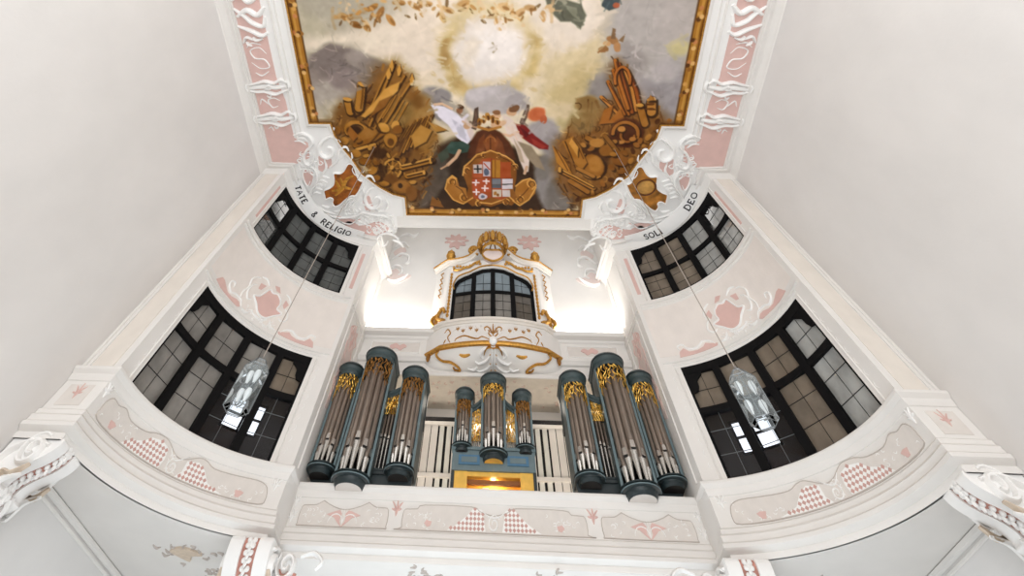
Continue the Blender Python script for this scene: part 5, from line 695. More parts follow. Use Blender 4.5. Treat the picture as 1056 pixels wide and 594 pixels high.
('p',[(-3.43,4.57),(-3.44,4.37),(-3.32,4.14),(-3.28,4.4),(-3.36,4.57)],(206,156,72),0.016,1,0.25),
('p',[(-3.53,4.96),(-2.99,4.68),(-3.09,5.02),(-3.5,5.38),(-3.93,5.74),(-4.29,6.03),(-4.42,5.96)],(52,30,10),0.03,0.8,0.1),
('p',[(-3.56,4.91),(-3.02,4.64),(-3.12,4.98),(-3.53,5.33),(-3.96,5.69),(-4.32,5.99),(-4.45,5.92)],(206,156,72),0.032,1,0.25),
('p',[(-3.76,5.38),(-3.29,5.16),(-3.59,5.59),(-4.16,6.03)],(52,30,10),0.03,0.8,0.1),
('p',[(-3.79,5.34),(-3.32,5.12),(-3.62,5.55),(-4.19,5.99)],(150,98,34),0.026,1,0.25),
('l',[(-4.28,4.82),(-4.45,5.66)],(52,30,10),0.025,0.8,0.1,0.176),
('l',[(-4.31,4.78),(-4.48,5.62)],(184,130,48),0.016,1,0.1,0.129),
('l',[(-4.24,4.78),(-4.41,5.62)],(120,78,26),0.016,1,0.1,0.032),
('p',[(-4.12,4.82),(-4.13,4.85),(-4.17,4.87),(-4.22,4.88),(-4.28,4.89),(-4.34,4.88),(-4.39,4.87),(-4.43,4.85),(-4.43,4.82),(-4.42,4.79),(-4.38,4.77),(-4.33,4.76),(-4.27,4.75),(-4.21,4.76),(-4.16,4.77),(-4.12,4.79)],(52,30,10),0.03,0.8,0.1),
('p',[(-4.15,4.78),(-4.16,4.8),(-4.2,4.83),(-4.25,4.84),(-4.31,4.85),(-4.37,4.84),(-4.42,4.83),(-4.46,4.81),(-4.46,4.78),(-4.45,4.75),(-4.41,4.73),(-4.36,4.72),(-4.3,4.71),(-4.24,4.72),(-4.19,4.73),(-4.15,4.75)],(206,156,72),0.019,1,1),
('l',[(-4.81,5.38),(-4.77,5.81)],(52,30,10),0.025,0.8,0.1,0.156),
('l',[(-4.83,5.34),(-4.79,5.77)],(184,130,48),0.016,1,0.1,0.114),
('p',[(-4.68,5.35),(-4.7,5.37),(-4.73,5.4),(-4.78,5.41),(-4.84,5.42),(-4.89,5.41),(-4.94,5.4),(-4.97,5.37),(-4.97,5.35),(-4.96,5.32),(-4.92,5.3),(-4.87,5.28),(-4.82,5.28),(-4.76,5.28),(-4.72,5.3),(-4.69,5.32)],(52,30,10),0.03,0.8,0.1),
('p',[(-4.71,5.3),(-4.73,5.33),(-4.76,5.35),(-4.81,5.37),(-4.87,5.38),(-4.92,5.37),(-4.97,5.36),(-5.0,5.33),(-5.0,5.31),(-4.99,5.28),(-4.95,5.25),(-4.9,5.24),(-4.85,5.23),(-4.79,5.24),(-4.75,5.25),(-4.72,5.28)],(206,156,72),0.019,1,1),
('l',[(-4.71,5.41),(-4.69,5.77)],(62,36,12),0.016,1,0.1,0.025),
('l',[(-4.97,6.63),(-4.99,6.54),(-4.98,6.44),(-4.93,6.34),(-4.85,6.26),(-4.75,6.21),(-4.64,6.18),(-4.53,6.19),(-4.44,6.23),(-4.37,6.3),(-4.33,6.39),(-4.32,6.49),(-4.36,6.59),(-4.42,6.67)],(52,30,10),0.025,0.8,0.1,0.096),
('l',[(-4.99,6.59),(-5.02,6.5),(-5.01,6.4),(-4.96,6.3),(-4.88,6.22),(-4.78,6.16),(-4.67,6.14),(-4.56,6.15),(-4.46,6.19),(-4.39,6.26),(-4.35,6.34),(-4.35,6.44),(-4.38,6.54),(-4.45,6.63)],(184,130,48),0.017,1,0.1,0.067),
('p',[(-4.49,6.51),(-4.52,6.6),(-4.59,6.68),(-4.68,6.73),(-4.79,6.74),(-4.89,6.73),(-4.97,6.68),(-5.02,6.6),(-5.03,6.52),(-4.99,6.43),(-4.93,6.36),(-4.83,6.31),(-4.73,6.29),(-4.63,6.3),(-4.55,6.35),(-4.5,6.43)],(62,36,12),0.05,1,1),
('p',[(-4.86,6.33),(-4.58,6.71),(-4.81,6.95),(-4.97,6.64)],(52,30,10),0.03,0.8,0.1),
('p',[(-4.89,6.29),(-4.61,6.67),(-4.84,6.9),(-5.0,6.59)],(170,110,40),0.027,1,0.25),
('p',[(-4.01,6.53),(-4.01,6.64),(-4.07,6.75),(-4.17,6.85),(-4.29,6.92),(-4.42,6.95),(-4.54,6.94),(-4.63,6.89),(-4.67,6.8),(-4.67,6.69),(-4.61,6.58),(-4.51,6.48),(-4.39,6.41),(-4.26,6.38),(-4.14,6.39),(-4.05,6.45)],(170,118,46),0.05,1,1),
('l',[(-4.77,7.1),(-4.13,6.86),(-3.69,6.55)],(52,30,10),0.025,0.8,0.1,0.116),
('l',[(-4.79,7.06),(-4.16,6.82),(-3.72,6.51)],(158,104,32),0.017,1,0.1,0.084),
('l',[(-4.72,7.26),(-4.08,7.05)],(52,30,10),0.025,0.8,0.1,0.076),
('l',[(-4.75,7.21),(-4.11,7.01)],(206,156,72),0.017,1,0.1,0.051),
('p',[(-3.51,6.4),(-3.53,6.47),(-3.59,6.53),(-3.67,6.58),(-3.76,6.59),(-3.85,6.58),(-3.92,6.54),(-3.96,6.48),(-3.97,6.4),(-3.95,6.33),(-3.89,6.27),(-3.81,6.23),(-3.72,6.21),(-3.63,6.23),(-3.56,6.27),(-3.52,6.33)],(52,30,10),0.03,0.8,0.1),
('p',[(-3.54,6.35),(-3.56,6.43),(-3.62,6.49),(-3.7,6.53),(-3.79,6.55),(-3.88,6.53),(-3.95,6.49),(-3.99,6.43),(-4.0,6.36),(-3.98,6.29),(-3.92,6.23),(-3.84,6.18),(-3.75,6.17),(-3.66,6.18),(-3.59,6.22),(-3.55,6.28)],(206,156,72),0.033,1,1),
('p',[(-3.25,6.85),(-3.28,6.97),(-3.35,7.07),(-3.44,7.14),(-3.55,7.17),(-3.65,7.15),(-3.73,7.08),(-3.78,6.98),(-3.79,6.86),(-3.75,6.74),(-3.69,6.64),(-3.59,6.57),(-3.49,6.55),(-3.39,6.57),(-3.31,6.64),(-3.26,6.74)],(52,30,10),0.03,0.8,0.1),
('p',[(-3.28,6.81),(-3.31,6.93),(-3.38,7.03),(-3.47,7.1),(-3.58,7.12),(-3.68,7.1),(-3.76,7.03),(-3.81,6.93),(-3.82,6.81),(-3.79,6.7),(-3.72,6.6),(-3.62,6.53),(-3.52,6.51),(-3.42,6.53),(-3.34,6.59),(-3.29,6.69)],(184,130,48),0.04,1,1),
('p',[(-3.42,6.89),(-3.44,6.95),(-3.47,7.0),(-3.52,7.03),(-3.57,7.04),(-3.62,7.03),(-3.66,7.0),(-3.69,6.95),(-3.69,6.89),(-3.68,6.83),(-3.64,6.78),(-3.59,6.75),(-3.54,6.73),(-3.49,6.75),(-3.45,6.78),(-3.43,6.83)],(110,70,22),0.034,1,1),
('p',[(-3.1,6.28),(-3.12,6.36),(-3.16,6.42),(-3.22,6.46),(-3.28,6.47),(-3.34,6.46),(-3.39,6.42),(-3.42,6.36),(-3.43,6.29),(-3.41,6.21),(-3.37,6.15),(-3.31,6.11),(-3.25,6.1),(-3.18,6.11),(-3.13,6.15),(-3.1,6.21)],(52,30,10),0.03,0.8,0.1),
('p',[(-3.13,6.24),(-3.15,6.31),(-3.19,6.37),(-3.25,6.41),(-3.31,6.43),(-3.37,6.41),(-3.42,6.37),(-3.46,6.31),(-3.46,6.24),(-3.44,6.17),(-3.4,6.11),(-3.34,6.07),(-3.28,6.06),(-3.22,6.07),(-3.17,6.11),(-3.14,6.17)],(206,156,72),0.026,1,1),
('p',[(-3.01,6.43),(-3.03,6.49),(-3.08,6.54),(-3.15,6.57),(-3.22,6.59),(-3.3,6.58),(-3.36,6.54),(-3.4,6.49),(-3.41,6.44),(-3.39,6.38),(-3.34,6.33),(-3.27,6.3),(-3.2,6.28),(-3.12,6.3),(-3.06,6.33),(-3.02,6.38)],(52,30,10),0.03,0.8,0.1),
('p',[(-3.04,6.39),(-3.06,6.45),(-3.11,6.5),(-3.18,6.53),(-3.26,6.54),(-3.33,6.53),(-3.39,6.5),(-3.43,6.45),(-3.44,6.39),(-3.42,6.33),(-3.37,6.28),(-3.31,6.25),(-3.23,6.24),(-3.15,6.25),(-3.09,6.28),(-3.05,6.33)],(150,98,34),0.027,1,1),
('l',[(-4.05,5.91),(-3.85,6.51),(-4.32,7.05)],(62,36,12),0.027,0.7,0.1,0.033),
('l',[(-4.48,6.14),(-4.11,6.43)],(62,36,12),0.027,0.7,0.1,0.033),
('p',[(-3.7,7.36),(-3.74,7.45),(-3.81,7.53),(-3.92,7.58),(-4.04,7.6),(-4.16,7.59),(-4.25,7.53),(-4.31,7.46),(-4.32,7.37),(-4.29,7.27),(-4.21,7.2),(-4.11,7.14),(-3.99,7.13),(-3.87,7.14),(-3.78,7.19),(-3.72,7.27)],(62,36,12),0.068,0.8,1),
('p',[(-2.69,7.04),(-2.73,7.18),(-2.79,7.31),(-2.89,7.4),(-2.99,7.43),(-3.1,7.4),(-3.18,7.32),(-3.23,7.19),(-3.23,7.04),(-3.2,6.89),(-3.13,6.77),(-3.04,6.68),(-2.93,6.65),(-2.83,6.68),(-2.75,6.76),(-2.7,6.89)],(84,50,18),0.084,0.8,1),
('l',[(-3.24,7.48),(-2.6,6.09)],(52,30,10),0.025,0.8,0.1,0.048),
('l',[(-3.27,7.43),(-2.62,6.05)],(140,92,32),0.017,1,0.1,0.027),
('l',[(-3.09,7.36),(-2.49,6.05)],(52,30,10),0.025,0.8,0.1,0.048),
('l',[(-3.12,7.31),(-2.52,6.01)],(184,130,48),0.017,1,0.1,0.027),
('l',[(-2.95,7.24),(-2.39,6.02)],(52,30,10),0.025,0.8,0.1,0.048),
('l',[(-2.98,7.19),(-2.42,5.98)],(140,92,32),0.017,1,0.1,0.027),
('l',[(-2.8,7.12),(-2.29,5.98)],(52,30,10),0.025,0.8,0.1,0.048),
('l',[(-2.83,7.08),(-2.32,5.94)],(184,130,48),0.017,1,0.1,0.027),
('l',[(-2.66,7.0),(-2.19,5.94)],(52,30,10),0.025,0.8,0.1,0.048),
('l',[(-2.69,6.96),(-2.22,5.9)],(140,92,32),0.017,1,0.1,0.026),
('l',[(-2.52,6.88),(-2.09,5.9)],(52,30,10),0.025,0.8,0.1,0.048),
('l',[(-2.55,6.84),(-2.12,5.86)],(184,130,48),0.016,1,0.1,0.026),
('l',[(-2.38,6.77),(-1.99,5.87)],(52,30,10),0.025,0.8,0.1,0.048),
('l',[(-2.4,6.72),(-2.02,5.83)],(140,92,32),0.016,1,0.1,0.026),
('l',[(-3.52,7.24),(-2.97,6.35)],(62,36,12),0.017,0.7,0.1,0.017),
('l',[(-3.34,7.08),(-2.84,6.27)],(62,36,12),0.017,0.7,0.1,0.017),
('l',[(-3.16,6.92),(-2.7,6.2)],(62,36,12),0.017,0.7,0.1,0.017),
('l',[(-2.98,6.77),(-2.56,6.12)],(62,36,12),0.017,0.7,0.1,0.017),
('l',[(-2.8,6.61),(-2.43,6.05)],(62,36,12),0.017,0.7,0.1,0.017),
('l',[(-2.62,6.46),(-2.29,5.98)],(62,36,12),0.016,0.7,0.1,0.016),
('p',[(-2.77,6.7),(-2.4,6.24),(-2.02,6.46),(-2.25,6.92),(-2.67,7.16)],(52,30,10),0.03,0.8,0.1),
('p',[(-2.8,6.65),(-2.44,6.2),(-2.05,6.42),(-2.28,6.88),(-2.7,7.11)],(190,142,64),0.033,1,0.25),
('p',[(-2.2,6.09),(-1.88,6.24),(-1.49,6.46),(-1.89,6.54)],(52,30,10),0.03,0.8,0.1),
('p',[(-2.23,6.05),(-1.91,6.19),(-1.53,6.41),(-1.93,6.49)],(186,140,66),0.033,1,0.25),
('l',[(-3.22,8.05),(-3.27,8.24),(-3.39,8.39),(-3.53,8.46),(-3.68,8.44),(-3.8,8.32),(-3.85,8.15),(-3.83,7.96),(-3.74,7.78),(-3.61,7.67),(-3.46,7.65),(-3.33,7.71),(-3.24,7.86),(-3.22,8.05)],(52,30,10),0.025,0.8,0.1,0.06),
('l',[(-3.25,8.0),(-3.3,8.19),(-3.41,8.34),(-3.56,8.41),(-3.71,8.39),(-3.82,8.28),(-3.87,8.11),(-3.85,7.91),(-3.77,7.74),(-3.63,7.63),(-3.49,7.6),(-3.35,7.67),(-3.27,7.81),(-3.25,8.0)],(206,156,72),0.017,1,0.1,0.038),
('l',[(-3.84,8.01),(-3.28,8.0)],(184,130,48),0.017,1,0.1,0.023),
('l',[(-3.73,7.75),(-3.39,8.27)],(184,130,48),0.017,1,0.1,0.023),
('l',[(-3.53,7.64),(-3.6,8.38)],(184,130,48),0.017,1,0.1,0.023),
('l',[(-3.34,7.74),(-3.78,8.27)],(184,130,48),0.017,1,0.1,0.023),
('p',[(-3.45,8.05),(-3.46,8.09),(-3.48,8.12),(-3.51,8.14),(-3.54,8.14),(-3.56,8.14),(-3.59,8.12),(-3.6,8.09),(-3.6,8.05),(-3.59,8.02),(-3.58,7.99),(-3.55,7.97),(-3.52,7.96),(-3.49,7.97),(-3.47,7.99),(-3.45,8.02)],(52,30,10),0.03,0.8,0.1),
('p',[(-3.48,8.0),(-3.49,8.04),(-3.51,8.07),(-3.54,8.09),(-3.57,8.09),(-3.6,8.09),(-3.62,8.07),(-3.63,8.04),(-3.64,8.01),(-3.63,7.97),(-3.61,7.94),(-3.58,7.92),(-3.55,7.91),(-3.52,7.92),(-3.5,7.94),(-3.49,7.97)],(206,156,72),0.014,1,1),
('p',[(-3.36,8.5),(-3.39,8.6),(-3.46,8.68),(-3.56,8.74),(-3.67,8.76),(-3.77,8.74),(-3.86,8.69),(-3.91,8.61),(-3.93,8.51),(-3.89,8.41),(-3.82,8.33),(-3.73,8.27),(-3.62,8.25),(-3.51,8.27),(-3.43,8.32),(-3.37,8.4)],(120,76,26),0.053,1,1),
('p',[(-3.72,8.17),(-3.74,8.28),(-3.79,8.38),(-3.85,8.44),(-3.92,8.47),(-3.99,8.45),(-4.04,8.38),(-4.06,8.29),(-4.07,8.18),(-4.04,8.06),(-3.99,7.97),(-3.93,7.91),(-3.86,7.88),(-3.8,7.91),(-3.75,7.97),(-3.72,8.06)],(62,36,12),0.052,0.8,1),
('l',[(-3.18,8.0),(-2.09,7.67)],(52,30,10),0.025,0.8,0.1,0.136),
('l',[(-3.21,7.96),(-2.12,7.62)],(184,130,48),0.017,1,0.1,0.103),
('l',[(-3.18,7.92),(-2.09,7.59)],(52,30,10),0.025,0.8,0.1,0.056),
('l',[(-3.2,7.88),(-2.12,7.54)],(206,156,72),0.017,1,0.1,0.034),
('p',[(-2.02,7.67),(-2.03,7.72),(-2.04,7.77),(-2.07,7.8),(-2.09,7.82),(-2.12,7.8),(-2.14,7.77),(-2.15,7.73),(-2.15,7.67),(-2.15,7.62),(-2.13,7.57),(-2.11,7.54),(-2.08,7.53),(-2.05,7.54),(-2.03,7.57),(-2.02,7.61)],(52,30,10),0.03,0.8,0.1),
('p',[(-2.05,7.62),(-2.06,7.68),(-2.08,7.72),(-2.1,7.76),(-2.13,7.77),(-2.16,7.76),(-2.18,7.72),(-2.19,7.68),(-2.19,7.62),(-2.18,7.57),(-2.16,7.52),(-2.14,7.49),(-2.11,7.48),(-2.09,7.49),(-2.07,7.52),(-2.06,7.57)],(206,156,72),0.017,1,1),
('p',[(-2.05,7.62),(-2.05,7.65),(-2.06,7.68),(-2.08,7.7),(-2.09,7.71),(-2.11,7.7),(-2.12,7.68),(-2.13,7.66),(-2.13,7.62),(-2.12,7.59),(-2.11,7.56),(-2.1,7.54),(-2.08,7.53),(-2.07,7.54),(-2.06,7.56),(-2.05,7.59)],(62,36,12),0.014,1,1),
('l',[(-3.04,8.38),(-2.43,8.2)],(52,30,10),0.025,0.8,0.1,0.116),
('l',[(-3.07,8.33),(-2.46,8.16)],(184,130,48),0.017,1,0.1,0.087),
('l',[(-3.03,8.31),(-2.43,8.14)],(52,30,10),0.025,0.8,0.1,0.048),
('l',[(-3.06,8.27),(-2.46,8.09)],(206,156,72),0.017,1,0.1,0.028),
('p',[(-2.35,8.2),(-2.36,8.25),(-2.38,8.29),(-2.4,8.32),(-2.42,8.33),(-2.44,8.32),(-2.46,8.29),(-2.46,8.25),(-2.47,8.21),(-2.46,8.16),(-2.44,8.12),(-2.42,8.09),(-2.4,8.08),(-2.38,8.09),(-2.37,8.12),(-2.36,8.16)],(52,30,10),0.03,0.8,0.1),
('p',[(-2.39,8.15),(-2.4,8.2),(-2.41,8.24),(-2.43,8.27),(-2.45,8.28),(-2.47,8.27),(-2.49,8.24),(-2.5,8.2),(-2.5,8.16),(-2.49,8.11),(-2.48,8.07),(-2.46,8.04),(-2.44,8.03),(-2.42,8.04),(-2.4,8.07),(-2.39,8.11)],(206,156,72),0.017,1,1),
('p',[(-2.93,8.84),(-2.96,8.96),(-3.04,9.06),(-3.15,9.13),(-3.27,9.15),(-3.39,9.13),(-3.49,9.07),(-3.55,8.97),(-3.57,8.85),(-3.53,8.74),(-3.45,8.64),(-3.34,8.57),(-3.22,8.55),(-3.1,8.57),(-3.0,8.63),(-2.94,8.73)],(52,30,10),0.03,0.8,0.1),
('p',[(-2.96,8.79),(-3.0,8.91),(-3.07,9.01),(-3.18,9.08),(-3.31,9.1),(-3.43,9.08),(-3.53,9.01),(-3.59,8.92),(-3.6,8.8),(-3.57,8.69),(-3.49,8.59),(-3.38,8.52),(-3.26,8.5),(-3.14,8.52),(-3.04,8.58),(-2.98,8.68)],(168,116,48),0.043,1,1),
('p',[(-3.26,8.75),(-3.27,8.8),(-3.29,8.83),(-3.32,8.86),(-3.36,8.87),(-3.39,8.86),(-3.42,8.84),(-3.44,8.8),(-3.44,8.76),(-3.43,8.71),(-3.41,8.68),(-3.37,8.65),(-3.34,8.64),(-3.3,8.65),(-3.28,8.68),(-3.26,8.71)],(62,36,12),0.021,1,1),
('p',[(-2.74,9.14),(-2.76,9.28),(-2.82,9.39),(-2.89,9.47),(-2.98,9.5),(-3.06,9.47),(-3.12,9.4),(-3.16,9.28),(-3.16,9.15),(-3.14,9.02),(-3.08,8.9),(-3.01,8.83),(-2.92,8.8),(-2.84,8.83),(-2.78,8.9),(-2.74,9.01)],(52,30,10),0.03,0.8,0.1),
('p',[(-2.77,9.09),(-2.8,9.23),(-2.85,9.34),(-2.93,9.42),(-3.01,9.45),(-3.09,9.42),(-3.16,9.35),(-3.19,9.23),(-3.2,9.1),(-3.17,8.97),(-3.12,8.85),(-3.04,8.78),(-2.96,8.75),(-2.88,8.78),(-2.82,8.85),(-2.78,8.96)],(140,92,36),0.043,1,1),
('p',[(-3.66,8.73),(-3.68,8.78),(-3.72,8.82),(-3.78,8.85),(-3.85,8.86),(-3.92,8.85),(-3.97,8.82),(-4.01,8.78),(-4.02,8.73),(-4.0,8.68),(-3.95,8.64),(-3.89,8.61),(-3.83,8.6),(-3.76,8.61),(-3.7,8.64),(-3.67,8.68)],(52,30,10),0.03,0.8,0.1),
('p',[(-3.69,8.68),(-3.71,8.72),(-3.76,8.77),(-3.82,8.8),(-3.88,8.81),(-3.95,8.8),(-4.01,8.77),(-4.04,8.73),(-4.05,8.68),(-4.03,8.63),(-3.99,8.59),(-3.93,8.56),(-3.86,8.55),(-3.79,8.56),(-3.74,8.59),(-3.7,8.63)],(184,130,48),0.028,1,1),
('p',[(-3.92,8.48),(-3.94,8.52),(-3.98,8.57),(-4.04,8.59),(-4.11,8.6),(-4.17,8.6),(-4.23,8.57),(-4.26,8.53),(-4.27,8.48),(-4.25,8.43),(-4.21,8.39),(-4.15,8.36),(-4.08,8.35),(-4.01,8.36),(-3.96,8.39),(-3.93,8.43)],(52,30,10),0.03,0.8,0.1),
('p',[(-3.95,8.42),(-3.97,8.47),(-4.01,8.52),(-4.07,8.54),(-4.14,8.55),(-4.21,8.55),(-4.26,8.52),(-4.3,8.48),(-4.3,8.43),(-4.29,8.38),(-4.24,8.34),(-4.18,8.31),(-4.11,8.3),(-4.05,8.31),(-3.99,8.34),(-3.96,8.38)],(158,104,32),0.028,1,1),
('p',[(-4.06,8.14),(-4.08,8.21),(-4.13,8.26),(-4.21,8.3),(-4.29,8.31),(-4.37,8.3),(-4.43,8.26),(-4.47,8.21),(-4.48,8.15),(-4.46,8.08),(-4.4,8.03),(-4.33,7.99),(-4.25,7.98),(-4.17,7.99),(-4.11,8.03),(-4.07,8.08)],(52,30,10),0.03,0.8,0.1),
('p',[(-4.09,8.09),(-4.11,8.16),(-4.17,8.21),(-4.24,8.25),(-4.32,8.26),(-4.4,8.25),(-4.46,8.22),(-4.5,8.16),(-4.51,8.1),(-4.49,8.03),(-4.44,7.98),(-4.36,7.94),(-4.28,7.93),(-4.2,7.94),(-4.14,7.98),(-4.1,8.03)],(184,130,48),0.028,1,1),
('p',[(-4.36,7.74),(-4.38,7.8),(-4.44,7.85),(-4.51,7.89),(-4.59,7.9),(-4.67,7.89),(-4.73,7.86),(-4.77,7.8),(-4.78,7.74),(-4.75,7.68),(-4.7,7.63),(-4.63,7.59),(-4.55,7.58),(-4.47,7.59),(-4.41,7.62),(-4.37,7.67)],(52,30,10),0.03,0.8,0.1),
('p',[(-4.39,7.69),(-4.42,7.75),(-4.47,7.8),(-4.54,7.84),(-4.62,7.85),(-4.7,7.84),(-4.76,7.81),(-4.8,7.75),(-4.81,7.69),(-4.78,7.63),(-4.73,7.58),(-4.66,7.54),(-4.58,7.53),(-4.5,7.54),(-4.44,7.57),(-4.4,7.63)],(158,104,32),0.028,1,1),
('p',[(-4.63,7.42),(-4.65,7.48),(-4.7,7.53),(-4.76,7.57),(-4.83,7.58),(-4.89,7.57),(-4.94,7.53),(-4.97,7.48),(-4.98,7.42),(-4.96,7.36),(-4.91,7.31),(-4.85,7.27),(-4.78,7.26),(-4.72,7.27),(-4.67,7.3),(-4.64,7.36)],(52,30,10),0.03,0.8,0.1),
('p',[(-4.66,7.37),(-4.68,7.43),(-4.73,7.48),(-4.79,7.52),(-4.86,7.53),(-4.92,7.52),(-4.97,7.49),(-5.0,7.43),(-5.01,7.37),(-4.99,7.31),(-4.94,7.26),(-4.88,7.23),(-4.82,7.21),(-4.75,7.22),(-4.7,7.26),(-4.67,7.31)],(184,130,48),0.028,1,1),
('p',[(-4.98,6.95),(-5.0,7.01),(-5.05,7.06),(-5.11,7.09),(-5.17,7.11),(-5.24,7.09),(-5.29,7.06),(-5.32,7.01),(-5.32,6.95),(-5.3,6.89),(-5.26,6.84),(-5.2,6.81),(-5.13,6.79),(-5.07,6.8),(-5.02,6.84),(-4.99,6.89)],(52,30,10),0.03,0.8,0.1),
('p',[(-5.01,6.9),(-5.03,6.96),(-5.08,7.01),(-5.14,7.05),(-5.2,7.06),(-5.27,7.05),(-5.32,7.01),(-5.35,6.96),(-5.35,6.9),(-5.33,6.84),(-5.29,6.79),(-5.23,6.76),(-5.16,6.75),(-5.1,6.76),(-5.05,6.79),(-5.02,6.84)],(184,130,48),0.027,1,1),
('p',[(-5.2,6.56),(-5.22,6.62),(-5.26,6.67),(-5.32,6.71),(-5.39,6.72),(-5.45,6.71),(-5.5,6.67),(-5.53,6.63),(-5.53,6.57),(-5.51,6.51),(-5.47,6.46),(-5.41,6.43),(-5.34,6.41),(-5.28,6.42),(-5.23,6.46),(-5.2,6.51)],(52,30,10),0.03,0.8,0.1),
('p',[(-5.23,6.52),(-5.25,6.58),(-5.29,6.63),(-5.35,6.66),(-5.42,6.67),(-5.48,6.66),(-5.53,6.63),(-5.56,6.58),(-5.56,6.52),(-5.54,6.46),(-5.5,6.41),(-5.44,6.38),(-5.37,6.37),(-5.31,6.38),(-5.26,6.41),(-5.23,6.46)],(158,104,32),0.027,1,1),
('p',[(-4.35,7.49),(-4.37,7.52),(-4.39,7.55),(-4.43,7.57),(-4.48,7.58),(-4.52,7.57),(-4.56,7.55),(-4.58,7.53),(-4.59,7.5),(-4.57,7.47),(-4.55,7.44),(-4.51,7.42),(-4.46,7.42),(-4.42,7.42),(-4.38,7.44),(-4.36,7.46)],(52,30,10),0.03,0.8,0.1),
('p',[(-4.39,7.45),(-4.4,7.48),(-4.43,7.5),(-4.47,7.52),(-4.51,7.53),(-4.56,7.52),(-4.59,7.51),(-4.61,7.48),(-4.62,7.45),(-4.61,7.42),(-4.58,7.39),(-4.54,7.37),(-4.49,7.37),(-4.45,7.37),(-4.41,7.39),(-4.39,7.42)],(206,156,72),0.024,0.9,1),
('p',[(-4.08,7.9),(-4.11,7.92),(-4.14,7.92),(-4.18,7.91),(-4.21,7.88),(-4.24,7.84),(-4.26,7.8),(-4.26,7.76),(-4.24,7.73),(-4.22,7.71),(-4.18,7.71),(-4.15,7.72),(-4.11,7.75),(-4.08,7.79),(-4.07,7.83),(-4.07,7.87)],(52,30,10),0.03,0.8,0.1),
('p',[(-4.11,7.85),(-4.14,7.87),(-4.17,7.87),(-4.21,7.86),(-4.25,7.83),(-4.27,7.79),(-4.29,7.75),(-4.29,7.71),(-4.27,7.68),(-4.25,7.66),(-4.21,7.66),(-4.18,7.68),(-4.14,7.7),(-4.12,7.74),(-4.1,7.78),(-4.1,7.82)],(158,104,32),0.024,0.9,1),
('p',[(-4.0,8.07),(-4.03,8.06),(-4.05,8.04),(-4.07,7.99),(-4.07,7.94),(-4.07,7.89),(-4.06,7.84),(-4.04,7.81),(-4.01,7.79),(-3.98,7.8),(-3.96,7.82),(-3.94,7.86),(-3.93,7.91),(-3.94,7.97),(-3.95,8.01),(-3.97,8.05)],(62,36,12),0.024,0.9,1),
('p',[(-4.37,7.29),(-4.38,7.27),(-4.38,7.23),(-4.37,7.18),(-4.35,7.14),(-4.32,7.1),(-4.28,7.07),(-4.25,7.05),(-4.22,7.06),(-4.21,7.08),(-4.21,7.12),(-4.22,7.17),(-4.24,7.21),(-4.27,7.26),(-4.31,7.29),(-4.34,7.3)],(52,30,10),0.03,0.8,0.1),
('p',[(-4.4,7.25),(-4.41,7.22),(-4.42,7.18),(-4.4,7.14),(-4.38,7.09),(-4.35,7.05),(-4.32,7.02),(-4.28,7.01),(-4.26,7.01),(-4.24,7.04),(-4.24,7.07),(-4.25,7.12),(-4.27,7.17),(-4.3,7.21),(-4.34,7.24),(-4.37,7.25)],(206,156,72),0.024,0.9,1),
('p',[(-4.72,6.99),(-4.72,6.96),(-4.7,6.93),(-4.66,6.89),(-4.62,6.87),(-4.58,6.86),(-4.54,6.86),(-4.51,6.87),(-4.49,6.9),(-4.5,6.93),(-4.52,6.96),(-4.55,6.99),(-4.59,7.02),(-4.64,7.03),(-4.68,7.03),(-4.71,7.01)],(52,30,10),0.03,0.8,0.1),
('p',[(-4.75,6.94),(-4.75,6.91),(-4.73,6.88),(-4.69,6.85),(-4.65,6.83),(-4.61,6.81),(-4.57,6.81),(-4.54,6.83),(-4.52,6.85),(-4.53,6.88),(-4.55,6.92),(-4.58,6.95),(-4.62,6.97),(-4.67,6.98),(-4.71,6.98),(-4.74,6.97)],(158,104,32),0.024,0.9,1),
('p',[(-3.46,7.55),(-3.44,7.52),(-3.4,7.51),(-3.36,7.51),(-3.32,7.52),(-3.28,7.54),(-3.25,7.57),(-3.24,7.61),(-3.25,7.64),(-3.26,7.67),(-3.3,7.68),(-3.34,7.68),(-3.38,7.67),(-3.42,7.65),(-3.45,7.62),(-3.46,7.58)],(62,36,12),0.024,0.9,1),
('p',[(-3.69,7.37),(-3.66,7.36),(-3.63,7.38),(-3.6,7.4),(-3.58,7.45),(-3.57,7.49),(-3.57,7.54),(-3.58,7.58),(-3.6,7.6),(-3.63,7.61),(-3.66,7.6),(-3.69,7.57),(-3.71,7.53),(-3.72,7.48),(-3.72,7.43),(-3.71,7.39)],(52,30,10),0.03,0.8,0.1),
('p',[(-3.72,7.32),(-3.7,7.32),(-3.67,7.33),(-3.64,7.36),(-3.62,7.4),(-3.6,7.45),(-3.6,7.49),(-3.61,7.53),(-3.63,7.56),(-3.66,7.56),(-3.69,7.55),(-3.72,7.52),(-3.74,7.48),(-3.75,7.43),(-3.76,7.38),(-3.75,7.35)],(206,156,72),0.024,0.9,1),
('p',[(-3.01,7.51),(-2.99,7.52),(-2.97,7.55),(-2.97,7.6),(-2.98,7.65),(-2.99,7.7),(-3.02,7.75),(-3.05,7.77),(-3.07,7.78),(-3.1,7.76),(-3.11,7.73),(-3.12,7.68),(-3.11,7.63),(-3.09,7.58),(-3.07,7.54),(-3.04,7.51)],(52,30,10),0.03,0.8,0.1),
('p',[(-3.05,7.46),(-3.02,7.47),(-3.01,7.51),(-3.0,7.55),(-3.01,7.61),(-3.03,7.66),(-3.05,7.7),(-3.08,7.72),(-3.11,7.73),(-3.13,7.71),(-3.15,7.68),(-3.15,7.63),(-3.14,7.58),(-3.13,7.53),(-3.1,7.49),(-3.07,7.46)],(158,104,32),0.024,0.9,1),
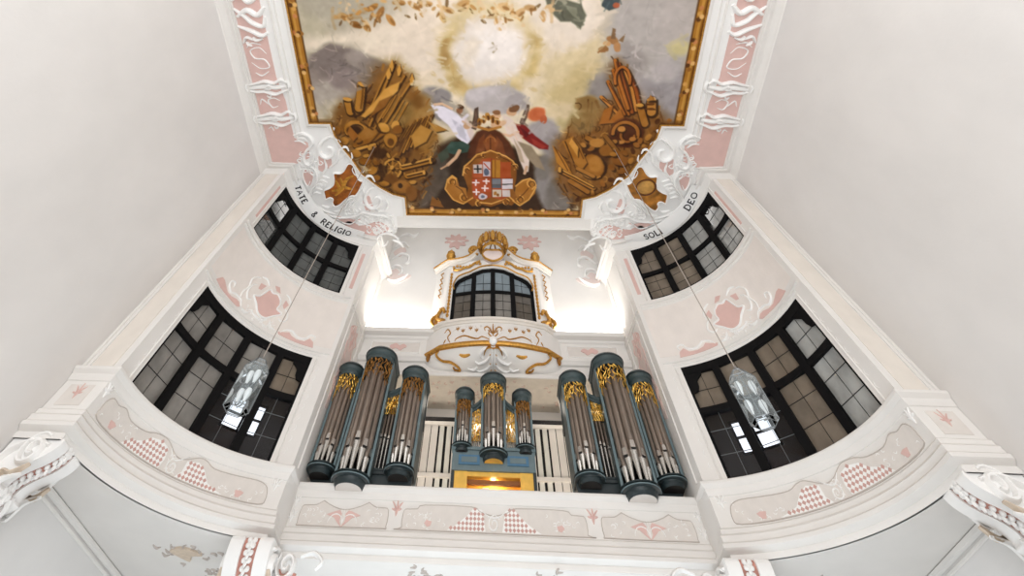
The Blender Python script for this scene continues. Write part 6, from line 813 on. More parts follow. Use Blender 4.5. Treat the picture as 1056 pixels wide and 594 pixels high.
('p',[(-2.64,7.58),(-2.64,7.61),(-2.64,7.65),(-2.67,7.69),(-2.7,7.73),(-2.74,7.76),(-2.78,7.78),(-2.81,7.78),(-2.84,7.76),(-2.84,7.73),(-2.84,7.69),(-2.81,7.65),(-2.78,7.61),(-2.74,7.58),(-2.7,7.56),(-2.67,7.56)],(62,36,12),0.024,0.9,1),
('p',[(-2.72,8.63),(-2.73,8.66),(-2.76,8.69),(-2.8,8.71),(-2.85,8.71),(-2.89,8.71),(-2.93,8.69),(-2.95,8.66),(-2.96,8.63),(-2.95,8.6),(-2.92,8.57),(-2.88,8.55),(-2.83,8.54),(-2.79,8.55),(-2.75,8.57),(-2.73,8.6)],(52,30,10),0.03,0.8,0.1),
('p',[(-2.76,8.58),(-2.77,8.61),(-2.8,8.64),(-2.84,8.66),(-2.88,8.66),(-2.93,8.66),(-2.97,8.64),(-2.99,8.61),(-3.0,8.58),(-2.98,8.55),(-2.96,8.52),(-2.92,8.5),(-2.87,8.49),(-2.82,8.5),(-2.79,8.52),(-2.76,8.55)],(206,156,72),0.025,0.9,1),
('p',[(-3.31,9.42),(-3.34,9.44),(-3.37,9.45),(-3.41,9.43),(-3.45,9.4),(-3.48,9.36),(-3.49,9.31),(-3.49,9.27),(-3.48,9.23),(-3.45,9.22),(-3.42,9.21),(-3.38,9.23),(-3.34,9.26),(-3.31,9.3),(-3.3,9.35),(-3.3,9.39)],(52,30,10),0.03,0.8,0.1),
('p',[(-3.34,9.37),(-3.37,9.39),(-3.41,9.39),(-3.44,9.38),(-3.48,9.35),(-3.51,9.3),(-3.53,9.26),(-3.53,9.22),(-3.51,9.18),(-3.49,9.16),(-3.45,9.16),(-3.41,9.18),(-3.38,9.21),(-3.35,9.25),(-3.33,9.3),(-3.33,9.34)],(158,104,32),0.025,0.9,1),
('p',[(-3.68,9.17),(-3.71,9.16),(-3.74,9.13),(-3.76,9.09),(-3.76,9.04),(-3.76,8.98),(-3.75,8.93),(-3.73,8.89),(-3.7,8.87),(-3.67,8.88),(-3.65,8.91),(-3.63,8.95),(-3.62,9.0),(-3.62,9.06),(-3.64,9.11),(-3.66,9.15)],(62,36,12),0.025,0.9,1),
('p',[(3.43,6.01),(3.42,6.21),(3.35,6.37),(3.24,6.49),(3.09,6.53),(2.94,6.49),(2.81,6.38),(2.71,6.21),(2.67,6.02),(2.68,5.82),(2.75,5.66),(2.86,5.55),(3.0,5.51),(3.15,5.55),(3.28,5.66),(3.38,5.82)],(160,134,84),0.158,0.7,1),
('p',[(3.57,5.58),(3.56,5.72),(3.51,5.83),(3.41,5.91),(3.29,5.94),(3.17,5.91),(3.06,5.84),(2.98,5.72),(2.95,5.58),(2.96,5.45),(3.01,5.34),(3.11,5.26),(3.22,5.23),(3.35,5.26),(3.45,5.33),(3.53,5.45)],(150,118,66),0.125,0.7,1),
('l',[(4.44,5.83),(4.1,5.06),(3.76,4.26)],(52,30,10),0.025,0.8,0.1,0.08),
('l',[(4.41,5.79),(4.06,5.02),(3.73,4.23)],(186,114,40),0.015,1,0.1,0.049),
('l',[(4.47,5.79),(4.12,5.02),(3.78,4.29)],(92,46,18),0.015,0.9,0.1,0.017),
('l',[(4.56,5.76),(4.27,4.99),(3.91,4.07)],(52,30,10),0.025,0.8,0.1,0.08),
('l',[(4.52,5.72),(4.24,4.96),(3.88,4.03)],(164,88,30),0.015,1,0.1,0.049),
('l',[(4.58,5.72),(4.3,4.96),(3.93,4.1)],(92,46,18),0.015,0.9,0.1,0.017),
('l',[(4.67,5.68),(4.44,4.93),(4.11,4.2)],(52,30,10),0.025,0.8,0.1,0.08),
('l',[(4.64,5.65),(4.41,4.89),(4.08,4.16)],(200,136,58),0.015,1,0.1,0.049),
('l',[(4.7,5.65),(4.47,4.89),(4.13,4.23)],(92,46,18),0.015,0.9,0.1,0.017),
('l',[(4.32,5.83),(3.93,5.2),(3.65,4.66)],(52,30,10),0.025,0.8,0.1,0.08),
('l',[(4.28,5.79),(3.9,5.16),(3.62,4.62)],(186,114,40),0.015,1,0.1,0.049),
('l',[(4.34,5.79),(3.96,5.16),(3.67,4.69)],(92,46,18),0.015,0.9,0.1,0.017),
('l',[(4.79,5.61),(4.57,4.92),(4.32,4.46)],(52,30,10),0.025,0.8,0.1,0.08),
('l',[(4.75,5.58),(4.53,4.89),(4.29,4.42)],(164,88,30),0.015,1,0.1,0.049),
('l',[(4.81,5.57),(4.59,4.89),(4.34,4.49)],(92,46,18),0.015,0.9,0.1,0.017),
('l',[(4.2,5.9),(3.77,5.48),(3.5,5.2)],(52,30,10),0.025,0.8,0.1,0.08),
('l',[(4.17,5.86),(3.74,5.44),(3.46,5.16)],(200,136,58),0.016,1,0.1,0.05),
('l',[(4.23,5.86),(3.8,5.44),(3.52,5.23)],(92,46,18),0.016,0.9,0.1,0.017),
('l',[(4.41,5.62),(4.06,4.79),(3.78,3.94)],(52,30,10),0.025,0.8,0.1,0.08),
('l',[(4.38,5.58),(4.03,4.75),(3.75,3.91)],(186,114,40),0.015,1,0.1,0.049),
('l',[(4.44,5.58),(4.09,4.75),(3.8,3.97)],(92,46,18),0.015,0.9,0.1,0.017),
('l',[(3.89,4.74),(3.86,4.61),(3.85,4.49),(3.86,4.38),(3.9,4.28),(3.95,4.21),(4.01,4.18),(4.08,4.18),(4.15,4.21),(4.22,4.28),(4.28,4.37),(4.32,4.49),(4.34,4.61),(4.34,4.74)],(52,30,10),0.025,0.8,0.1,0.068),
('l',[(3.86,4.7),(3.83,4.58),(3.82,4.45),(3.83,4.34),(3.87,4.24),(3.92,4.18),(3.98,4.14),(4.05,4.14),(4.12,4.18),(4.19,4.24),(4.24,4.34),(4.29,4.45),(4.31,4.58),(4.31,4.7)],(190,116,46),0.015,1,0.1,0.039),
('p',[(3.54,6.2),(3.62,5.69),(3.91,5.48),(3.85,6.05),(4.17,5.62),(4.42,6.12)],(52,30,10),0.03,0.8,0.1),
('p',[(3.5,6.16),(3.58,5.65),(3.87,5.44),(3.81,6.01),(4.13,5.58),(4.38,6.08)],(176,110,40),0.031,1,0.25),
('p',[(5.01,6.51),(5.0,6.73),(4.9,6.91),(4.73,7.04),(4.51,7.08),(4.28,7.04),(4.08,6.92),(3.93,6.74),(3.86,6.52),(3.88,6.31),(3.99,6.13),(4.16,6.01),(4.37,5.97),(4.59,6.01),(4.79,6.12),(4.94,6.3)],(84,42,16),0.08,1,1),
('l',[(4.02,6.56),(4.03,6.45),(4.06,6.34),(4.11,6.25),(4.2,6.18),(4.29,6.14),(4.4,6.13),(4.51,6.15),(4.62,6.19),(4.71,6.27),(4.79,6.36),(4.84,6.47),(4.86,6.59),(4.85,6.7)],(52,30,10),0.025,0.8,0.1,0.084),
('l',[(3.99,6.52),(3.99,6.4),(4.02,6.3),(4.08,6.21),(4.16,6.14),(4.26,6.1),(4.37,6.09),(4.48,6.11),(4.58,6.16),(4.68,6.23),(4.75,6.32),(4.8,6.43),(4.82,6.55),(4.82,6.66)],(176,114,44),0.016,1,0.1,0.054),
('l',[(4.74,6.63),(4.74,6.69),(4.72,6.75),(4.69,6.8),(4.65,6.84),(4.59,6.86),(4.54,6.87),(4.47,6.86),(4.42,6.83),(4.37,6.79),(4.33,6.74),(4.3,6.68),(4.29,6.61),(4.29,6.55)],(52,30,10),0.025,0.8,0.1,0.064),
('l',[(4.7,6.59),(4.7,6.65),(4.69,6.71),(4.66,6.76),(4.61,6.8),(4.56,6.82),(4.5,6.83),(4.44,6.82),(4.38,6.79),(4.33,6.75),(4.29,6.7),(4.26,6.64),(4.25,6.57),(4.26,6.51)],(166,104,40),0.016,1,0.1,0.038),
('p',[(4.43,6.41),(4.42,6.46),(4.4,6.49),(4.36,6.52),(4.31,6.52),(4.26,6.52),(4.22,6.49),(4.19,6.46),(4.17,6.41),(4.18,6.37),(4.2,6.34),(4.24,6.31),(4.29,6.3),(4.34,6.31),(4.38,6.33),(4.41,6.37)],(52,30,10),0.03,0.8,0.1),
('p',[(4.39,6.37),(4.38,6.41),(4.36,6.45),(4.32,6.47),(4.27,6.48),(4.22,6.47),(4.18,6.45),(4.15,6.41),(4.13,6.37),(4.14,6.33),(4.16,6.29),(4.2,6.27),(4.25,6.26),(4.3,6.27),(4.34,6.29),(4.37,6.33)],(196,138,66),0.025,1,1),
('p',[(4.83,6.78),(4.82,6.82),(4.8,6.85),(4.76,6.87),(4.71,6.88),(4.66,6.87),(4.62,6.85),(4.59,6.82),(4.57,6.78),(4.58,6.75),(4.6,6.72),(4.64,6.7),(4.69,6.69),(4.74,6.7),(4.78,6.72),(4.81,6.75)],(52,30,10),0.03,0.8,0.1),
('p',[(4.79,6.74),(4.78,6.77),(4.76,6.8),(4.72,6.83),(4.67,6.83),(4.62,6.83),(4.58,6.81),(4.55,6.78),(4.53,6.74),(4.54,6.7),(4.56,6.67),(4.6,6.65),(4.65,6.65),(4.7,6.65),(4.74,6.67),(4.77,6.7)],(190,130,60),0.026,1,1),
('p',[(4.42,6.86),(4.42,6.89),(4.4,6.92),(4.37,6.93),(4.33,6.94),(4.3,6.93),(4.26,6.92),(4.24,6.89),(4.23,6.86),(4.23,6.83),(4.25,6.81),(4.28,6.79),(4.31,6.79),(4.35,6.79),(4.39,6.81),(4.41,6.83)],(52,30,10),0.03,0.8,0.1),
('p',[(4.38,6.82),(4.38,6.85),(4.36,6.87),(4.33,6.89),(4.29,6.89),(4.25,6.89),(4.22,6.87),(4.2,6.85),(4.19,6.82),(4.19,6.79),(4.21,6.76),(4.24,6.75),(4.27,6.74),(4.31,6.75),(4.34,6.76),(4.37,6.79)],(190,134,66),0.026,1,1),
('l',[(4.78,5.54),(5.02,6.18)],(52,30,10),0.025,0.8,0.1,0.156),
('l',[(4.74,5.51),(4.99,6.15)],(176,120,46),0.016,1,0.1,0.109),
('p',[(4.91,5.55),(4.9,5.57),(4.88,5.6),(4.84,5.61),(4.79,5.62),(4.74,5.61),(4.7,5.6),(4.67,5.57),(4.66,5.55),(4.66,5.52),(4.69,5.5),(4.73,5.48),(4.77,5.48),(4.82,5.48),(4.86,5.5),(4.89,5.52)],(52,30,10),0.03,0.8,0.1),
('p',[(4.87,5.5),(4.86,5.53),(4.84,5.55),(4.8,5.57),(4.75,5.58),(4.7,5.57),(4.66,5.56),(4.63,5.53),(4.62,5.51),(4.62,5.48),(4.65,5.46),(4.69,5.44),(4.73,5.44),(4.78,5.44),(4.82,5.46),(4.85,5.48)],(206,156,72),0.015,1,1),
('l',[(5.11,5.33),(5.18,5.75)],(52,30,10),0.025,0.8,0.1,0.196),
('l',[(5.08,5.29),(5.14,5.71)],(190,134,58),0.015,1,0.1,0.139),
('p',[(5.27,5.34),(5.27,5.36),(5.24,5.37),(5.19,5.39),(5.13,5.39),(5.07,5.39),(5.02,5.38),(4.98,5.36),(4.97,5.34),(4.98,5.32),(5.01,5.3),(5.05,5.29),(5.11,5.28),(5.17,5.28),(5.22,5.3),(5.26,5.31)],(52,30,10),0.03,0.8,0.1),
('p',[(5.23,5.29),(5.23,5.32),(5.2,5.33),(5.15,5.35),(5.09,5.35),(5.03,5.35),(4.98,5.33),(4.94,5.32),(4.93,5.3),(4.94,5.27),(4.97,5.26),(5.01,5.24),(5.07,5.24),(5.13,5.24),(5.18,5.26),(5.22,5.27)],(206,156,72),0.015,1,1),
('p',[(5.23,5.47),(5.22,5.48),(5.19,5.5),(5.14,5.51),(5.08,5.51),(5.02,5.51),(4.97,5.5),(4.94,5.49),(4.92,5.47),(4.93,5.45),(4.96,5.44),(5.01,5.43),(5.07,5.43),(5.13,5.43),(5.18,5.44),(5.22,5.45)],(110,66,24),0.015,1,1),
('p',[(5.29,5.64),(5.28,5.66),(5.24,5.67),(5.18,5.68),(5.11,5.69),(5.04,5.68),(4.98,5.67),(4.93,5.66),(4.92,5.64),(4.93,5.63),(4.97,5.61),(5.03,5.61),(5.1,5.6),(5.17,5.6),(5.23,5.61),(5.27,5.63)],(110,66,24),0.015,1,1),
('p',[(5.0,5.34),(5.06,5.13),(5.21,5.34)],(52,30,10),0.03,0.8,0.1),
('p',[(4.96,5.3),(5.02,5.09),(5.17,5.29)],(180,124,50),0.015,1,0.25),
('p',[(4.08,7.59),(4.07,7.87),(3.97,8.1),(3.81,8.26),(3.59,8.32),(3.37,8.27),(3.17,8.11),(3.02,7.88),(2.96,7.6),(2.98,7.33),(3.08,7.11),(3.25,6.95),(3.45,6.9),(3.67,6.95),(3.86,7.1),(4.01,7.32)],(82,48,18),0.083,1,1),
('p',[(3.98,7.88),(3.97,8.07),(3.9,8.22),(3.76,8.33),(3.6,8.37),(3.43,8.34),(3.28,8.23),(3.17,8.08),(3.12,7.89),(3.14,7.71),(3.22,7.55),(3.35,7.45),(3.51,7.41),(3.67,7.44),(3.82,7.54),(3.93,7.7)],(52,30,10),0.03,0.8,0.1),
('p',[(3.94,7.83),(3.93,8.02),(3.85,8.18),(3.72,8.28),(3.56,8.32),(3.39,8.29),(3.24,8.18),(3.13,8.03),(3.08,7.84),(3.1,7.66),(3.17,7.5),(3.3,7.4),(3.46,7.36),(3.63,7.4),(3.78,7.5),(3.89,7.65)],(168,112,40),0.04,1,1),
('p',[(3.87,7.75),(3.86,7.88),(3.81,7.98),(3.74,8.05),(3.64,8.08),(3.53,8.05),(3.44,7.99),(3.37,7.88),(3.34,7.76),(3.35,7.64),(3.39,7.53),(3.47,7.47),(3.57,7.44),(3.67,7.46),(3.77,7.53),(3.83,7.63)],(186,130,54),0.066,1,1),
('l',[(3.79,8.29),(3.7,8.34),(3.59,8.37),(3.48,8.36),(3.38,8.33),(3.28,8.27),(3.19,8.18),(3.12,8.08),(3.07,7.96),(3.04,7.83),(3.04,7.7),(3.06,7.58),(3.1,7.47),(3.17,7.38)],(52,30,10),0.025,0.8,0.1,0.056),
('l',[(3.75,8.24),(3.66,8.3),(3.56,8.32),(3.45,8.32),(3.34,8.28),(3.24,8.22),(3.15,8.14),(3.08,8.03),(3.03,7.91),(3.01,7.79),(3.0,7.66),(3.03,7.54),(3.07,7.43),(3.13,7.34)],(192,138,60),0.017,1,0.1,0.033),
('p',[(2.06,7.04),(2.31,7.31),(2.64,7.82),(2.88,8.3),(2.6,8.14),(2.24,7.74)],(52,30,10),0.03,0.8,0.1),
('p',[(2.02,6.99),(2.27,7.26),(2.6,7.77),(2.84,8.25),(2.56,8.09),(2.2,7.69)],(192,132,48),0.03,1,0.25),
('p',[(2.38,6.88),(2.75,6.65),(3.06,7.18),(3.3,7.73),(3.13,8.05),(2.77,7.65)],(52,30,10),0.03,0.8,0.1),
('p',[(2.34,6.83),(2.71,6.61),(3.02,7.13),(3.26,7.68),(3.09,8.0),(2.73,7.61)],(178,120,42),0.03,1,0.25),
('l',[(2.44,6.83),(2.8,7.69)],(62,36,12),0.016,0.8,0.1,0.023),
('l',[(2.72,6.68),(3.12,7.52)],(110,66,22),0.016,0.9,0.1,0.02),
('l',[(2.09,7.07),(2.62,8.01)],(110,66,22),0.017,0.9,0.1,0.02),
('p',[(2.61,6.95),(2.69,6.73),(2.95,7.1),(2.95,7.49)],(52,30,10),0.03,0.8,0.1),
('p',[(2.57,6.91),(2.65,6.68),(2.91,7.06),(2.91,7.45)],(208,154,70),0.026,1,0.25),
('l',[(2.39,8.06),(3.6,8.79)],(52,30,10),0.025,0.8,0.1,0.116),
('l',[(2.35,8.01),(3.57,8.74)],(182,126,48),0.017,1,0.1,0.085),
('l',[(2.38,8.0),(3.59,8.72)],(52,30,10),0.025,0.8,0.1,0.048),
('l',[(2.35,7.95),(3.56,8.68)],(206,156,72),0.017,1,0.1,0.027),
('l',[(2.76,8.5),(3.41,8.96)],(52,30,10),0.025,0.8,0.1,0.116),
('l',[(2.72,8.46),(3.38,8.91)],(170,114,42),0.017,1,0.1,0.085),
('l',[(2.99,7.97),(3.55,8.29)],(52,30,10),0.025,0.8,0.1,0.096),
('l',[(2.95,7.92),(3.52,8.24)],(176,120,46),0.017,1,0.1,0.067),
('p',[(2.46,8.06),(2.46,8.11),(2.45,8.15),(2.43,8.17),(2.4,8.18),(2.38,8.17),(2.35,8.15),(2.33,8.11),(2.33,8.06),(2.33,8.02),(2.34,7.98),(2.36,7.95),(2.39,7.94),(2.41,7.95),(2.44,7.97),(2.45,8.01)],(52,30,10),0.03,0.8,0.1),
('p',[(2.42,8.01),(2.42,8.06),(2.41,8.1),(2.39,8.13),(2.36,8.13),(2.34,8.13),(2.31,8.1),(2.29,8.06),(2.29,8.01),(2.29,7.97),(2.3,7.93),(2.32,7.9),(2.35,7.89),(2.37,7.9),(2.4,7.93),(2.41,7.97)],(206,156,72),0.017,1,1),
('l',[(3.2,6.72),(3.75,7.02),(4.12,6.86)],(52,30,10),0.025,0.8,0.1,0.116),
('l',[(3.17,6.68),(3.72,6.97),(4.09,6.82)],(170,116,46),0.016,1,0.1,0.081),
('p',[(3.85,6.94),(3.84,7.02),(3.8,7.08),(3.73,7.12),(3.64,7.14),(3.55,7.12),(3.47,7.08),(3.42,7.02),(3.39,6.95),(3.4,6.87),(3.45,6.81),(3.52,6.77),(3.6,6.76),(3.69,6.77),(3.77,6.81),(3.82,6.87)],(52,30,10),0.03,0.8,0.1),
('p',[(3.81,6.9),(3.8,6.97),(3.76,7.03),(3.69,7.08),(3.6,7.09),(3.51,7.08),(3.43,7.04),(3.38,6.97),(3.35,6.9),(3.36,6.83),(3.41,6.77),(3.48,6.73),(3.56,6.71),(3.65,6.72),(3.73,6.76),(3.78,6.83)],(188,134,60),0.032,1,1),
('p',[(4.24,7.25),(4.23,7.34),(4.18,7.41),(4.11,7.46),(4.01,7.48),(3.9,7.47),(3.81,7.42),(3.75,7.34),(3.72,7.25),(3.73,7.16),(3.78,7.09),(3.86,7.04),(3.95,7.02),(4.06,7.03),(4.15,7.08),(4.21,7.16)],(52,30,10),0.03,0.8,0.1),
('p',[(4.2,7.2),(4.19,7.29),(4.14,7.37),(4.06,7.42),(3.97,7.44),(3.86,7.42),(3.77,7.37),(3.71,7.29),(3.68,7.21),(3.69,7.12),(3.74,7.04),(3.82,6.99),(3.91,6.97),(4.01,6.99),(4.1,7.04),(4.17,7.11)],(160,106,40),0.039,1,1),
('l',[(3.78,6.64),(4.38,7.4)],(52,30,10),0.025,0.8,0.1,0.096),
('l',[(3.74,6.6),(4.35,7.35)],(150,100,38),0.016,1,0.1,0.065),
('p',[(4.68,7.63),(4.67,7.72),(4.63,7.8),(4.55,7.85),(4.45,7.87),(4.35,7.86),(4.25,7.81),(4.19,7.73),(4.16,7.64),(4.17,7.55),(4.21,7.47),(4.29,7.42),(4.39,7.4),(4.49,7.42),(4.58,7.47),(4.65,7.54)],(52,30,10),0.03,0.8,0.1),
('p',[(4.64,7.59),(4.63,7.68),(4.59,7.75),(4.51,7.81),(4.41,7.83),(4.3,7.81),(4.21,7.76),(4.15,7.68),(4.11,7.59),(4.12,7.5),(4.17,7.42),(4.25,7.37),(4.35,7.35),(4.45,7.37),(4.54,7.42),(4.61,7.5)],(150,96,36),0.039,1,1),
('p',[(4.31,7.4),(4.31,7.44),(4.29,7.47),(4.25,7.49),(4.21,7.5),(4.16,7.49),(4.12,7.47),(4.09,7.44),(4.08,7.4),(4.08,7.37),(4.1,7.34),(4.14,7.32),(4.18,7.31),(4.23,7.32),(4.27,7.34),(4.3,7.37)],(52,30,10),0.03,0.8,0.1),
('p',[(4.27,7.35),(4.27,7.39),(4.24,7.42),(4.21,7.44),(4.16,7.45),(4.12,7.44),(4.08,7.42),(4.05,7.39),(4.04,7.36),(4.04,7.32),(4.06,7.29),(4.1,7.27),(4.14,7.26),(4.19,7.27),(4.23,7.29),(4.26,7.32)],(190,134,56),0.023,0.95,1),
('p',[(4.62,7.4),(4.59,7.43),(4.56,7.43),(4.52,7.42),(4.47,7.4),(4.44,7.36),(4.41,7.32),(4.4,7.27),(4.41,7.24),(4.43,7.22),(4.46,7.21),(4.51,7.22),(4.55,7.25),(4.59,7.28),(4.61,7.33),(4.62,7.37)],(52,30,10),0.03,0.8,0.1),
('p',[(4.57,7.36),(4.55,7.38),(4.52,7.39),(4.48,7.38),(4.43,7.35),(4.4,7.31),(4.37,7.27),(4.36,7.23),(4.37,7.19),(4.39,7.17),(4.42,7.16),(4.46,7.17),(4.51,7.2),(4.54,7.24),(4.57,7.28),(4.58,7.32)],(150,96,34),0.023,0.95,1),
('p',[(4.77,7.33),(4.74,7.33),(4.7,7.31),(4.67,7.27),(4.65,7.22),(4.63,7.17),(4.63,7.12),(4.65,7.08),(4.67,7.06),(4.7,7.06),(4.74,7.08),(4.77,7.12),(4.79,7.17),(4.81,7.22),(4.81,7.27),(4.79,7.31)],(84,48,18),0.023,0.95,1),
('p',[(4.94,6.98),(4.92,6.96),(4.9,6.92),(4.89,6.88),(4.89,6.82),(4.91,6.78),(4.93,6.74),(4.96,6.73),(4.99,6.73),(5.02,6.75),(5.04,6.79),(5.05,6.84),(5.04,6.89),(5.03,6.93),(5.01,6.97),(4.98,6.99)],(52,30,10),0.03,0.8,0.1),
('p',[(4.9,6.94),(4.87,6.92),(4.86,6.88),(4.85,6.83),(4.85,6.78),(4.86,6.73),(4.89,6.7),(4.92,6.68),(4.95,6.69),(4.98,6.71),(5.0,6.74),(5.01,6.79),(5.0,6.84),(4.99,6.89),(4.96,6.92),(4.93,6.94)],(170,112,44),0.022,0.95,1),
('p',[(5.11,6.78),(5.1,6.74),(5.1,6.7),(5.12,6.66),(5.15,6.63),(5.19,6.61),(5.23,6.6),(5.26,6.61),(5.29,6.63),(5.3,6.67),(5.3,6.71),(5.28,6.75),(5.25,6.78),(5.22,6.8),(5.18,6.81),(5.14,6.8)],(52,30,10),0.03,0.8,0.1),
('p',[(5.07,6.73),(5.06,6.7),(5.06,6.66),(5.08,6.62),(5.11,6.58),(5.15,6.56),(5.18,6.56),(5.22,6.56),(5.25,6.59),(5.26,6.62),(5.26,6.66),(5.24,6.7),(5.21,6.74),(5.17,6.76),(5.14,6.76),(5.1,6.76)],(190,134,56),0.022,0.95,1),
('p',[(5.3,6.39),(5.3,6.36),(5.32,6.34),(5.36,6.32),(5.4,6.32),(5.45,6.33),(5.49,6.35),(5.51,6.38),(5.53,6.42),(5.52,6.45),(5.5,6.47),(5.46,6.49),(5.42,6.49),(5.37,6.48),(5.33,6.46),(5.31,6.43)],(52,30,10),0.03,0.8,0.1),
('p',[(5.25,6.35),(5.26,6.32),(5.28,6.29),(5.32,6.28),(5.36,6.27),(5.41,6.28),(5.45,6.31),(5.47,6.34),(5.48,6.37),(5.48,6.4),(5.46,6.43),(5.42,6.45),(5.38,6.45),(5.33,6.44),(5.29,6.42),(5.27,6.39)],(150,96,34),0.022,0.95,1),
('p',[(5.5,6.13),(5.52,6.11),(5.56,6.11),(5.6,6.12),(5.64,6.15),(5.67,6.19),(5.7,6.23),(5.7,6.27),(5.7,6.3),(5.67,6.32),(5.64,6.32),(5.6,6.31),(5.56,6.28),(5.52,6.24),(5.5,6.2),(5.49,6.16)],(84,48,18),0.022,0.95,1),
('p',[(5.76,5.98),(5.79,5.99),(5.82,6.01),(5.85,6.05),(5.87,6.09),(5.89,6.14),(5.88,6.19),(5.87,6.22),(5.85,6.24),(5.82,6.24),(5.78,6.21),(5.75,6.18),(5.73,6.13),(5.72,6.08),(5.72,6.03),(5.74,6.0)],(52,30,10),0.03,0.8,0.1),
('p',[(5.72,5.94),(5.75,5.94),(5.78,5.97),(5.81,6.0),(5.83,6.05),(5.84,6.1),(5.84,6.15),(5.83,6.18),(5.8,6.19),(5.77,6.19),(5.74,6.17),(5.71,6.13),(5.69,6.08),(5.68,6.03),(5.68,5.99),(5.7,5.96)],(170,112,44),0.022,0.95,1),
('p',[(4.78,7.5),(4.81,7.53),(4.83,7.57),(4.83,7.62),(4.83,7.67),(4.81,7.72),(4.78,7.75),(4.75,7.77),(4.71,7.76),(4.69,7.74),(4.67,7.69),(4.66,7.64),(4.67,7.59),(4.69,7.55),(4.72,7.51),(4.75,7.5)],(52,30,10),0.03,0.8,0.1),
('p',[(4.74,7.46),(4.77,7.48),(4.78,7.52),(4.79,7.57),(4.78,7.63),(4.76,7.67),(4.74,7.7),(4.7,7.72),(4.67,7.71),(4.64,7.69),(4.63,7.65),(4.62,7.6),(4.63,7.54),(4.65,7.5),(4.68,7.47),(4.71,7.45)],(190,134,56),0.023,0.95,1),
('p',[(4.58,8.05),(4.59,8.09),(4.58,8.13),(4.56,8.17),(4.53,8.2),(4.49,8.22),(4.44,8.22),(4.41,8.21),(4.38,8.18),(4.37,8.15),(4.38,8.1),(4.4,8.06),(4.43,8.03),(4.47,8.01),(4.52,8.01),(4.55,8.02)],(52,30,10),0.03,0.8,0.1),
('p',[(4.54,8.0),(4.55,8.04),(4.54,8.08),(4.52,8.12),(4.48,8.15),(4.44,8.17),(4.4,8.18),(4.36,8.16),(4.34,8.14),(4.33,8.1),(4.33,8.05),(4.36,8.01),(4.39,7.98),(4.43,7.96),(4.47,7.96),(4.51,7.97)],(150,96,34),0.023,0.95,1),
('p',[(4.26,8.42),(4.25,8.46),(4.23,8.48),(4.18,8.5),(4.14,8.5),(4.09,8.48),(4.05,8.45),(4.03,8.41),(4.02,8.37),(4.03,8.34),(4.06,8.31),(4.1,8.3),(4.14,8.3),(4.19,8.32),(4.23,8.35),(4.25,8.38)],(84,48,18),0.024,0.95,1),
('p',[(4.03,8.73),(4.0,8.74),(3.96,8.74),(3.92,8.72),(3.88,8.69),(3.85,8.64),(3.83,8.59),(3.82,8.54),(3.84,8.51),(3.86,8.49),(3.9,8.49),(3.94,8.51),(3.98,8.55),(4.02,8.6),(4.04,8.65),(4.04,8.69)],(52,30,10),0.03,0.8,0.1),
('p',[(3.98,8.68),(3.96,8.69),(3.92,8.69),(3.88,8.67),(3.84,8.64),(3.8,8.59),(3.78,8.54),(3.78,8.49),(3.79,8.46),(3.82,8.44),(3.86,8.44),(3.9,8.46),(3.94,8.5),(3.97,8.55),(3.99,8.6),(4.0,8.64)],(170,112,44),0.024,0.95,1),
('p',[(3.66,9.2),(3.63,9.19),(3.6,9.16),(3.57,9.11),(3.55,9.06),(3.55,9.0),(3.56,8.95),(3.58,8.91),(3.61,8.89),(3.64,8.9),(3.67,8.93),(3.7,8.98),(3.71,9.03),(3.72,9.09),(3.71,9.14),(3.69,9.18)],(52,30,10),0.03,0.8,0.1),
('p',[(3.62,9.15),(3.59,9.14),(3.55,9.11),(3.53,9.06),(3.51,9.01),(3.51,8.95),(3.51,8.9),(3.53,8.86),(3.56,8.84),(3.6,8.85),(3.63,8.88),(3.65,8.92),(3.67,8.98),(3.68,9.04),(3.67,9.09),(3.65,9.13)],(190,134,56),0.024,0.95,1),
('p',[(3.33,9.44),(3.3,9.41),(3.29,9.37),(3.29,9.31),(3.31,9.25),(3.33,9.21),(3.36,9.18),(3.4,9.16),(3.43,9.17),(3.46,9.2),(3.47,9.25),(3.47,9.3),(3.46,9.36),(3.43,9.41),(3.4,9.44),(3.36,9.45)],(52,30,10),0.03,0.8,0.1),
('p',[(3.29,9.39),(3.26,9.36),(3.25,9.31),(3.25,9.26),(3.26,9.2),(3.29,9.16),(3.32,9.12),(3.36,9.11),(3.39,9.12),(3.42,9.15),(3.43,9.2),(3.43,9.25),(3.42,9.31),(3.39,9.36),(3.36,9.39),(3.32,9.4)],(150,96,34),0.024,0.95,1),
('p',[(2.95,9.32),(2.94,9.28),(2.96,9.24),(2.98,9.2),(3.02,9.16),(3.07,9.15),(3.11,9.15),(3.15,9.17),(3.17,9.2),(3.18,9.24),(3.17,9.29),(3.14,9.33),(3.1,9.36),(3.06,9.37),(3.01,9.37),(2.97,9.35)],(84,48,18),0.024,0.95,1),
('p',[(4.74,6.98),(4.76,6.94),(4.78,6.92),(4.82,6.91),(4.87,6.92),(4.91,6.94),(4.95,6.97),(4.97,7.01),(4.98,7.04),(4.97,7.08),(4.94,7.1),(4.9,7.1),(4.85,7.1),(4.81,7.08),(4.77,7.05),(4.75,7.01)],(52,30,10),0.03,0.8,0.1),
('p',[(4.7,6.93),(4.71,6.9),(4.74,6.88),(4.78,6.87),(4.83,6.88),(4.87,6.9),(4.91,6.93),(4.93,6.96),(4.94,7.0),(4.92,7.03),(4.9,7.05),(4.86,7.06),(4.81,7.05),(4.77,7.03),(4.73,7.0),(4.71,6.97)],(170,112,44),0.023,0.95,1),
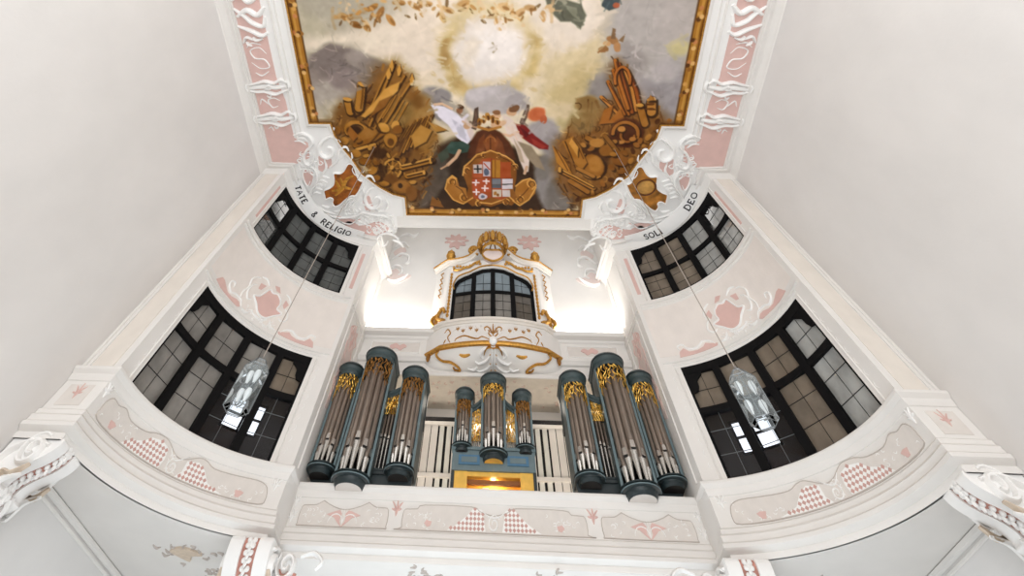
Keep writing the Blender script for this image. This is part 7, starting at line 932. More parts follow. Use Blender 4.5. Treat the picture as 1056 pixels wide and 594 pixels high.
('p',[(5.04,6.98),(5.07,6.96),(5.1,6.97),(5.14,6.99),(5.18,7.03),(5.21,7.07),(5.23,7.12),(5.23,7.16),(5.22,7.19),(5.19,7.21),(5.15,7.2),(5.11,7.18),(5.08,7.14),(5.05,7.09),(5.03,7.05),(5.03,7.01)],(52,30,10),0.03,0.8,0.1),
('p',[(5.0,6.93),(5.03,6.92),(5.06,6.92),(5.1,6.94),(5.14,6.98),(5.17,7.03),(5.19,7.07),(5.19,7.12),(5.17,7.15),(5.15,7.16),(5.11,7.15),(5.07,7.13),(5.03,7.09),(5.0,7.05),(4.99,7.0),(4.99,6.96)],(190,134,56),0.023,0.95,1),
('p',[(5.34,6.79),(5.37,6.8),(5.4,6.83),(5.43,6.87),(5.44,6.93),(5.44,6.98),(5.43,7.02),(5.41,7.05),(5.39,7.07),(5.36,7.06),(5.33,7.03),(5.3,6.98),(5.29,6.93),(5.28,6.88),(5.29,6.83),(5.31,6.8)],(52,30,10),0.03,0.8,0.1),
('p',[(5.3,6.75),(5.33,6.76),(5.36,6.79),(5.38,6.83),(5.4,6.88),(5.4,6.93),(5.39,6.98),(5.37,7.01),(5.34,7.02),(5.31,7.01),(5.28,6.98),(5.26,6.94),(5.25,6.89),(5.24,6.83),(5.25,6.79),(5.27,6.76)],(150,96,34),0.022,0.95,1),
('p',[(5.44,5.96),(5.46,5.99),(5.47,6.03),(5.47,6.08),(5.46,6.12),(5.43,6.16),(5.4,6.18),(5.37,6.19),(5.34,6.18),(5.31,6.15),(5.3,6.11),(5.3,6.06),(5.32,6.02),(5.34,5.98),(5.37,5.96),(5.41,5.95)],(84,48,18),0.022,0.95,1),
('p',[(3.56,7.14),(3.56,7.17),(3.55,7.21),(3.52,7.24),(3.48,7.27),(3.44,7.27),(3.4,7.27),(3.36,7.25),(3.34,7.22),(3.34,7.18),(3.35,7.14),(3.38,7.11),(3.42,7.09),(3.46,7.08),(3.5,7.09),(3.54,7.1)],(52,30,10),0.03,0.8,0.1),
('p',[(3.52,7.09),(3.52,7.13),(3.51,7.16),(3.48,7.2),(3.44,7.22),(3.4,7.23),(3.35,7.22),(3.32,7.2),(3.3,7.17),(3.3,7.14),(3.31,7.1),(3.34,7.07),(3.38,7.04),(3.42,7.03),(3.46,7.04),(3.5,7.06)],(170,112,44),0.023,0.95,1),
('p',[(3.29,7.07),(3.27,7.1),(3.24,7.12),(3.2,7.12),(3.15,7.11),(3.11,7.09),(3.08,7.05),(3.06,7.02),(3.06,6.98),(3.08,6.95),(3.11,6.93),(3.15,6.93),(3.19,6.94),(3.24,6.96),(3.27,7.0),(3.29,7.04)],(52,30,10),0.03,0.8,0.1),
('p',[(3.25,7.03),(3.23,7.06),(3.2,7.07),(3.16,7.08),(3.11,7.07),(3.07,7.04),(3.04,7.01),(3.02,6.97),(3.02,6.93),(3.04,6.9),(3.07,6.89),(3.11,6.88),(3.15,6.89),(3.2,6.92),(3.23,6.95),(3.25,6.99)],(190,134,56),0.023,0.95,1),
('p',[(4.27,8.08),(4.24,8.09),(4.21,8.08),(4.17,8.05),(4.13,8.01),(4.11,7.96),(4.09,7.91),(4.1,7.87),(4.11,7.84),(4.14,7.83),(4.18,7.83),(4.22,7.86),(4.25,7.9),(4.28,7.95),(4.29,8.01),(4.29,8.05)],(52,30,10),0.03,0.8,0.1),
('p',[(4.23,8.03),(4.2,8.04),(4.16,8.03),(4.13,8.01),(4.09,7.96),(4.06,7.91),(4.05,7.86),(4.06,7.82),(4.07,7.79),(4.1,7.78),(4.14,7.79),(4.18,7.81),(4.21,7.86),(4.24,7.91),(4.25,7.96),(4.25,8.0)],(150,96,34),0.023,0.95,1),
('p',[(-0.73,5.82),(-0.77,5.99),(-0.89,6.13),(-1.06,6.23),(-1.26,6.26),(-1.46,6.23),(-1.62,6.14),(-1.73,5.99),(-1.76,5.83),(-1.72,5.66),(-1.6,5.52),(-1.43,5.43),(-1.23,5.39),(-1.04,5.43),(-0.87,5.52),(-0.77,5.66)],(150,138,132),0.129,0.7,1),
('p',[(-2.07,5.47),(-1.62,5.54),(-1.24,5.75),(-0.86,6.11),(-0.68,6.71),(-0.88,7.02),(-1.21,6.71),(-1.52,6.19),(-1.89,5.83)],(226,222,220),0.033,1,0.25),
('p',[(-1.38,5.97),(-1.0,6.26),(-0.88,6.86),(-1.14,6.64)],(196,192,194),0.033,1,0.25),
('p',[(-0.99,5.89),(-0.74,6.19),(-0.61,6.63),(-0.75,6.86),(-0.87,6.48)],(214,196,178),0.033,1,0.25),
('p',[(-0.97,5.61),(-0.98,5.67),(-1.01,5.73),(-1.05,5.77),(-1.1,5.79),(-1.15,5.77),(-1.19,5.73),(-1.21,5.68),(-1.22,5.61),(-1.21,5.54),(-1.18,5.48),(-1.14,5.44),(-1.09,5.43),(-1.04,5.44),(-1.0,5.48),(-0.97,5.54)],(160,112,80),0.026,1,1),
('p',[(-0.92,5.52),(-0.93,5.55),(-0.95,5.58),(-1.0,5.6),(-1.05,5.61),(-1.09,5.6),(-1.14,5.58),(-1.16,5.55),(-1.17,5.52),(-1.16,5.48),(-1.13,5.45),(-1.09,5.43),(-1.04,5.42),(-0.99,5.43),(-0.95,5.45),(-0.92,5.48)],(96,62,38),0.022,1,1),
('l',[(-1.94,5.47),(-1.68,5.43),(-1.37,5.61)],(214,176,140),0.016,1,0.1,0.048),
('p',[(-0.74,6.22),(-0.75,6.27),(-0.78,6.31),(-0.82,6.34),(-0.87,6.35),(-0.92,6.34),(-0.96,6.31),(-0.99,6.27),(-1.0,6.22),(-0.99,6.18),(-0.96,6.14),(-0.91,6.11),(-0.86,6.1),(-0.81,6.11),(-0.77,6.13),(-0.75,6.17)],(200,158,120),0.026,1,1),
('p',[(-1.7,7.26),(-1.41,6.87),(-1.01,6.87),(-0.75,7.09),(-0.89,7.33),(-1.37,7.41)],(62,86,74),0.033,1,0.25),
('p',[(-1.91,7.42),(-1.56,7.1),(-1.5,7.5),(-1.79,7.74)],(74,82,66),0.034,1,0.25),
('l',[(-1.16,7.25),(-1.3,7.53),(-1.58,7.82)],(208,168,132),0.017,1,0.1,0.061),
('l',[(-1.58,7.82),(-1.83,7.98)],(196,154,118),0.017,1,0.1,0.034),
('p',[(-0.74,6.33),(-0.6,5.6),(-0.47,5.53),(-0.48,6.18),(-0.58,6.41)],(96,72,58),0.026,1,0.25),
('p',[(-0.67,6.18),(-0.57,5.68),(-0.51,5.96)],(128,98,80),0.023,1,0.25),
('p',[(0.88,6.1),(1.08,5.45),(1.18,5.45),(1.13,5.88),(0.98,6.32)],(112,88,74),0.026,1,0.25),
('l',[(0.94,6.1),(1.12,5.59)],(150,124,104),0.016,1,0.1,0.024),
('p',[(1.67,5.81),(1.65,5.89),(1.59,5.96),(1.5,6.01),(1.39,6.02),(1.28,6.01),(1.19,5.96),(1.12,5.89),(1.1,5.81),(1.11,5.73),(1.17,5.66),(1.26,5.61),(1.37,5.59),(1.48,5.61),(1.58,5.65),(1.64,5.72)],(206,112,70),0.064,1,1),
('p',[(1.77,5.99),(1.77,6.04),(1.74,6.09),(1.7,6.12),(1.65,6.13),(1.6,6.12),(1.56,6.09),(1.53,6.04),(1.52,5.99),(1.52,5.93),(1.55,5.88),(1.59,5.85),(1.64,5.84),(1.69,5.85),(1.73,5.88),(1.76,5.93)],(198,104,66),0.032,1,1),
('p',[(0.69,6.14),(1.08,6.21),(1.42,6.62),(1.89,6.99),(1.87,7.15),(1.57,7.11),(1.23,6.88),(0.9,6.62)],(138,34,30),0.033,1,0.25),
('p',[(0.88,6.25),(1.22,6.54),(1.09,6.69)],(104,22,22),0.026,1,0.25),
('p',[(1.29,6.69),(1.83,7.03),(1.7,7.11),(1.36,6.92)],(168,56,44),0.023,1,0.25),
('p',[(0.33,5.81),(0.55,5.88),(0.75,6.17),(0.9,6.62),(1.14,7.08),(1.26,7.54),(1.24,8.07),(1.11,8.11),(0.96,7.71),(0.74,7.0),(0.5,6.62),(0.33,6.18)],(218,200,178),0.033,1,0.25),
('p',[(0.7,6.7),(0.94,7.16),(1.09,7.71),(0.92,7.63)],(184,160,136),0.027,1,0.25),
('p',[(0.83,6.81),(1.3,7.0),(1.59,7.46),(1.81,8.02),(1.47,7.86),(1.12,7.39)],(156,136,110),0.04,1,0.25),
('p',[(0.75,5.67),(0.75,5.74),(0.72,5.8),(0.67,5.85),(0.62,5.86),(0.56,5.85),(0.52,5.81),(0.49,5.74),(0.47,5.67),(0.48,5.6),(0.51,5.53),(0.56,5.49),(0.61,5.48),(0.66,5.49),(0.71,5.53),(0.74,5.59)],(206,162,124),0.025,1,1),
('p',[(0.82,5.58),(0.81,5.63),(0.78,5.67),(0.73,5.7),(0.68,5.71),(0.62,5.7),(0.57,5.67),(0.54,5.63),(0.53,5.58),(0.54,5.53),(0.57,5.49),(0.62,5.46),(0.67,5.45),(0.73,5.46),(0.78,5.49),(0.81,5.53)],(128,88,56),0.025,1,1),
('p',[(0.28,5.81),(0.27,5.87),(0.24,5.93),(0.2,5.96),(0.15,5.97),(0.11,5.96),(0.07,5.93),(0.04,5.88),(0.03,5.82),(0.04,5.75),(0.07,5.7),(0.11,5.67),(0.15,5.66),(0.2,5.67),(0.24,5.7),(0.27,5.75)],(208,166,128),0.026,1,1),
('p',[(0.26,5.71),(0.26,5.74),(0.23,5.77),(0.19,5.79),(0.14,5.79),(0.09,5.79),(0.05,5.77),(0.02,5.74),(0.01,5.71),(0.02,5.67),(0.05,5.65),(0.09,5.63),(0.14,5.62),(0.19,5.63),(0.23,5.65),(0.25,5.67)],(150,104,68),0.026,1,1),
('p',[(0.47,6.03),(0.47,6.07),(0.45,6.13),(0.41,6.19),(0.35,6.24),(0.28,6.27),(0.22,6.29),(0.17,6.28),(0.13,6.25),(0.13,6.21),(0.15,6.15),(0.19,6.1),(0.25,6.05),(0.32,6.01),(0.38,6.0),(0.44,6.0)],(212,172,134),0.026,1,1),
('l',[(0.24,6.55),(0.57,6.62),(0.83,6.47)],(216,176,140),0.016,1,0.1,0.049),
('p',[(0.2,6.18),(0.2,6.26),(0.17,6.34),(0.13,6.38),(0.08,6.4),(0.03,6.39),(-0.02,6.34),(-0.04,6.27),(-0.05,6.18),(-0.04,6.1),(-0.02,6.02),(0.03,5.98),(0.07,5.96),(0.12,5.98),(0.17,6.02),(0.19,6.09)],(206,164,128),0.029,1,1),
('l',[(1.17,7.87),(1.11,8.15)],(206,166,132),0.017,1,0.1,0.051),
('p',[(-0.9,7.57),(-0.75,6.86),(-0.54,6.48),(-0.15,6.26),(0.24,6.48),(0.57,6.85),(0.79,7.55),(0.39,7.71),(-0.49,7.72)],(94,50,24),0.05,1,0.25),
('p',[(-0.62,7.41),(-0.48,6.78),(-0.28,6.55),(-0.29,7.25)],(128,70,32),0.033,1,0.25),
('p',[(0.11,7.24),(0.11,6.63),(0.31,6.85),(0.45,7.4)],(126,68,32),0.033,1,0.25),
('p',[(-0.35,6.86),(-0.09,6.55),(0.18,6.85),(0.08,7.24),(-0.22,7.25)],(150,86,40),0.033,1,0.25),
('l',[(-0.09,6.7),(-0.09,7.24)],(100,56,26),0.017,1,0.1,0.023),
('l',[(-0.25,6.86),(-0.25,6.81),(-0.23,6.77),(-0.21,6.73),(-0.18,6.7),(-0.14,6.68),(-0.11,6.67),(-0.07,6.67),(-0.03,6.68),(0.01,6.7),(0.04,6.73),(0.06,6.77),(0.07,6.81),(0.08,6.86)],(172,108,52),0.016,1,0.1,0.023),
('p',[(-0.36,6.07),(-0.37,6.13),(-0.38,6.19),(-0.41,6.22),(-0.44,6.24),(-0.48,6.22),(-0.5,6.19),(-0.52,6.14),(-0.53,6.07),(-0.52,6.01),(-0.5,5.96),(-0.47,5.92),(-0.44,5.91),(-0.41,5.92),(-0.38,5.96),(-0.36,6.01)],(176,122,50),0.023,1,1),
('p',[(-0.21,5.98),(-0.22,6.05),(-0.23,6.1),(-0.26,6.13),(-0.29,6.15),(-0.33,6.13),(-0.35,6.1),(-0.37,6.05),(-0.38,5.98),(-0.37,5.92),(-0.35,5.87),(-0.32,5.84),(-0.29,5.82),(-0.26,5.84),(-0.23,5.87),(-0.22,5.92)],(176,122,50),0.023,1,1),
('p',[(-0.06,5.9),(-0.07,5.96),(-0.09,6.01),(-0.11,6.04),(-0.14,6.06),(-0.18,6.04),(-0.2,6.01),(-0.22,5.96),(-0.23,5.9),(-0.22,5.84),(-0.2,5.78),(-0.18,5.75),(-0.14,5.74),(-0.11,5.75),(-0.09,5.78),(-0.07,5.83)],(176,122,50),0.023,1,1),
('p',[(0.09,5.98),(0.08,6.04),(0.06,6.1),(0.04,6.13),(0.0,6.14),(-0.03,6.13),(-0.06,6.1),(-0.07,6.04),(-0.08,5.98),(-0.07,5.92),(-0.06,5.87),(-0.03,5.84),(0.0,5.82),(0.03,5.83),(0.06,5.87),(0.08,5.92)],(176,122,50),0.023,1,1),
('p',[(0.24,6.07),(0.23,6.13),(0.21,6.18),(0.19,6.22),(0.15,6.23),(0.12,6.22),(0.09,6.18),(0.07,6.13),(0.07,6.07),(0.07,6.01),(0.09,5.96),(0.12,5.92),(0.15,5.91),(0.18,5.92),(0.21,5.96),(0.23,6.01)],(176,122,50),0.023,1,1),
('p',[(-0.41,6.11),(-0.41,6.15),(-0.42,6.19),(-0.43,6.21),(-0.44,6.22),(-0.46,6.21),(-0.47,6.19),(-0.47,6.15),(-0.48,6.11),(-0.47,6.07),(-0.46,6.03),(-0.45,6.01),(-0.44,6.0),(-0.43,6.01),(-0.42,6.03),(-0.41,6.07)],(96,52,20),0.016,1,1),
('p',[(-0.26,6.02),(-0.26,6.06),(-0.27,6.1),(-0.28,6.12),(-0.29,6.13),(-0.31,6.12),(-0.32,6.1),(-0.32,6.06),(-0.33,6.02),(-0.32,5.98),(-0.32,5.94),(-0.31,5.92),(-0.29,5.91),(-0.28,5.92),(-0.27,5.94),(-0.26,5.98)],(96,52,20),0.016,1,1),
('p',[(-0.11,5.93),(-0.11,5.97),(-0.12,6.01),(-0.13,6.03),(-0.14,6.04),(-0.16,6.03),(-0.17,6.01),(-0.17,5.97),(-0.18,5.93),(-0.17,5.89),(-0.17,5.86),(-0.16,5.83),(-0.14,5.82),(-0.13,5.83),(-0.12,5.86),(-0.11,5.89)],(96,52,20),0.016,1,1),
('p',[(0.04,6.02),(0.03,6.06),(0.03,6.1),(0.02,6.12),(0.0,6.13),(-0.01,6.12),(-0.02,6.1),(-0.03,6.06),(-0.03,6.02),(-0.03,5.98),(-0.02,5.94),(-0.01,5.92),(0.0,5.91),(0.02,5.92),(0.03,5.94),(0.03,5.98)],(96,52,20),0.016,1,1),
('p',[(0.18,6.11),(0.18,6.15),(0.18,6.18),(0.17,6.21),(0.15,6.22),(0.14,6.21),(0.13,6.18),(0.12,6.15),(0.12,6.11),(0.12,6.06),(0.13,6.03),(0.14,6.0),(0.15,6.0),(0.16,6.0),(0.17,6.03),(0.18,6.06)],(96,52,20),0.016,1,1),
('l',[(-0.51,6.29),(-0.15,6.4),(0.24,6.29)],(184,130,56),0.016,1,0.1,0.049),
('p',[(-0.09,5.78),(-0.09,5.81),(-0.11,5.83),(-0.13,5.85),(-0.15,5.85),(-0.18,5.85),(-0.2,5.83),(-0.21,5.81),(-0.21,5.78),(-0.21,5.75),(-0.2,5.73),(-0.18,5.71),(-0.15,5.71),(-0.13,5.71),(-0.11,5.73),(-0.09,5.75)],(196,146,70),0.016,1,1),
('p',[(-1.73,8.82),(-1.64,8.44),(-1.46,8.27),(-1.3,8.39),(-1.24,8.73),(-0.99,8.81),(-0.87,9.41),(-1.15,9.5),(-1.5,9.29)],(178,120,46),0.025,1,0.25),
('p',[(0.81,8.7),(1.01,8.44),(1.29,8.35),(1.54,8.64),(1.52,8.98),(1.29,9.29),(0.98,9.56),(0.76,9.3)],(178,120,46),0.024,1,0.25),
('p',[(-1.08,8.22),(-1.01,7.89),(-0.76,7.65),(-0.56,7.41),(-0.29,7.32),(-0.09,7.22),(0.18,7.32),(0.45,7.43),(0.69,7.63),(0.83,7.95),(0.84,8.36),(0.75,8.87),(0.9,9.3),(0.69,9.56),(0.34,9.44),(-0.05,9.62),(-0.41,9.49),(-0.73,9.59),(-0.97,9.37),(-0.92,8.81)],(150,94,34),0.028,1,0.25),
('l',[(-1.08,8.26),(-1.01,7.89),(-0.76,7.65),(-0.56,7.41),(-0.29,7.32),(-0.09,7.22)],(216,166,86),0.017,1,0.1,0.025),
('l',[(-0.09,7.22),(0.18,7.32),(0.45,7.43),(0.69,7.63),(0.86,7.95)],(216,166,86),0.017,1,0.1,0.025),
('l',[(-1.73,8.82),(-1.64,8.44),(-1.46,8.27),(-1.33,8.39),(-1.41,8.56)],(216,166,86),0.017,1,0.1,0.026),
('l',[(-1.73,8.86),(-1.43,9.33),(-1.08,9.5),(-0.86,9.32)],(216,166,86),0.018,1,0.1,0.027),
('l',[(0.81,8.7),(1.08,8.44),(1.32,8.35),(1.54,8.64),(1.41,8.81)],(216,166,86),0.017,1,0.1,0.026),
('l',[(1.54,8.73),(1.29,9.29),(0.98,9.56),(0.72,9.34)],(216,166,86),0.017,1,0.1,0.026),
('l',[(-0.86,9.32),(-0.65,9.15),(-0.51,9.41),(-0.05,9.49)],(216,166,86),0.018,1,0.1,0.027),
('l',[(-0.05,9.49),(0.34,9.3),(0.55,9.13),(0.76,9.34)],(216,166,86),0.018,1,0.1,0.026),
('p',[(-0.77,8.22),(-0.7,7.89),(-0.49,7.76),(-0.39,7.6),(-0.09,7.52),(0.22,7.6),(0.39,7.75),(0.59,7.87),(0.67,8.28),(0.57,8.78),(0.62,9.13),(0.3,9.31),(-0.05,9.18),(-0.4,9.32),(-0.72,9.23),(-0.78,8.8)],(178,84,40),0.017,1,0.25),
('l',[(-1.6,8.6),(-1.61,8.55),(-1.61,8.49),(-1.59,8.43),(-1.55,8.38),(-1.51,8.36),(-1.46,8.35),(-1.41,8.37),(-1.37,8.4),(-1.34,8.45),(-1.33,8.51),(-1.34,8.57),(-1.37,8.62),(-1.41,8.66)],(216,166,86),0.017,1,0.1,0.023),
('l',[(-1.53,8.62),(-1.54,8.58),(-1.54,8.53),(-1.53,8.49),(-1.5,8.46),(-1.47,8.44),(-1.44,8.44),(-1.4,8.45),(-1.37,8.47),(-1.36,8.51),(-1.35,8.55),(-1.36,8.59),(-1.37,8.63),(-1.4,8.66)],(96,56,20),0.017,1,0.1,0.017),
('l',[(1.3,8.71),(1.26,8.67),(1.23,8.62),(1.22,8.56),(1.23,8.5),(1.26,8.45),(1.3,8.41),(1.34,8.4),(1.39,8.4),(1.44,8.43),(1.47,8.47),(1.5,8.53),(1.5,8.59),(1.48,8.64)],(216,166,86),0.017,1,0.1,0.022),
('l',[(1.35,8.7),(1.32,8.67),(1.3,8.64),(1.29,8.6),(1.3,8.55),(1.32,8.52),(1.35,8.49),(1.38,8.48),(1.41,8.49),(1.44,8.5),(1.47,8.54),(1.48,8.57),(1.49,8.62),(1.48,8.66)],(96,56,20),0.017,1,0.1,0.017),
('l',[(-0.95,9.19),(-0.96,9.25),(-0.98,9.3),(-1.02,9.33),(-1.06,9.35),(-1.11,9.35),(-1.15,9.32),(-1.18,9.28),(-1.2,9.23),(-1.2,9.18),(-1.18,9.13),(-1.15,9.08),(-1.11,9.05),(-1.07,9.04)],(216,166,86),0.018,1,0.1,0.023),
('l',[(-0.96,9.23),(-0.97,9.27),(-0.98,9.31),(-1.01,9.33),(-1.04,9.34),(-1.07,9.34),(-1.1,9.32),(-1.12,9.3),(-1.13,9.26),(-1.13,9.22),(-1.12,9.19),(-1.1,9.16),(-1.08,9.14),(-1.04,9.13)],(96,56,20),0.018,1,0.1,0.018),
('l',[(0.96,9.1),(1.01,9.11),(1.05,9.14),(1.07,9.18),(1.09,9.23),(1.09,9.29),(1.07,9.34),(1.04,9.38),(1.0,9.4),(0.96,9.4),(0.91,9.39),(0.88,9.35),(0.86,9.31),(0.85,9.25)],(216,166,86),0.018,1,0.1,0.023),
('l',[(0.99,9.18),(1.03,9.19),(1.05,9.21),(1.07,9.24),(1.08,9.28),(1.08,9.31),(1.07,9.35),(1.05,9.38),(1.02,9.39),(0.99,9.4),(0.96,9.38),(0.94,9.36),(0.92,9.33),(0.91,9.29)],(96,56,20),0.018,1,0.1,0.018),
('l',[(-0.94,8.18),(-0.98,8.17),(-1.01,8.15),(-1.03,8.12),(-1.04,8.09),(-1.04,8.05),(-1.04,8.01),(-1.02,7.98),(-0.99,7.95),(-0.96,7.94),(-0.93,7.93),(-0.9,7.94),(-0.87,7.96),(-0.85,7.99)],(216,166,86),0.017,1,0.1,0.022),
('l',[(-0.92,8.18),(-0.94,8.17),(-0.96,8.16),(-0.98,8.14),(-0.98,8.12),(-0.99,8.09),(-0.98,8.06),(-0.97,8.04),(-0.95,8.02),(-0.93,8.01),(-0.91,8.0),(-0.89,8.01),(-0.87,8.03),(-0.85,8.05)],(96,56,20),0.017,1,0.1,0.017),
('l',[(0.67,7.81),(0.69,7.78),(0.72,7.76),(0.75,7.75),(0.78,7.75),(0.81,7.77),(0.84,7.79),(0.85,7.83),(0.86,7.86),(0.86,7.9),(0.85,7.94),(0.82,7.97),(0.8,7.99),(0.76,7.99)],(216,166,86),0.017,1,0.1,0.022),
('l',[(0.73,7.86),(0.74,7.84),(0.76,7.83),(0.78,7.82),(0.8,7.82),(0.83,7.83),(0.84,7.85),(0.85,7.88),(0.86,7.9),(0.86,7.93),(0.85,7.95),(0.83,7.97),(0.81,7.99),(0.79,7.99)],(96,56,20),0.017,1,0.1,0.017),
('l',[(-0.41,9.45),(-0.41,9.49),(-0.43,9.53),(-0.46,9.56),(-0.49,9.58),(-0.53,9.58),(-0.57,9.57),(-0.59,9.54),(-0.61,9.5),(-0.62,9.45),(-0.61,9.41),(-0.59,9.37),(-0.56,9.34),(-0.53,9.32)],(216,166,86),0.018,1,0.1,0.023),
('l',[(-0.41,9.49),(-0.41,9.52),(-0.43,9.55),(-0.45,9.57),(-0.47,9.58),(-0.5,9.58),(-0.52,9.57),(-0.54,9.55),(-0.55,9.52),(-0.56,9.49),(-0.55,9.46),(-0.54,9.43),(-0.52,9.41),(-0.5,9.4)],(96,56,20),0.018,1,0.1,0.018),
('l',[(0.5,9.26),(0.53,9.28),(0.56,9.3),(0.58,9.34),(0.58,9.39),(0.58,9.43),(0.56,9.47),(0.53,9.5),(0.5,9.52),(0.46,9.52),(0.43,9.5),(0.4,9.48),(0.38,9.44),(0.37,9.39)],(216,166,86),0.018,1,0.1,0.023),
('l',[(0.52,9.34),(0.54,9.35),(0.56,9.37),(0.58,9.4),(0.58,9.43),(0.58,9.46),(0.57,9.49),(0.55,9.51),(0.52,9.52),(0.5,9.52),(0.47,9.51),(0.45,9.49),(0.44,9.46),(0.43,9.43)],(96,56,20),0.018,1,0.1,0.018),
('l',[(-0.28,7.49),(-0.3,7.5),(-0.33,7.51),(-0.36,7.5),(-0.38,7.48),(-0.4,7.45),(-0.41,7.42),(-0.41,7.39),(-0.4,7.36),(-0.38,7.33),(-0.36,7.31),(-0.33,7.3),(-0.3,7.3),(-0.28,7.31)],(216,166,86),0.017,1,0.1,0.022),
('l',[(-0.26,7.5),(-0.28,7.51),(-0.3,7.51),(-0.32,7.5),(-0.34,7.49),(-0.35,7.47),(-0.36,7.45),(-0.36,7.43),(-0.35,7.41),(-0.34,7.39),(-0.32,7.37),(-0.3,7.37),(-0.28,7.37),(-0.26,7.38)],(96,56,20),0.017,1,0.1,0.017),
('l',[(0.14,7.31),(0.16,7.3),(0.19,7.3),(0.22,7.31),(0.24,7.32),(0.26,7.35),(0.27,7.38),(0.27,7.41),(0.26,7.44),(0.24,7.47),(0.22,7.49),(0.19,7.5),(0.16,7.5),(0.14,7.49)],(216,166,86),0.017,1,0.1,0.022),
('l',[(0.18,7.37),(0.2,7.36),(0.22,7.36),(0.23,7.37),(0.25,7.38),(0.26,7.4),(0.27,7.42),(0.27,7.44),(0.26,7.47),(0.25,7.48),(0.24,7.5),(0.22,7.5),(0.2,7.5),(0.18,7.5)],(96,56,20),0.017,1,0.1,0.017),
('l',[(-1.34,8.73),(-1.14,8.89),(-0.97,9.24)],(98,58,22),0.018,1,0.1,0.018),
('l',[(1.27,8.77),(1.1,9.03),(0.86,9.3)],(98,58,22),0.017,1,0.1,0.017),
('l',[(-0.83,7.81),(-0.63,7.57),(-0.36,7.48)],(98,58,22),0.017,1,0.1,0.017),
('l',[(0.22,7.44),(0.52,7.59),(0.73,7.87)],(98,58,22),0.017,1,0.1,0.017),
('p',[(-0.7,7.81),(-0.39,7.8),(-0.39,8.17),(-0.7,8.17)],(196,182,170),0.01,1,0),
('l',[(-0.67,7.99),(-0.43,7.99)],(40,34,34),0.01,1,0.1,0.027),
('l',[(-0.55,7.85),(-0.55,8.13)],(40,34,34),0.01,1,0.1,0.027),
('p',[(-0.36,7.68),(-0.09,7.68),(-0.09,8.29),(-0.36,8.29)],(196,180,176),0.01,1,0),
('p',[(-0.13,8.15),(-0.14,8.2),(-0.16,8.25),(-0.2,8.28),(-0.24,8.29),(-0.28,8.28),(-0.32,8.25),(-0.34,8.2),(-0.35,8.15),(-0.34,8.1),(-0.32,8.05),(-0.28,8.02),(-0.24,8.01),(-0.2,8.02),(-0.16,8.05),(-0.14,8.09)],(96,104,124),0.017,1,1),
('l',[(-0.32,7.76),(-0.12,8.0)],(190,80,50),0.01,1,0.1,0.024),
('p',[(-0.7,8.22),(-0.4,8.21),(-0.4,8.38),(-0.71,8.38)],(190,92,48),0.01,1,0),
('p',[(-0.05,7.6),(0.25,7.6),(0.26,8.33),(-0.05,8.33)],(186,130,42),0.01,1,0),
('l',[(0.08,7.6),(0.09,8.33)],(150,96,30),0.01,1,0.1,0.024),
('p',[(0.27,7.68),(0.62,7.67),(0.63,8.32),(0.27,8.33)],(182,86,38),0.01,1,0),
('p',[(-0.05,8.37),(0.29,8.37),(0.29,8.62),(-0.05,8.62)],(124,126,132),0.01,1,0),
('p',[(-0.05,8.62),(0.29,8.62),(0.3,8.79),(-0.05,8.79)],(96,98,104),0.01,1,0),
('p',[(0.33,8.39),(0.7,8.38),(0.71,8.82),(0.33,8.83)],(208,200,194),0.01,1,0),
('l',[(0.35,8.62),(0.69,8.61)],(70,62,62),0.01,1,0.1,0.026),
('p',[(-0.74,8.42),(-0.09,8.41),(-0.09,8.96),(-0.75,8.97)],(190,84,44),0.01,1,0),
('l',[(-0.73,8.57),(-0.52,8.57)],(226,216,204),0.01,1,0.1,0.028),
('l',[(-0.62,8.46),(-0.63,8.68)],(226,216,204),0.01,1,0.1,0.028),
('l',[(-0.4,8.8),(-0.19,8.8)],(226,216,204),0.01,1,0.1,0.028),
('l',[(-0.29,8.69),(-0.3,8.91)],(226,216,204),0.01,1,0.1,0.028),
('l',[(-0.72,8.97),(-0.51,8.97)],(226,216,204),0.011,1,0.1,0.028),
('l',[(-0.61,8.86),(-0.61,9.08)],(226,216,204),0.011,1,0.1,0.028),
('l',[(-0.35,8.5),(-0.14,8.5)],(226,216,204),0.01,1,0.1,0.028),
('l',[(-0.24,8.39),(-0.24,8.61)],(226,216,204),0.01,1,0.1,0.028),
('p',[(-0.02,8.86),(0.3,8.85),(0.3,9.17),(-0.02,9.18)],(196,182,160),0.01,1,0),
('p',[(0.33,8.87),(0.61,8.87),(0.62,9.17),(0.34,9.17)],(202,190,178),0.01,1,0),
('p',[(-0.21,9.12),(-0.22,9.17),(-0.25,9.21),(-0.31,9.24),(-0.37,9.25),(-0.43,9.24),(-0.48,9.21),(-0.52,9.17),(-0.53,9.12),(-0.52,9.07),(-0.48,9.03),(-0.43,9.0),(-0.37,8.99),(-0.3,9.0),(-0.25,9.03),(-0.22,9.07)],(196,190,190),0.018,1,1),
('p',[(-0.29,9.12),(-0.3,9.15),(-0.31,9.17),(-0.34,9.18),(-0.37,9.19),(-0.4,9.18),(-0.42,9.17),(-0.44,9.15),(-0.44,9.12),(-0.44,9.09),(-0.42,9.07),(-0.4,9.06),(-0.37,9.05),(-0.34,9.06),(-0.31,9.07),(-0.3,9.09)],(110,112,130),0.014,1,1),
('p',[(0.16,8.98),(0.15,9.02),(0.14,9.04),(0.12,9.06),(0.09,9.07),(0.06,9.06),(0.04,9.05),(0.02,9.02),(0.02,8.98),(0.02,8.95),(0.04,8.92),(0.06,8.9),(0.09,8.9),(0.11,8.9),(0.14,8.92),(0.15,8.95)],(176,120,50),0.014,1,1),
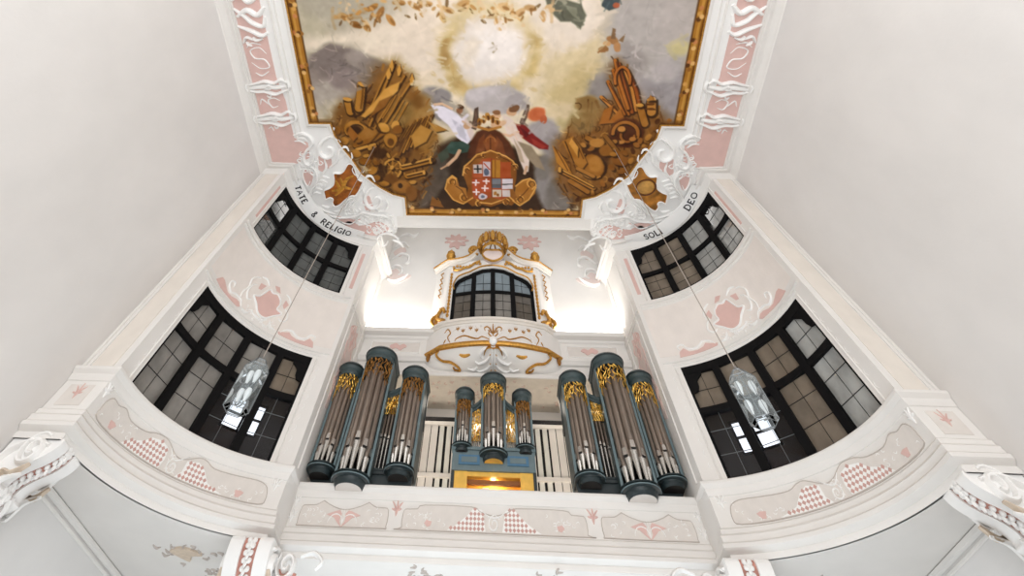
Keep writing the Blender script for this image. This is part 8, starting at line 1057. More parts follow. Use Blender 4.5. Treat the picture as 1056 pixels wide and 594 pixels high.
('p',[(0.25,9.07),(0.25,9.09),(0.23,9.12),(0.22,9.13),(0.19,9.14),(0.17,9.13),(0.15,9.12),(0.14,9.1),(0.14,9.07),(0.14,9.04),(0.15,9.02),(0.17,9.0),(0.19,9.0),(0.22,9.0),(0.23,9.02),(0.25,9.04)],(150,96,40),0.014,1,1),
('l',[(-0.05,7.56),(-0.05,9.18)],(120,60,26),0.01,1,0.1,0.014),
('l',[(-0.74,8.38),(0.67,8.36)],(120,60,26),0.01,1,0.1,0.014),
('p',[(-0.06,7.68),(-0.04,7.68),(-0.04,9.18),(-0.06,9.18)],(96,48,22),0.01,1,0),
('p',[(-2.3,9.61),(-2.21,9.17),(-1.94,9.43),(-1.8,9.69)],(146,96,38),0.029,1,0.25),
]
# ------------------------------------------------------------ the ceiling picture
NOT = [(6.22, 6.17), (5.5, 6.17), (5.42, 6.65), (5.2, 7.15), (4.97, 7.55), (4.68, 8.2), (4.1, 8.78), (3.65, 9.08), (3.2, 9.22), (3.2, 10.02)]
def fresco():
    x0, x1, y0, y1, st = -6.24, 6.24, -.4, 10.04, .025
    nx, ny = int((x1-x0)/st)+1, int((y1-y0)/st)+1
    gx, gy = np.meshgrid(x0+st*np.arange(nx), y0+st*np.arange(ny))
    rng = np.random.RandomState(4)
    def noise(sc_, octv=3):
        tot = np.zeros(gx.shape); amp = 1
        for o in range(octv):
            f = sc_*2**o; g = rng.randn(int(14*f)+4, int(14*f)+4); u = (gx-x0)*f; v = (gy-y0)*f
            i = np.floor(u).astype(int); j = np.floor(v).astype(int); a = u-i; b = v-j; a = a*a*(3-2*a); b = b*b*(3-2*b)
            tot += amp*((g[j, i]*(1-a)+g[j, i+1]*a)*(1-b)+(g[j+1, i]*(1-a)+g[j+1, i+1]*a)*b); amp *= .5
        return tot
    wx, wy = noise(.9, 4), noise(.9, 4)
    img = np.empty(gx.shape+(3,)); img[:] = (216, 200, 164)
    def sd(pts, X, Y, closed):
        d = np.full(X.shape, 1e9); ins = np.zeros(X.shape, bool); n = len(pts)
        for i in range(n if closed else n-1):
            ax, ay = pts[i]; bx, by = pts[(i+1) % n]; dx, dy = bx-ax, by-ay; L = dx*dx+dy*dy+1e-12
            t = np.clip(((X-ax)*dx+(Y-ay)*dy)/L, 0, 1); d = np.minimum(d, (X-ax-t*dx)**2+(Y-ay-t*dy)**2)
            if closed and abs(dy) > 1e-9:
                ins ^= ((ay > Y) != (by > Y)) & (X < dx*(Y-ay)/dy+ax)
        d = np.sqrt(d); return np.where(ins, -d, d)
    # heaps of arms and flags: strokes fanning out over the brown ground
    def clutter():
        tr_ = np.random.RandomState(31)
        for q in range(1000):
            side = tr_.choice([-1, 1]); cx, cy = side*tr_.uniform(1.9, 5.5), tr_.uniform(3.9, 9.6); j, i = int((cy-y0)/st), int((cx-x0)/st); c = img[j, i]
            if not (c.mean() < 158 and c[0] > c[2]*1.55 and c[0] > c[1]*1.2): continue
            th = rad(-58 if side < 0 else -112)+tr_.randn()*.45; big = tr_.rand() < .15; L = tr_.uniform(.12, .5); hw = tr_.uniform(.012, .024)*(2 if big else 1)
            cc = np.array([(78, 46, 16), (186, 136, 58), (156, 104, 34), (96, 58, 22), (170, 118, 44), (58, 34, 12), (138, 90, 30), (112, 70, 24)][tr_.randint(8)], float)
            dx, dy = math.cos(th)*L/2, math.sin(th)*L/2; mg = L/2+hw+.05; i0, i1, j0, j1 = max(0, int((cx-mg-x0)/st)), min(nx, int((cx+mg-x0)/st)), max(0, int((cy-mg-y0)/st)), min(ny, int((cy+mg-y0)/st)); sl = (slice(j0, j1), slice(i0, i1))
            if q % 4 == 0: pt_ = [(cx+L*.28*math.cos(a+th), cy+L*.28*math.sin(a+th)) for a in (0, .8, 1.6, 2.4, 3.1)]
            else: pt_ = [(cx-dx, cy-dy), (cx+wx[j, i]*.02, cy+wy[j, i]*.02), (cx+dx, cy+dy)]
            d = sd(pt_, gx[sl], gy[sl], False)-hw; t = np.clip(.5-d/.035, 0, 1)[..., None]*.8; img[sl] = img[sl]*(1-t)+cc*t
    for o in PAINT:
        if o[0] == 'clutter': clutter(); continue
        kind, pts, c, bl, al, wp = o[:6]; hw = o[6] if kind == 'l' else 0
        mg = bl*1.6+hw+.25*wp+.05; xs = [p[0] for p in pts]; ys = [p[1] for p in pts]
        i0, i1 = max(0, int((min(xs)-mg-x0)/st)), min(nx, int((max(xs)+mg-x0)/st)+2); j0, j1 = max(0, int((min(ys)-mg-y0)/st)), min(ny, int((max(ys)+mg-y0)/st)+2)
        if i0 >= i1 or j0 >= j1: continue
        sl = (slice(j0, j1), slice(i0, i1)); k = (wp+.14)*min(.16, .035+bl*.28)
        X, Y = gx[sl]+wx[sl]*k, gy[sl]+wy[sl]*k
        d = sd(pts, X, Y, kind == 'p')-hw; t = np.clip(.5-d/(2*max(bl, .012)), 0, 1); t = (t*t*(3-2*t)*al)[..., None]
        img[sl] = img[sl]*(1-t)+np.array(c)*t
    # loose brushwork: short strokes that pick up the local pigment
    br = np.random.RandomState(12)
    for n_, w0, w1, amp in ((900, .018, .035, .3), (500, .05, .1, .1)):
        for q in range(n_):
            cx, cy = br.uniform(-6, 6), br.uniform(1.2, 9.9); j, i = int((cy-y0)/st), int((cx-x0)/st); c = img[j, i]; lum = c.mean()
            sat = (c.max()-c.min())/255; a = amp*(1 if lum < 150 else .1 if lum > 180 else .2)
            if abs(cx) < 2.2 and cy > 6.6: continue
            if lum < 150 and c[0] > c[2]*1.7: continue
            th = wx[j, i]*2.2+br.randn()*.5; L = br.uniform(.1, .4)*(1 if lum < 150 else 1.6); hw = br.uniform(w0, w1)
            dx, dy = math.cos(th)*L/2, math.sin(th)*L/2; k = 1+br.uniform(-a, a*1.15); mg = L/2+hw+.06
            i0, i1, j0, j1 = max(0, int((cx-mg-x0)/st)), min(nx, int((cx+mg-x0)/st)), max(0, int((cy-mg-y0)/st)), min(ny, int((cy+mg-y0)/st)); sl = (slice(j0, j1), slice(i0, i1))
            d = sd([(cx-dx, cy-dy), (cx+wy[j, i]*.03, cy+.03), (cx+dx, cy+dy)], gx[sl], gy[sl], False)-hw*.6; t = np.clip(.5-d/.05, 0, 1)[..., None]*.75
            img[sl] = img[sl]*(1-t)+np.clip(c*k, 8, 250)*t
    lm = img.mean(2, keepdims=True); img *= 1-.14*np.clip((165-lm)/60, 0, 1)
    img += np.clip((lm-165)/40, 0, 1)*np.array([3., -1., 10.])
    br_ = np.clip((img[..., 0:1]-img[..., 2:3]*1.6)/40, 0, 1)*np.clip((190-lm)/40, 0, 1); img *= 1+br_*np.array([.03, -.022, -.07])
    # warm painted border with flowers
    bd = sd([(6.22, -9)]+NOT+[(-x, y) for x, y in reversed(NOT)]+[(-6.22, -9)], gx, gy, True); inn = -bd
    side = np.maximum(np.abs(gx)-5.92, gy-9.74)
    def layer(mask, c): 
        t = np.clip(mask, 0, 1)[..., None]; img[:] = img*(1-t)+np.array(c)*t
    layer((side+.03)/.05*np.where(inn > 0, 1, 1), (92, 58, 22)); layer((side-.03)/.03, (166, 112, 40)); layer((side-.12)/.02, (186, 134, 56)); layer((side-.2)/.03, (136, 88, 28)); layer((side-.26)/.02, (84, 50, 18))
    fl = random.Random(6)
    spots = [(s*6.05, y+fl.uniform(-.2, .2)) for s in (-1, 1) for y in np.arange(-.2, 6.2, .85)]+[(x+fl.uniform(-.15, .15), 9.88) for x in np.arange(-2.9, 3.1, .62)]
    for cx, cy in spots:
        for q in range(5):
            a = fl.uniform(0, 6.3); px, py = cx+.13*math.cos(a)*fl.random()*1.3, cy+.2*math.sin(a)*fl.random()*1.3; d = np.hypot(gx-px, gy-py)
            layer((.085-d)/.03, [(200, 148, 74), (146, 96, 40), (186, 120, 70), (90, 54, 22), (214, 170, 104)][q])
    # dark inner edge along the notched corners
    layer((.2-inn)/.12*(np.abs(gx) > 3.1)*(gy > 6.0)*.55, (96, 60, 24))
    tex = noise(5, 2)[..., None]; img += tex*4.0; img += noise(1.3, 3)[..., None]*2.5
    img = np.clip(img, 0, 255)/255; imgl = np.where(img <= .04045, img/12.92, ((img+.055)/1.055)**2.4)
    ok = inn > -.03; vid = np.arange(nx*ny).reshape(ny, nx)
    q = ok[:-1, :-1] & ok[1:, :-1] & ok[:-1, 1:] & ok[1:, 1:]
    F = np.stack([vid[:-1, :-1][q], vid[1:, :-1][q], vid[1:, 1:][q], vid[:-1, 1:][q]], 1)
    used = np.unique(F); rem = np.full(nx*ny, -1); rem[used] = np.arange(len(used)); F = rem[F]
    V = np.stack([gx.ravel()[used], gy.ravel()[used], np.full(len(used), HC-.03)], 1); C = imgl.reshape(-1, 3)[used]
    me = bpy.data.meshes.new('picture'); me.vertices.add(len(V)); me.vertices.foreach_set('co', V.ravel())
    me.loops.add(F.size); me.loops.foreach_set('vertex_index', F.ravel().astype(np.int32)); me.polygons.add(len(F))
    me.polygons.foreach_set('loop_start', (np.arange(len(F))*4).astype(np.int32)); me.update(calc_edges=True)
    at = me.color_attributes.new('pigment', 'FLOAT_COLOR', 'POINT'); at.data.foreach_set('color', np.concatenate([C, np.ones((len(C), 1))], 1).ravel())
    m = bpy.data.materials.new('fresco_pigment'); m.use_nodes = True; b = m.node_tree.nodes['Principled BSDF']; b.inputs['Roughness'].default_value = .7; b.inputs['Specular IOR Level'].default_value = .2
    a = m.node_tree.nodes.new('ShaderNodeVertexColor'); a.layer_name = 'pigment'; m.node_tree.links.new(a.outputs[0], b.inputs['Base Color']); me.materials.append(m)
    o = bpy.data.objects.new('picture', me); COL.objects.link(o); return o
root = tag(empty('ceiling_painting', (0, 5, HC-.03)), 'huge ceiling painting of golden clouds, trophies and a quartered coat of arms', 'painting')
under(root, fresco())
m = MB(); pl = [(6.22, -.4)]+NOT+[(-x, y) for x, y in reversed(NOT)]+[(-6.22, -.4)]
pth = []
for i in range(len(pl)-1):
    a, b = Vector(pl[i]), Vector(pl[i+1]); k = max(1, int((b-a).length/.4)); pth += [a+(b-a)*j/k for j in range(k)]
pth.append(Vector(pl[-1]))
sweep(m, [tuple(p) for p in pth], [(-.03, HC-.0), (-.03, HC-.07), (.015, HC-.07), (.015, HC-.0)]); under(root, m.build('frame_moulding', GILT))
m = MB(); sweep(m, [tuple(p) for p in pth], [(-.16, HC), (-.15, HC-.05), (-.1, HC-.06), (-.08, HC-.1), (-.03, HC-.1), (-.03, HC)]); under(root, m.build('white_moulding', WHITE))
for s, lb in ((-1, 'brown painted cartouche in white stucco, left corner, dark marbled field'), (1, 'brown painted cartouche in white stucco, right corner, round gold medallion')):
    cm = ceilmap(s); m = MB(); P = cat(CART, 3, True); relief(m, P, cm, .05)
    o = tag(empty('painted_cartouche', (s*5.4, 8.7, HC)), lb, 'cartouche', 'painted corner cartouches')
    under(o, m.build('cartouche_field', mat('cartouche_pigment', (172, 112, 40) if s > 0 else (158, 88, 26), .6, var=.6, scale=3.5)))
    m = MB(); stroke(m, P+P[:1], cm, .07, .09, 1); under(o, m.build('rim', STUC))
    m = MB()
    if s > 0:
        m.lathe([(.36, -.055), (.36, -.075), (.33, -.085), (.31, -.06)], (s*5.38, 8.66, HC), 24); under(o, m.build('medallion_rim', mat('medallion_rim_pigment', (92, 50, 18), .6)))
        m = MB(); m.lathe([(.001, -.09), (.16, -.085), (.28, -.062)], (s*5.38, 8.66, HC), 20); under(o, m.build('medallion', mat('medallion_pigment', (196, 146, 74), .5, var=.4, scale=4)))
    else:
        for P in ([(5.0, 8.3), (5.3, 8.5), (5.5, 8.9), (5.8, 9.2)], [(5.5, 8.4), (5.4, 8.8), (5.1, 8.9)], [(5.7, 8.5), (5.6, 8.9), (5.9, 9.0)]): stroke(m, cat(P, 4), lambda u, v, h: cm(u, v, h+.05), .16, .015)
        under(o, m.build('painted_scroll', mat('cartouche_ochre', (186, 128, 40), .6, var=.5, scale=6)))
# inscription ribbons with Roman letters
GL = {'T': [[(0, 1), (.7, 1)], [(.35, 1), (.35, 0)], [(.2, 0), (.5, 0)]], 'A': [[(0, 0), (.36, 1), (.74, 0)], [(.16, .36), (.58, .36)]], 'E': [[(.1, 0), (.1, 1)], [(0, 1), (.58, 1), (.58, .86)], [(.1, .52), (.45, .52)], [(0, 0), (.62, 0), (.62, .16)]],
      'R': [[(.1, 0), (.1, 1)], [(0, 1), (.4, 1), (.58, .88), (.58, .66), (.4, .52), (.1, .52)], [(.34, .52), (.7, 0)]], 'L': [[(.1, 0), (.1, 1)], [(0, 0), (.58, 0), (.58, .2)], [(0, 1), (.22, 1)]], 'I': [[(.12, 0), (.12, 1)], [(0, 0), (.24, 0)], [(0, 1), (.24, 1)]],
      'G': [[(.7, .82), (.5, 1), (.25, .97), (.05, .7), (.05, .3), (.25, .03), (.5, 0), (.68, .14), (.68, .42), (.45, .42)]], 'O': [[(.4, 1), (.14, .88), (.03, .5), (.14, .12), (.4, 0), (.66, .12), (.77, .5), (.66, .88), (.4, 1)]],
      'S': [[(.52, .84), (.36, 1), (.14, .96), (.04, .78), (.14, .6), (.42, .46), (.54, .26), (.44, .05), (.2, 0), (.03, .16)]], 'D': [[(.1, 0), (.1, 1)], [(0, 1), (.36, 1), (.62, .84), (.72, .5), (.62, .16), (.36, 0), (0, 0)]],
      '&': [[(.7, 0), (.2, .7), (.24, .92), (.4, 1), (.52, .86), (.44, .66), (.1, .36), (.08, .12), (.28, 0), (.5, .1), (.66, .4)]]}
RI = 3.06
def ribz(t): return HC-.06-.24*max(0, math.sin(PI*min(1, max(0, (t-10)/58))))
for s, words, lb in ((-1, (('TATE', 12, 24.5), ('&', 33.5, 36), ('RELIGIO', 41.5, 63)), 'white ribbon lettered TATE & RELIGIO above the left upper window'), (1, (('SOLI', 59.5, 48), ('DEO', 26, 13.5)), 'white ribbon lettered SOLI DEO above the right upper window')):
    o = tag(empty('inscription_ribbon', (s*(XC+RI*.7), YC+RI*.7, HC-.1)), lb, 'inscription')
    def rm(t, v, h, s=s):                       # v: 0 outer edge .. 1 inner edge
        r = 3.36-.4*v; z = ribz(t)*(1-v*.75)+(HC-.06)*v*.75-h; return (s*(XC+r*math.cos(rad(t))), YC+r*math.sin(rad(t)), z)
    m = MB(); m.grid([[rm(t, v, h) for v, h in ((0, -.03), (0, 0), (.33, .012), (.66, .012), (1, 0), (1, -.03), (0, -.03))] for t in range(8, 73, 2)]); under(o, m.build('ribbon', STUC))
    for w_, t0, t1 in words:
        m = MB()
        wd = sum(max(p[0] for st_ in GL[c] for p in st_)+.24 for c in w_)-.24; x = 0; hgt = .46; sc_ = (t1-t0)/wd
        for c in w_:
            for st_ in GL[c]:
                pts = st_ if len(st_) < 4 else [tuple(q) for q in cat(st_, 3)]
                P2 = [Vector(((t0+(x+q[0])*sc_)*3.1*PI/180, (.22+hgt*q[1])*.4)) for q in pts]
                vertical = len(st_) == 2 and abs(st_[0][0]-st_[1][0]) < .01
                stroke(m, P2, lambda u, v, h: rm(u/(3.1*PI/180), v/.4, h+.012), .056 if vertical else .04, .01, .9, base=0)
            x += max(p[0] for st_ in GL[c] for p in st_)+.24
        under(o, m.build('lettering', INK))

# ------------------------------------------------------------ the four windows of the corner walls
MULL = [TA, 24.3, 40.7, 57.2, TB]
def cbox(m, s, t0, t1, z0, z1, r0, r1):
    n = max(1, int((t1-t0)/3)); f = lambda t, r, z: (s*(XC+r*math.cos(rad(t))), YC+r*math.sin(rad(t)), z)
    rows = [[f(t0+(t1-t0)*k/n, r0, z0), f(t0+(t1-t0)*k/n, r0, z1), f(t0+(t1-t0)*k/n, r1, z1), f(t0+(t1-t0)*k/n, r1, z0), f(t0+(t1-t0)*k/n, r0, z0)] for k in range(n+1)]
    m.grid(rows); m.add(rows[0][:4], [(0, 1, 2, 3)]); m.add(rows[-1][:4], [(0, 1, 2, 3)])
wn = 1
for s in (-1, 1):
    for z0, z1, tr in ((4.5, 6.7, 5.74), (8.66, 10.6, 9.56)):
        m = MB(); cbox(m, s, TA, TB, z1-.17, z1, 3.43, 3.57); cbox(m, s, TA, TB, z0, z0+.035, 3.43, 3.57); cbox(m, s, TA, TA+.9, z0, z1, 3.43, 3.57); cbox(m, s, TB-1.1, TB, z0, z1, 3.43, 3.57)
        for t in MULL[1:4]: cbox(m, s, t-1.65, t+1.65, z0, z1, 3.43, 3.57)
        cbox(m, s, TA, TB, tr-.06, tr+.06, 3.44, 3.57)
        f = cylmap(s, 3.44)                     # shaped upper corners
        for t, dr in ((TA+.5, 1), (TB-.7, -1)):
            q = [(t, z1-.1), (t+dr*7.2, z1-.1), (t+dr*6.6, z1-.22), (t+dr*4.6, z1-.3), (t+dr*3.9, z1-.34), (t+dr*3.6, z1-.46), (t+dr*2.6, z1-.56), (t, z1-.6)]
            relief(m, D(q), f, 0, base=-.05, step=.15)
        w = m.build('window_%d' % wn, BLACK); struct(w); wn += 1
        # glass, one flat pane per light
        ps = {}
        for k in range(4):
            for lo, hi, up in ((z0, tr, 0), (tr, z1, 1)):
                if z0 < 6: mt = CLEARP if (not up and k >= 2) else ((PANE if s < 0 else (PANEL_ if k == 0 else PANEB)) if k < 3 else PANEB)
                else: mt = DIMP if s < 0 else (PANEL_ if k < 2 else PANEB)
                a, b = MULL[k], MULL[k+1]; g = lambda t, z, r=3.55: (s*(XC+r*math.cos(rad(t))), YC+r*math.sin(rad(t)), z)
                mm = MB(); mm.add([g(a, lo), g(b, lo), g(b, hi), g(a, hi)], [(0, 1, 2, 3)]); mm.build('pane', mt, w)
                ld = MB(); mid = (a+b)/2; 
                def gg(fr, z): p, q = Vector(g(a, z, 3.543)), Vector(g(b, z, 3.543)); return p+(q-p)*fr
                ld.tube([gg(.5, lo), gg(.5, hi)], .007, 4)
                for zz in ([lo+(hi-lo)*.36, lo+(hi-lo)*.7] if not up else [lo+(hi-lo)*.45]): ld.tube([gg(0, zz), gg(1, zz)], .007, 4)
                ld.build('lead_bars', STEEL if mt is CLEARP else DARK, w)
# dim chambers behind the windows, each with a daylit window of its own
for s, nm in ((-1, 'chamber_left'), (1, 'chamber_right')):
    g = lambda t, r, z: (s*(XC+r*math.cos(rad(t))), YC+r*math.sin(rad(t)), z)
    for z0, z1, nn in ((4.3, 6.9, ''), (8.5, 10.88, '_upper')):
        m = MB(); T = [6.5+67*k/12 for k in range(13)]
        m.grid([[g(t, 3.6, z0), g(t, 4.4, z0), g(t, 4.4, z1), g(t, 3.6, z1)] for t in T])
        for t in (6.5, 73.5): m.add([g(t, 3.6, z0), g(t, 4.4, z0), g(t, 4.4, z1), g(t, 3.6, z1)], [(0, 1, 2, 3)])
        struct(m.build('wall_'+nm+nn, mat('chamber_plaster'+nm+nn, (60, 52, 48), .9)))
    m = MB(); q = [(t, z) for t, z in ((50.5, 5.25), (62, 5.25), (62, 5.62), (50.5, 5.62))]
    w = struct(m.build('window_%d' % wn, BLACK)) if False else None
    fr = MB(); 
    for t in (50.2, 56.2, 62.2): cbox(fr, s, t-.35, t+.35, 5.2, 5.82, 4.3, 4.36)
    for z in (5.2, 5.5, 5.8): cbox(fr, s, 50, 62.5, z-.015, z+.015, 4.3, 4.36)
    w = struct(fr.build('window_%d' % wn, BLACK)); wn += 1
    m = MB(); m.grid([[g(t, 4.38, 5.2), g(t, 4.38, 5.8)] for t in (50, 53, 56, 59, 62.4)]); m.build('pane', SKYW, w)
# ------------------------------------------------------------ gallery parapet
RF = 3.42
pr = [(WX-.01, 8.13), (XC+RF, 8.13)]+arc(RF, 0, 80)[1:]+[(4.61, 12.16)]
full = pr+[(-x, y) for x, y in reversed(pr)]
root = tag(empty('gallery_parapet', (0, 12.1, 3.4)), 'white stuccoed gallery parapet curving between the side walls below the organ', 'parapet')
BODY = [(-.04, 3.42), (.02, 3.42), (.03, 3.47), (.02, 3.5), (.09, 3.53), (.13, 3.56), (.13, 3.61), (.09, 3.64), (.08, 3.69), (.09, 3.72), (.045, 3.76), (.04, 3.82), (.01, 3.84), (0, 3.85), (0, 4.28), (.02, 4.29), (.03, 4.33), (.04, 4.35), (.04, 4.39), (.075, 4.42), (.1, 4.45), (.1, 4.49), (.08, 4.505), (-.03, 4.505)]
m = MB(); sweep(m, full, BODY); under(root, m.build('parapet_body', WHITE))
m = MB(); m.box(-4.55, 4.55, 12.23, 12.3, 3.61, 4.5); under(root, m.build('inner_face', WHITE))
def checks(m, poly, fm, pu=.043, pv=.036):
    us = [p[0] for p in poly]; vs = [p[1] for p in poly]
    def inside(x, y):
        c = False
        for i in range(len(poly)):
            (ax, ay), (bx, by) = poly[i-1], poly[i]
            if (ay > y) != (by > y) and x < (bx-ax)*(y-ay)/(by-ay)+ax: c = not c
        return c
    v = min(vs)+pv
    while v < max(vs):
        u = min(us)
        while u < max(us):
            if inside(u, v): relief(m, [(u-pu*.95, v), (u, v-pv*.95), (u+pu*.95, v), (u, v+pv*.95)], fm, .014)
            u += 2*pu
        v += 2*pv
def fleur(m, c, fm, k=1, s=1):
    for P in ([(0, -.1), (-.03, .02), (-.1, .1)], [(0, -.1), (.01, .04), (0, .14)], [(0, -.1), (.04, .02), (.11, .09)], [(-.02, -.02), (-.1, .0)], [(.02, -.02), (.1, .0)]): stroke(m, cat([(c[0]+s*a*k, c[1]+b*k) for a, b in P], 3), fm, .035*k, .03)
fields = []
for s in (-1, 1):                              # curved panels
    f = cylmap(s, RF); G = [(74.4, 4.1), (73, 4.17), (69.6, 4.21), (62, 4.2), (54, 4.19), (50.5, 4.25), (48, 4.26), (45.5, 4.21), (42, 4.13), (38.8, 4.15), (35.5, 4.24), (33, 4.28), (29, 4.26), (25, 4.19), (18, 4.17), (13.8, 4.24), (10.5, 4.2), (7, 4.21), (5.2, 4.12), (5, 3.98), (6.5, 3.88), (20, 3.87), (40, 3.87), (60, 3.87), (73, 3.88), (75, 3.95)]
    fields.append((f, [(q_.x, q_.y) for q_ in cat(D(G), 3, True)], [D([(60, 3.885), (54, 3.97), (51, 4.12), (48, 4.19), (44, 4.14), (44, 3.98), (42.5, 3.885)]), D([(36.5, 4.02), (35.8, 4.17), (32.5, 4.22), (28.5, 4.18), (26.5, 4.08), (22.5, 4.0), (19.5, 3.885), (36, 3.885)])], D([(65.3, 3.98), (66.6, 3.93), (64, 3.92)]), (65.3*KA, 3.96), (12.8*KA, 3.96), 40*KA, 1, (40*KA, 3.98)))
f = facemap(12.16)
def panel(x0, x1, mid): return [(x0, 3.9), (x0, 4.14), (x0+.12, 4.17), (x0+.3, 4.18), (x0+.45, 4.24), (mid-.5, 4.24), (mid-.3, 4.17), (mid, 4.12), (mid+.3, 4.17), (mid+.5, 4.24), (x1-.45, 4.24), (x1-.3, 4.18), (x1-.12, 4.17), (x1, 4.14), (x1, 3.9), (x1-.15, 3.87), (x0+.15, 3.87)]
def sub(mb, name, mt, par): g = mb.build(name, mt); g.parent = par; return g
def sprigs(par, fm, rr, u0, u1, n, skip):
    mb = MB()
    for k in range(n):
        u, v = rr.uniform(u0+.12, u1-.12), rr.uniform(3.92, 4.14); a = rr.uniform(0, 6.3)
        if skip(u): continue
        stroke(mb, cat([(u, v), (u+.06*math.cos(a), v+.04*math.sin(a)), (u+.1*math.cos(a+.9), v+.06*math.sin(a+.9))], 3), fm, .025, .014)
    tag(sub(mb, 'tendril_sprigs', STUC, par), kind='stuff')
def one(fn, name, mt, par): mb = MB(); fn(mb); return sub(mb, name, mt, par)
def panelbase(G, fm, step=None):
    mb = MB(); relief(mb, G, fm, .008, step=step); p = under(root, mb.build('panel_field', GREYB))
    one(lambda mb: stroke(mb, G+G[:1], fm, .02, .018, 1), 'panel_outline', LINEM, p); return p
for fm, G, CH, HT, h1, h2, mid, sg, vol in fields:
    p = panelbase(G, fm, .1)
    for P in CH: one(lambda mb: relief(mb, P, fm, .011, step=.1), 'checker_ground', STUC, p); one(lambda mb: checks(mb, P, fm), 'checker_inlay', CHK, p)
    for hx, hz in (h1, h2): one(lambda mb: relief(mb, [(hx-.09, hz+.04), (hx+.02, hz+.05), (hx+.1, hz+.03), (hx+.03, hz-.05), (hx-.05, hz-.05)], fm, .016), 'pink_leaf', PINK, p)
    one(lambda mb: (stroke(mb, spiral(vol[0], vol[1], .13, .03, 1.2, 1.4), fm, .035, .03), stroke(mb, cat([(vol[0]-.2, 4.2), (vol[0]-.05, 4.08), (vol[0]+.1, 4.12), (vol[0]+.25, 4.22)], 4), fm, .03, .03)), 'stucco_volute', STUC, p)
    us = [p_[0] for p_ in G]; sprigs(p, fm, random.Random(9), min(us), max(us), 60, lambda u: any(abs(u-sum(q[0] for q in P)/len(P)) < .42 for P in CH))
    for hx in (76.6*KA, 2.6*KA): mb = MB(); fleur(mb, (hx, 4.2), fm, 1.0); under(root, mb.build('stucco_palmette', STUC))
for x0, x1, kind in ((-4.3, -2.35, 'wing'), (-2.0, 2.0, 'check'), (2.35, 4.3, 'wing')):
    mid = (x0+x1)/2; G = [(q_.x, q_.y) for q_ in cat(panel(x0, x1, mid), 3, True)]; p = panelbase(G, f)
    if kind == 'wing':
        def wing(mb):
            for q in (-1, 1): relief(mb, [(mid+q*a, z) for a, z in ((-.005, 3.86), (.06, 3.95), (.04, 4.06), (.1, 4.11), (.2, 4.09), (.38, 4.04), (.3, 4.02), (.2, 4.0), (.12, 3.94))], f, .018)
        one(wing, 'pink_winged_leaf', PINK, p)
        def fan(mb):
            for q in (-.04, 0, .04): stroke(mb, [(mid, 3.9), (mid+q*1.6, 4.14)], f, .025, .025)
            for q in (-1, 1): stroke(mb, [(mid+q*.16+.16*math.cos(a)*q, 3.92+.13*math.sin(a)) for a in [PI*k/10 for k in range(11)]], f, .03, .03)
        one(fan, 'stucco_fan', STUC, p)
    else:
        for q in (-1, 1):
            P = [(mid+q*a, z) for a, z in ((.26, 4.2), (.45, 4.22), (.6, 4.1), (.8, 3.98), (1.02, 3.885), (.18, 3.885), (.22, 4.05))]
            one(lambda mb: relief(mb, P, f, .011), 'checker_ground', STUC, p); one(lambda mb: checks(mb, P, f), 'checker_inlay', CHK, p)
            one(lambda mb: relief(mb, [(mid+q*a, z) for a, z in ((1.36, 4.0), (1.48, 4.02), (1.52, 3.97), (1.45, 3.92), (1.38, 3.94))], f, .016), 'pink_leaf', PINK, p)
        one(lambda mb: (stroke(mb, spiral(mid, 4.0, .14, .03, .5, 1.5), f, .035, .03), stroke(mb, cat([(mid-.3, 4.2), (mid-.1, 4.1), (mid+.1, 4.1), (mid+.3, 4.2)], 4), f, .03, .03)), 'stucco_volute', STUC, p)
    sprigs(p, f, random.Random(int(x0*10)), x0, x1, 46 if kind == 'wing' else 60, lambda u: abs(u-mid) < (.45 if kind == 'wing' else 1.05))
for x in (-2.17, 2.17): mb = MB(); fleur(mb, (x, 4.17), f, 1.1); under(root, mb.build('pink_palmette', PINK))
for s in (-1, 1):
    for z in (4.3, 4.05): mb = MB(); fleur(mb, (s*4.47, z-.06), f, .9); under(root, mb.build('stucco_palmette', STUC))
    fc = facemap(8.13); mb = MB(); relief(mb, [(s*7.62, 3.9), (s*8.1, 3.9), (s*8.1, 4.22), (s*7.62, 4.22)], fc, .01); p = under(root, mb.build('panel_field', GREYB)); one(lambda mb: fleur(mb, (s*7.85, 4.1), fc, 1.0), 'pink_palmette', PINK, p)

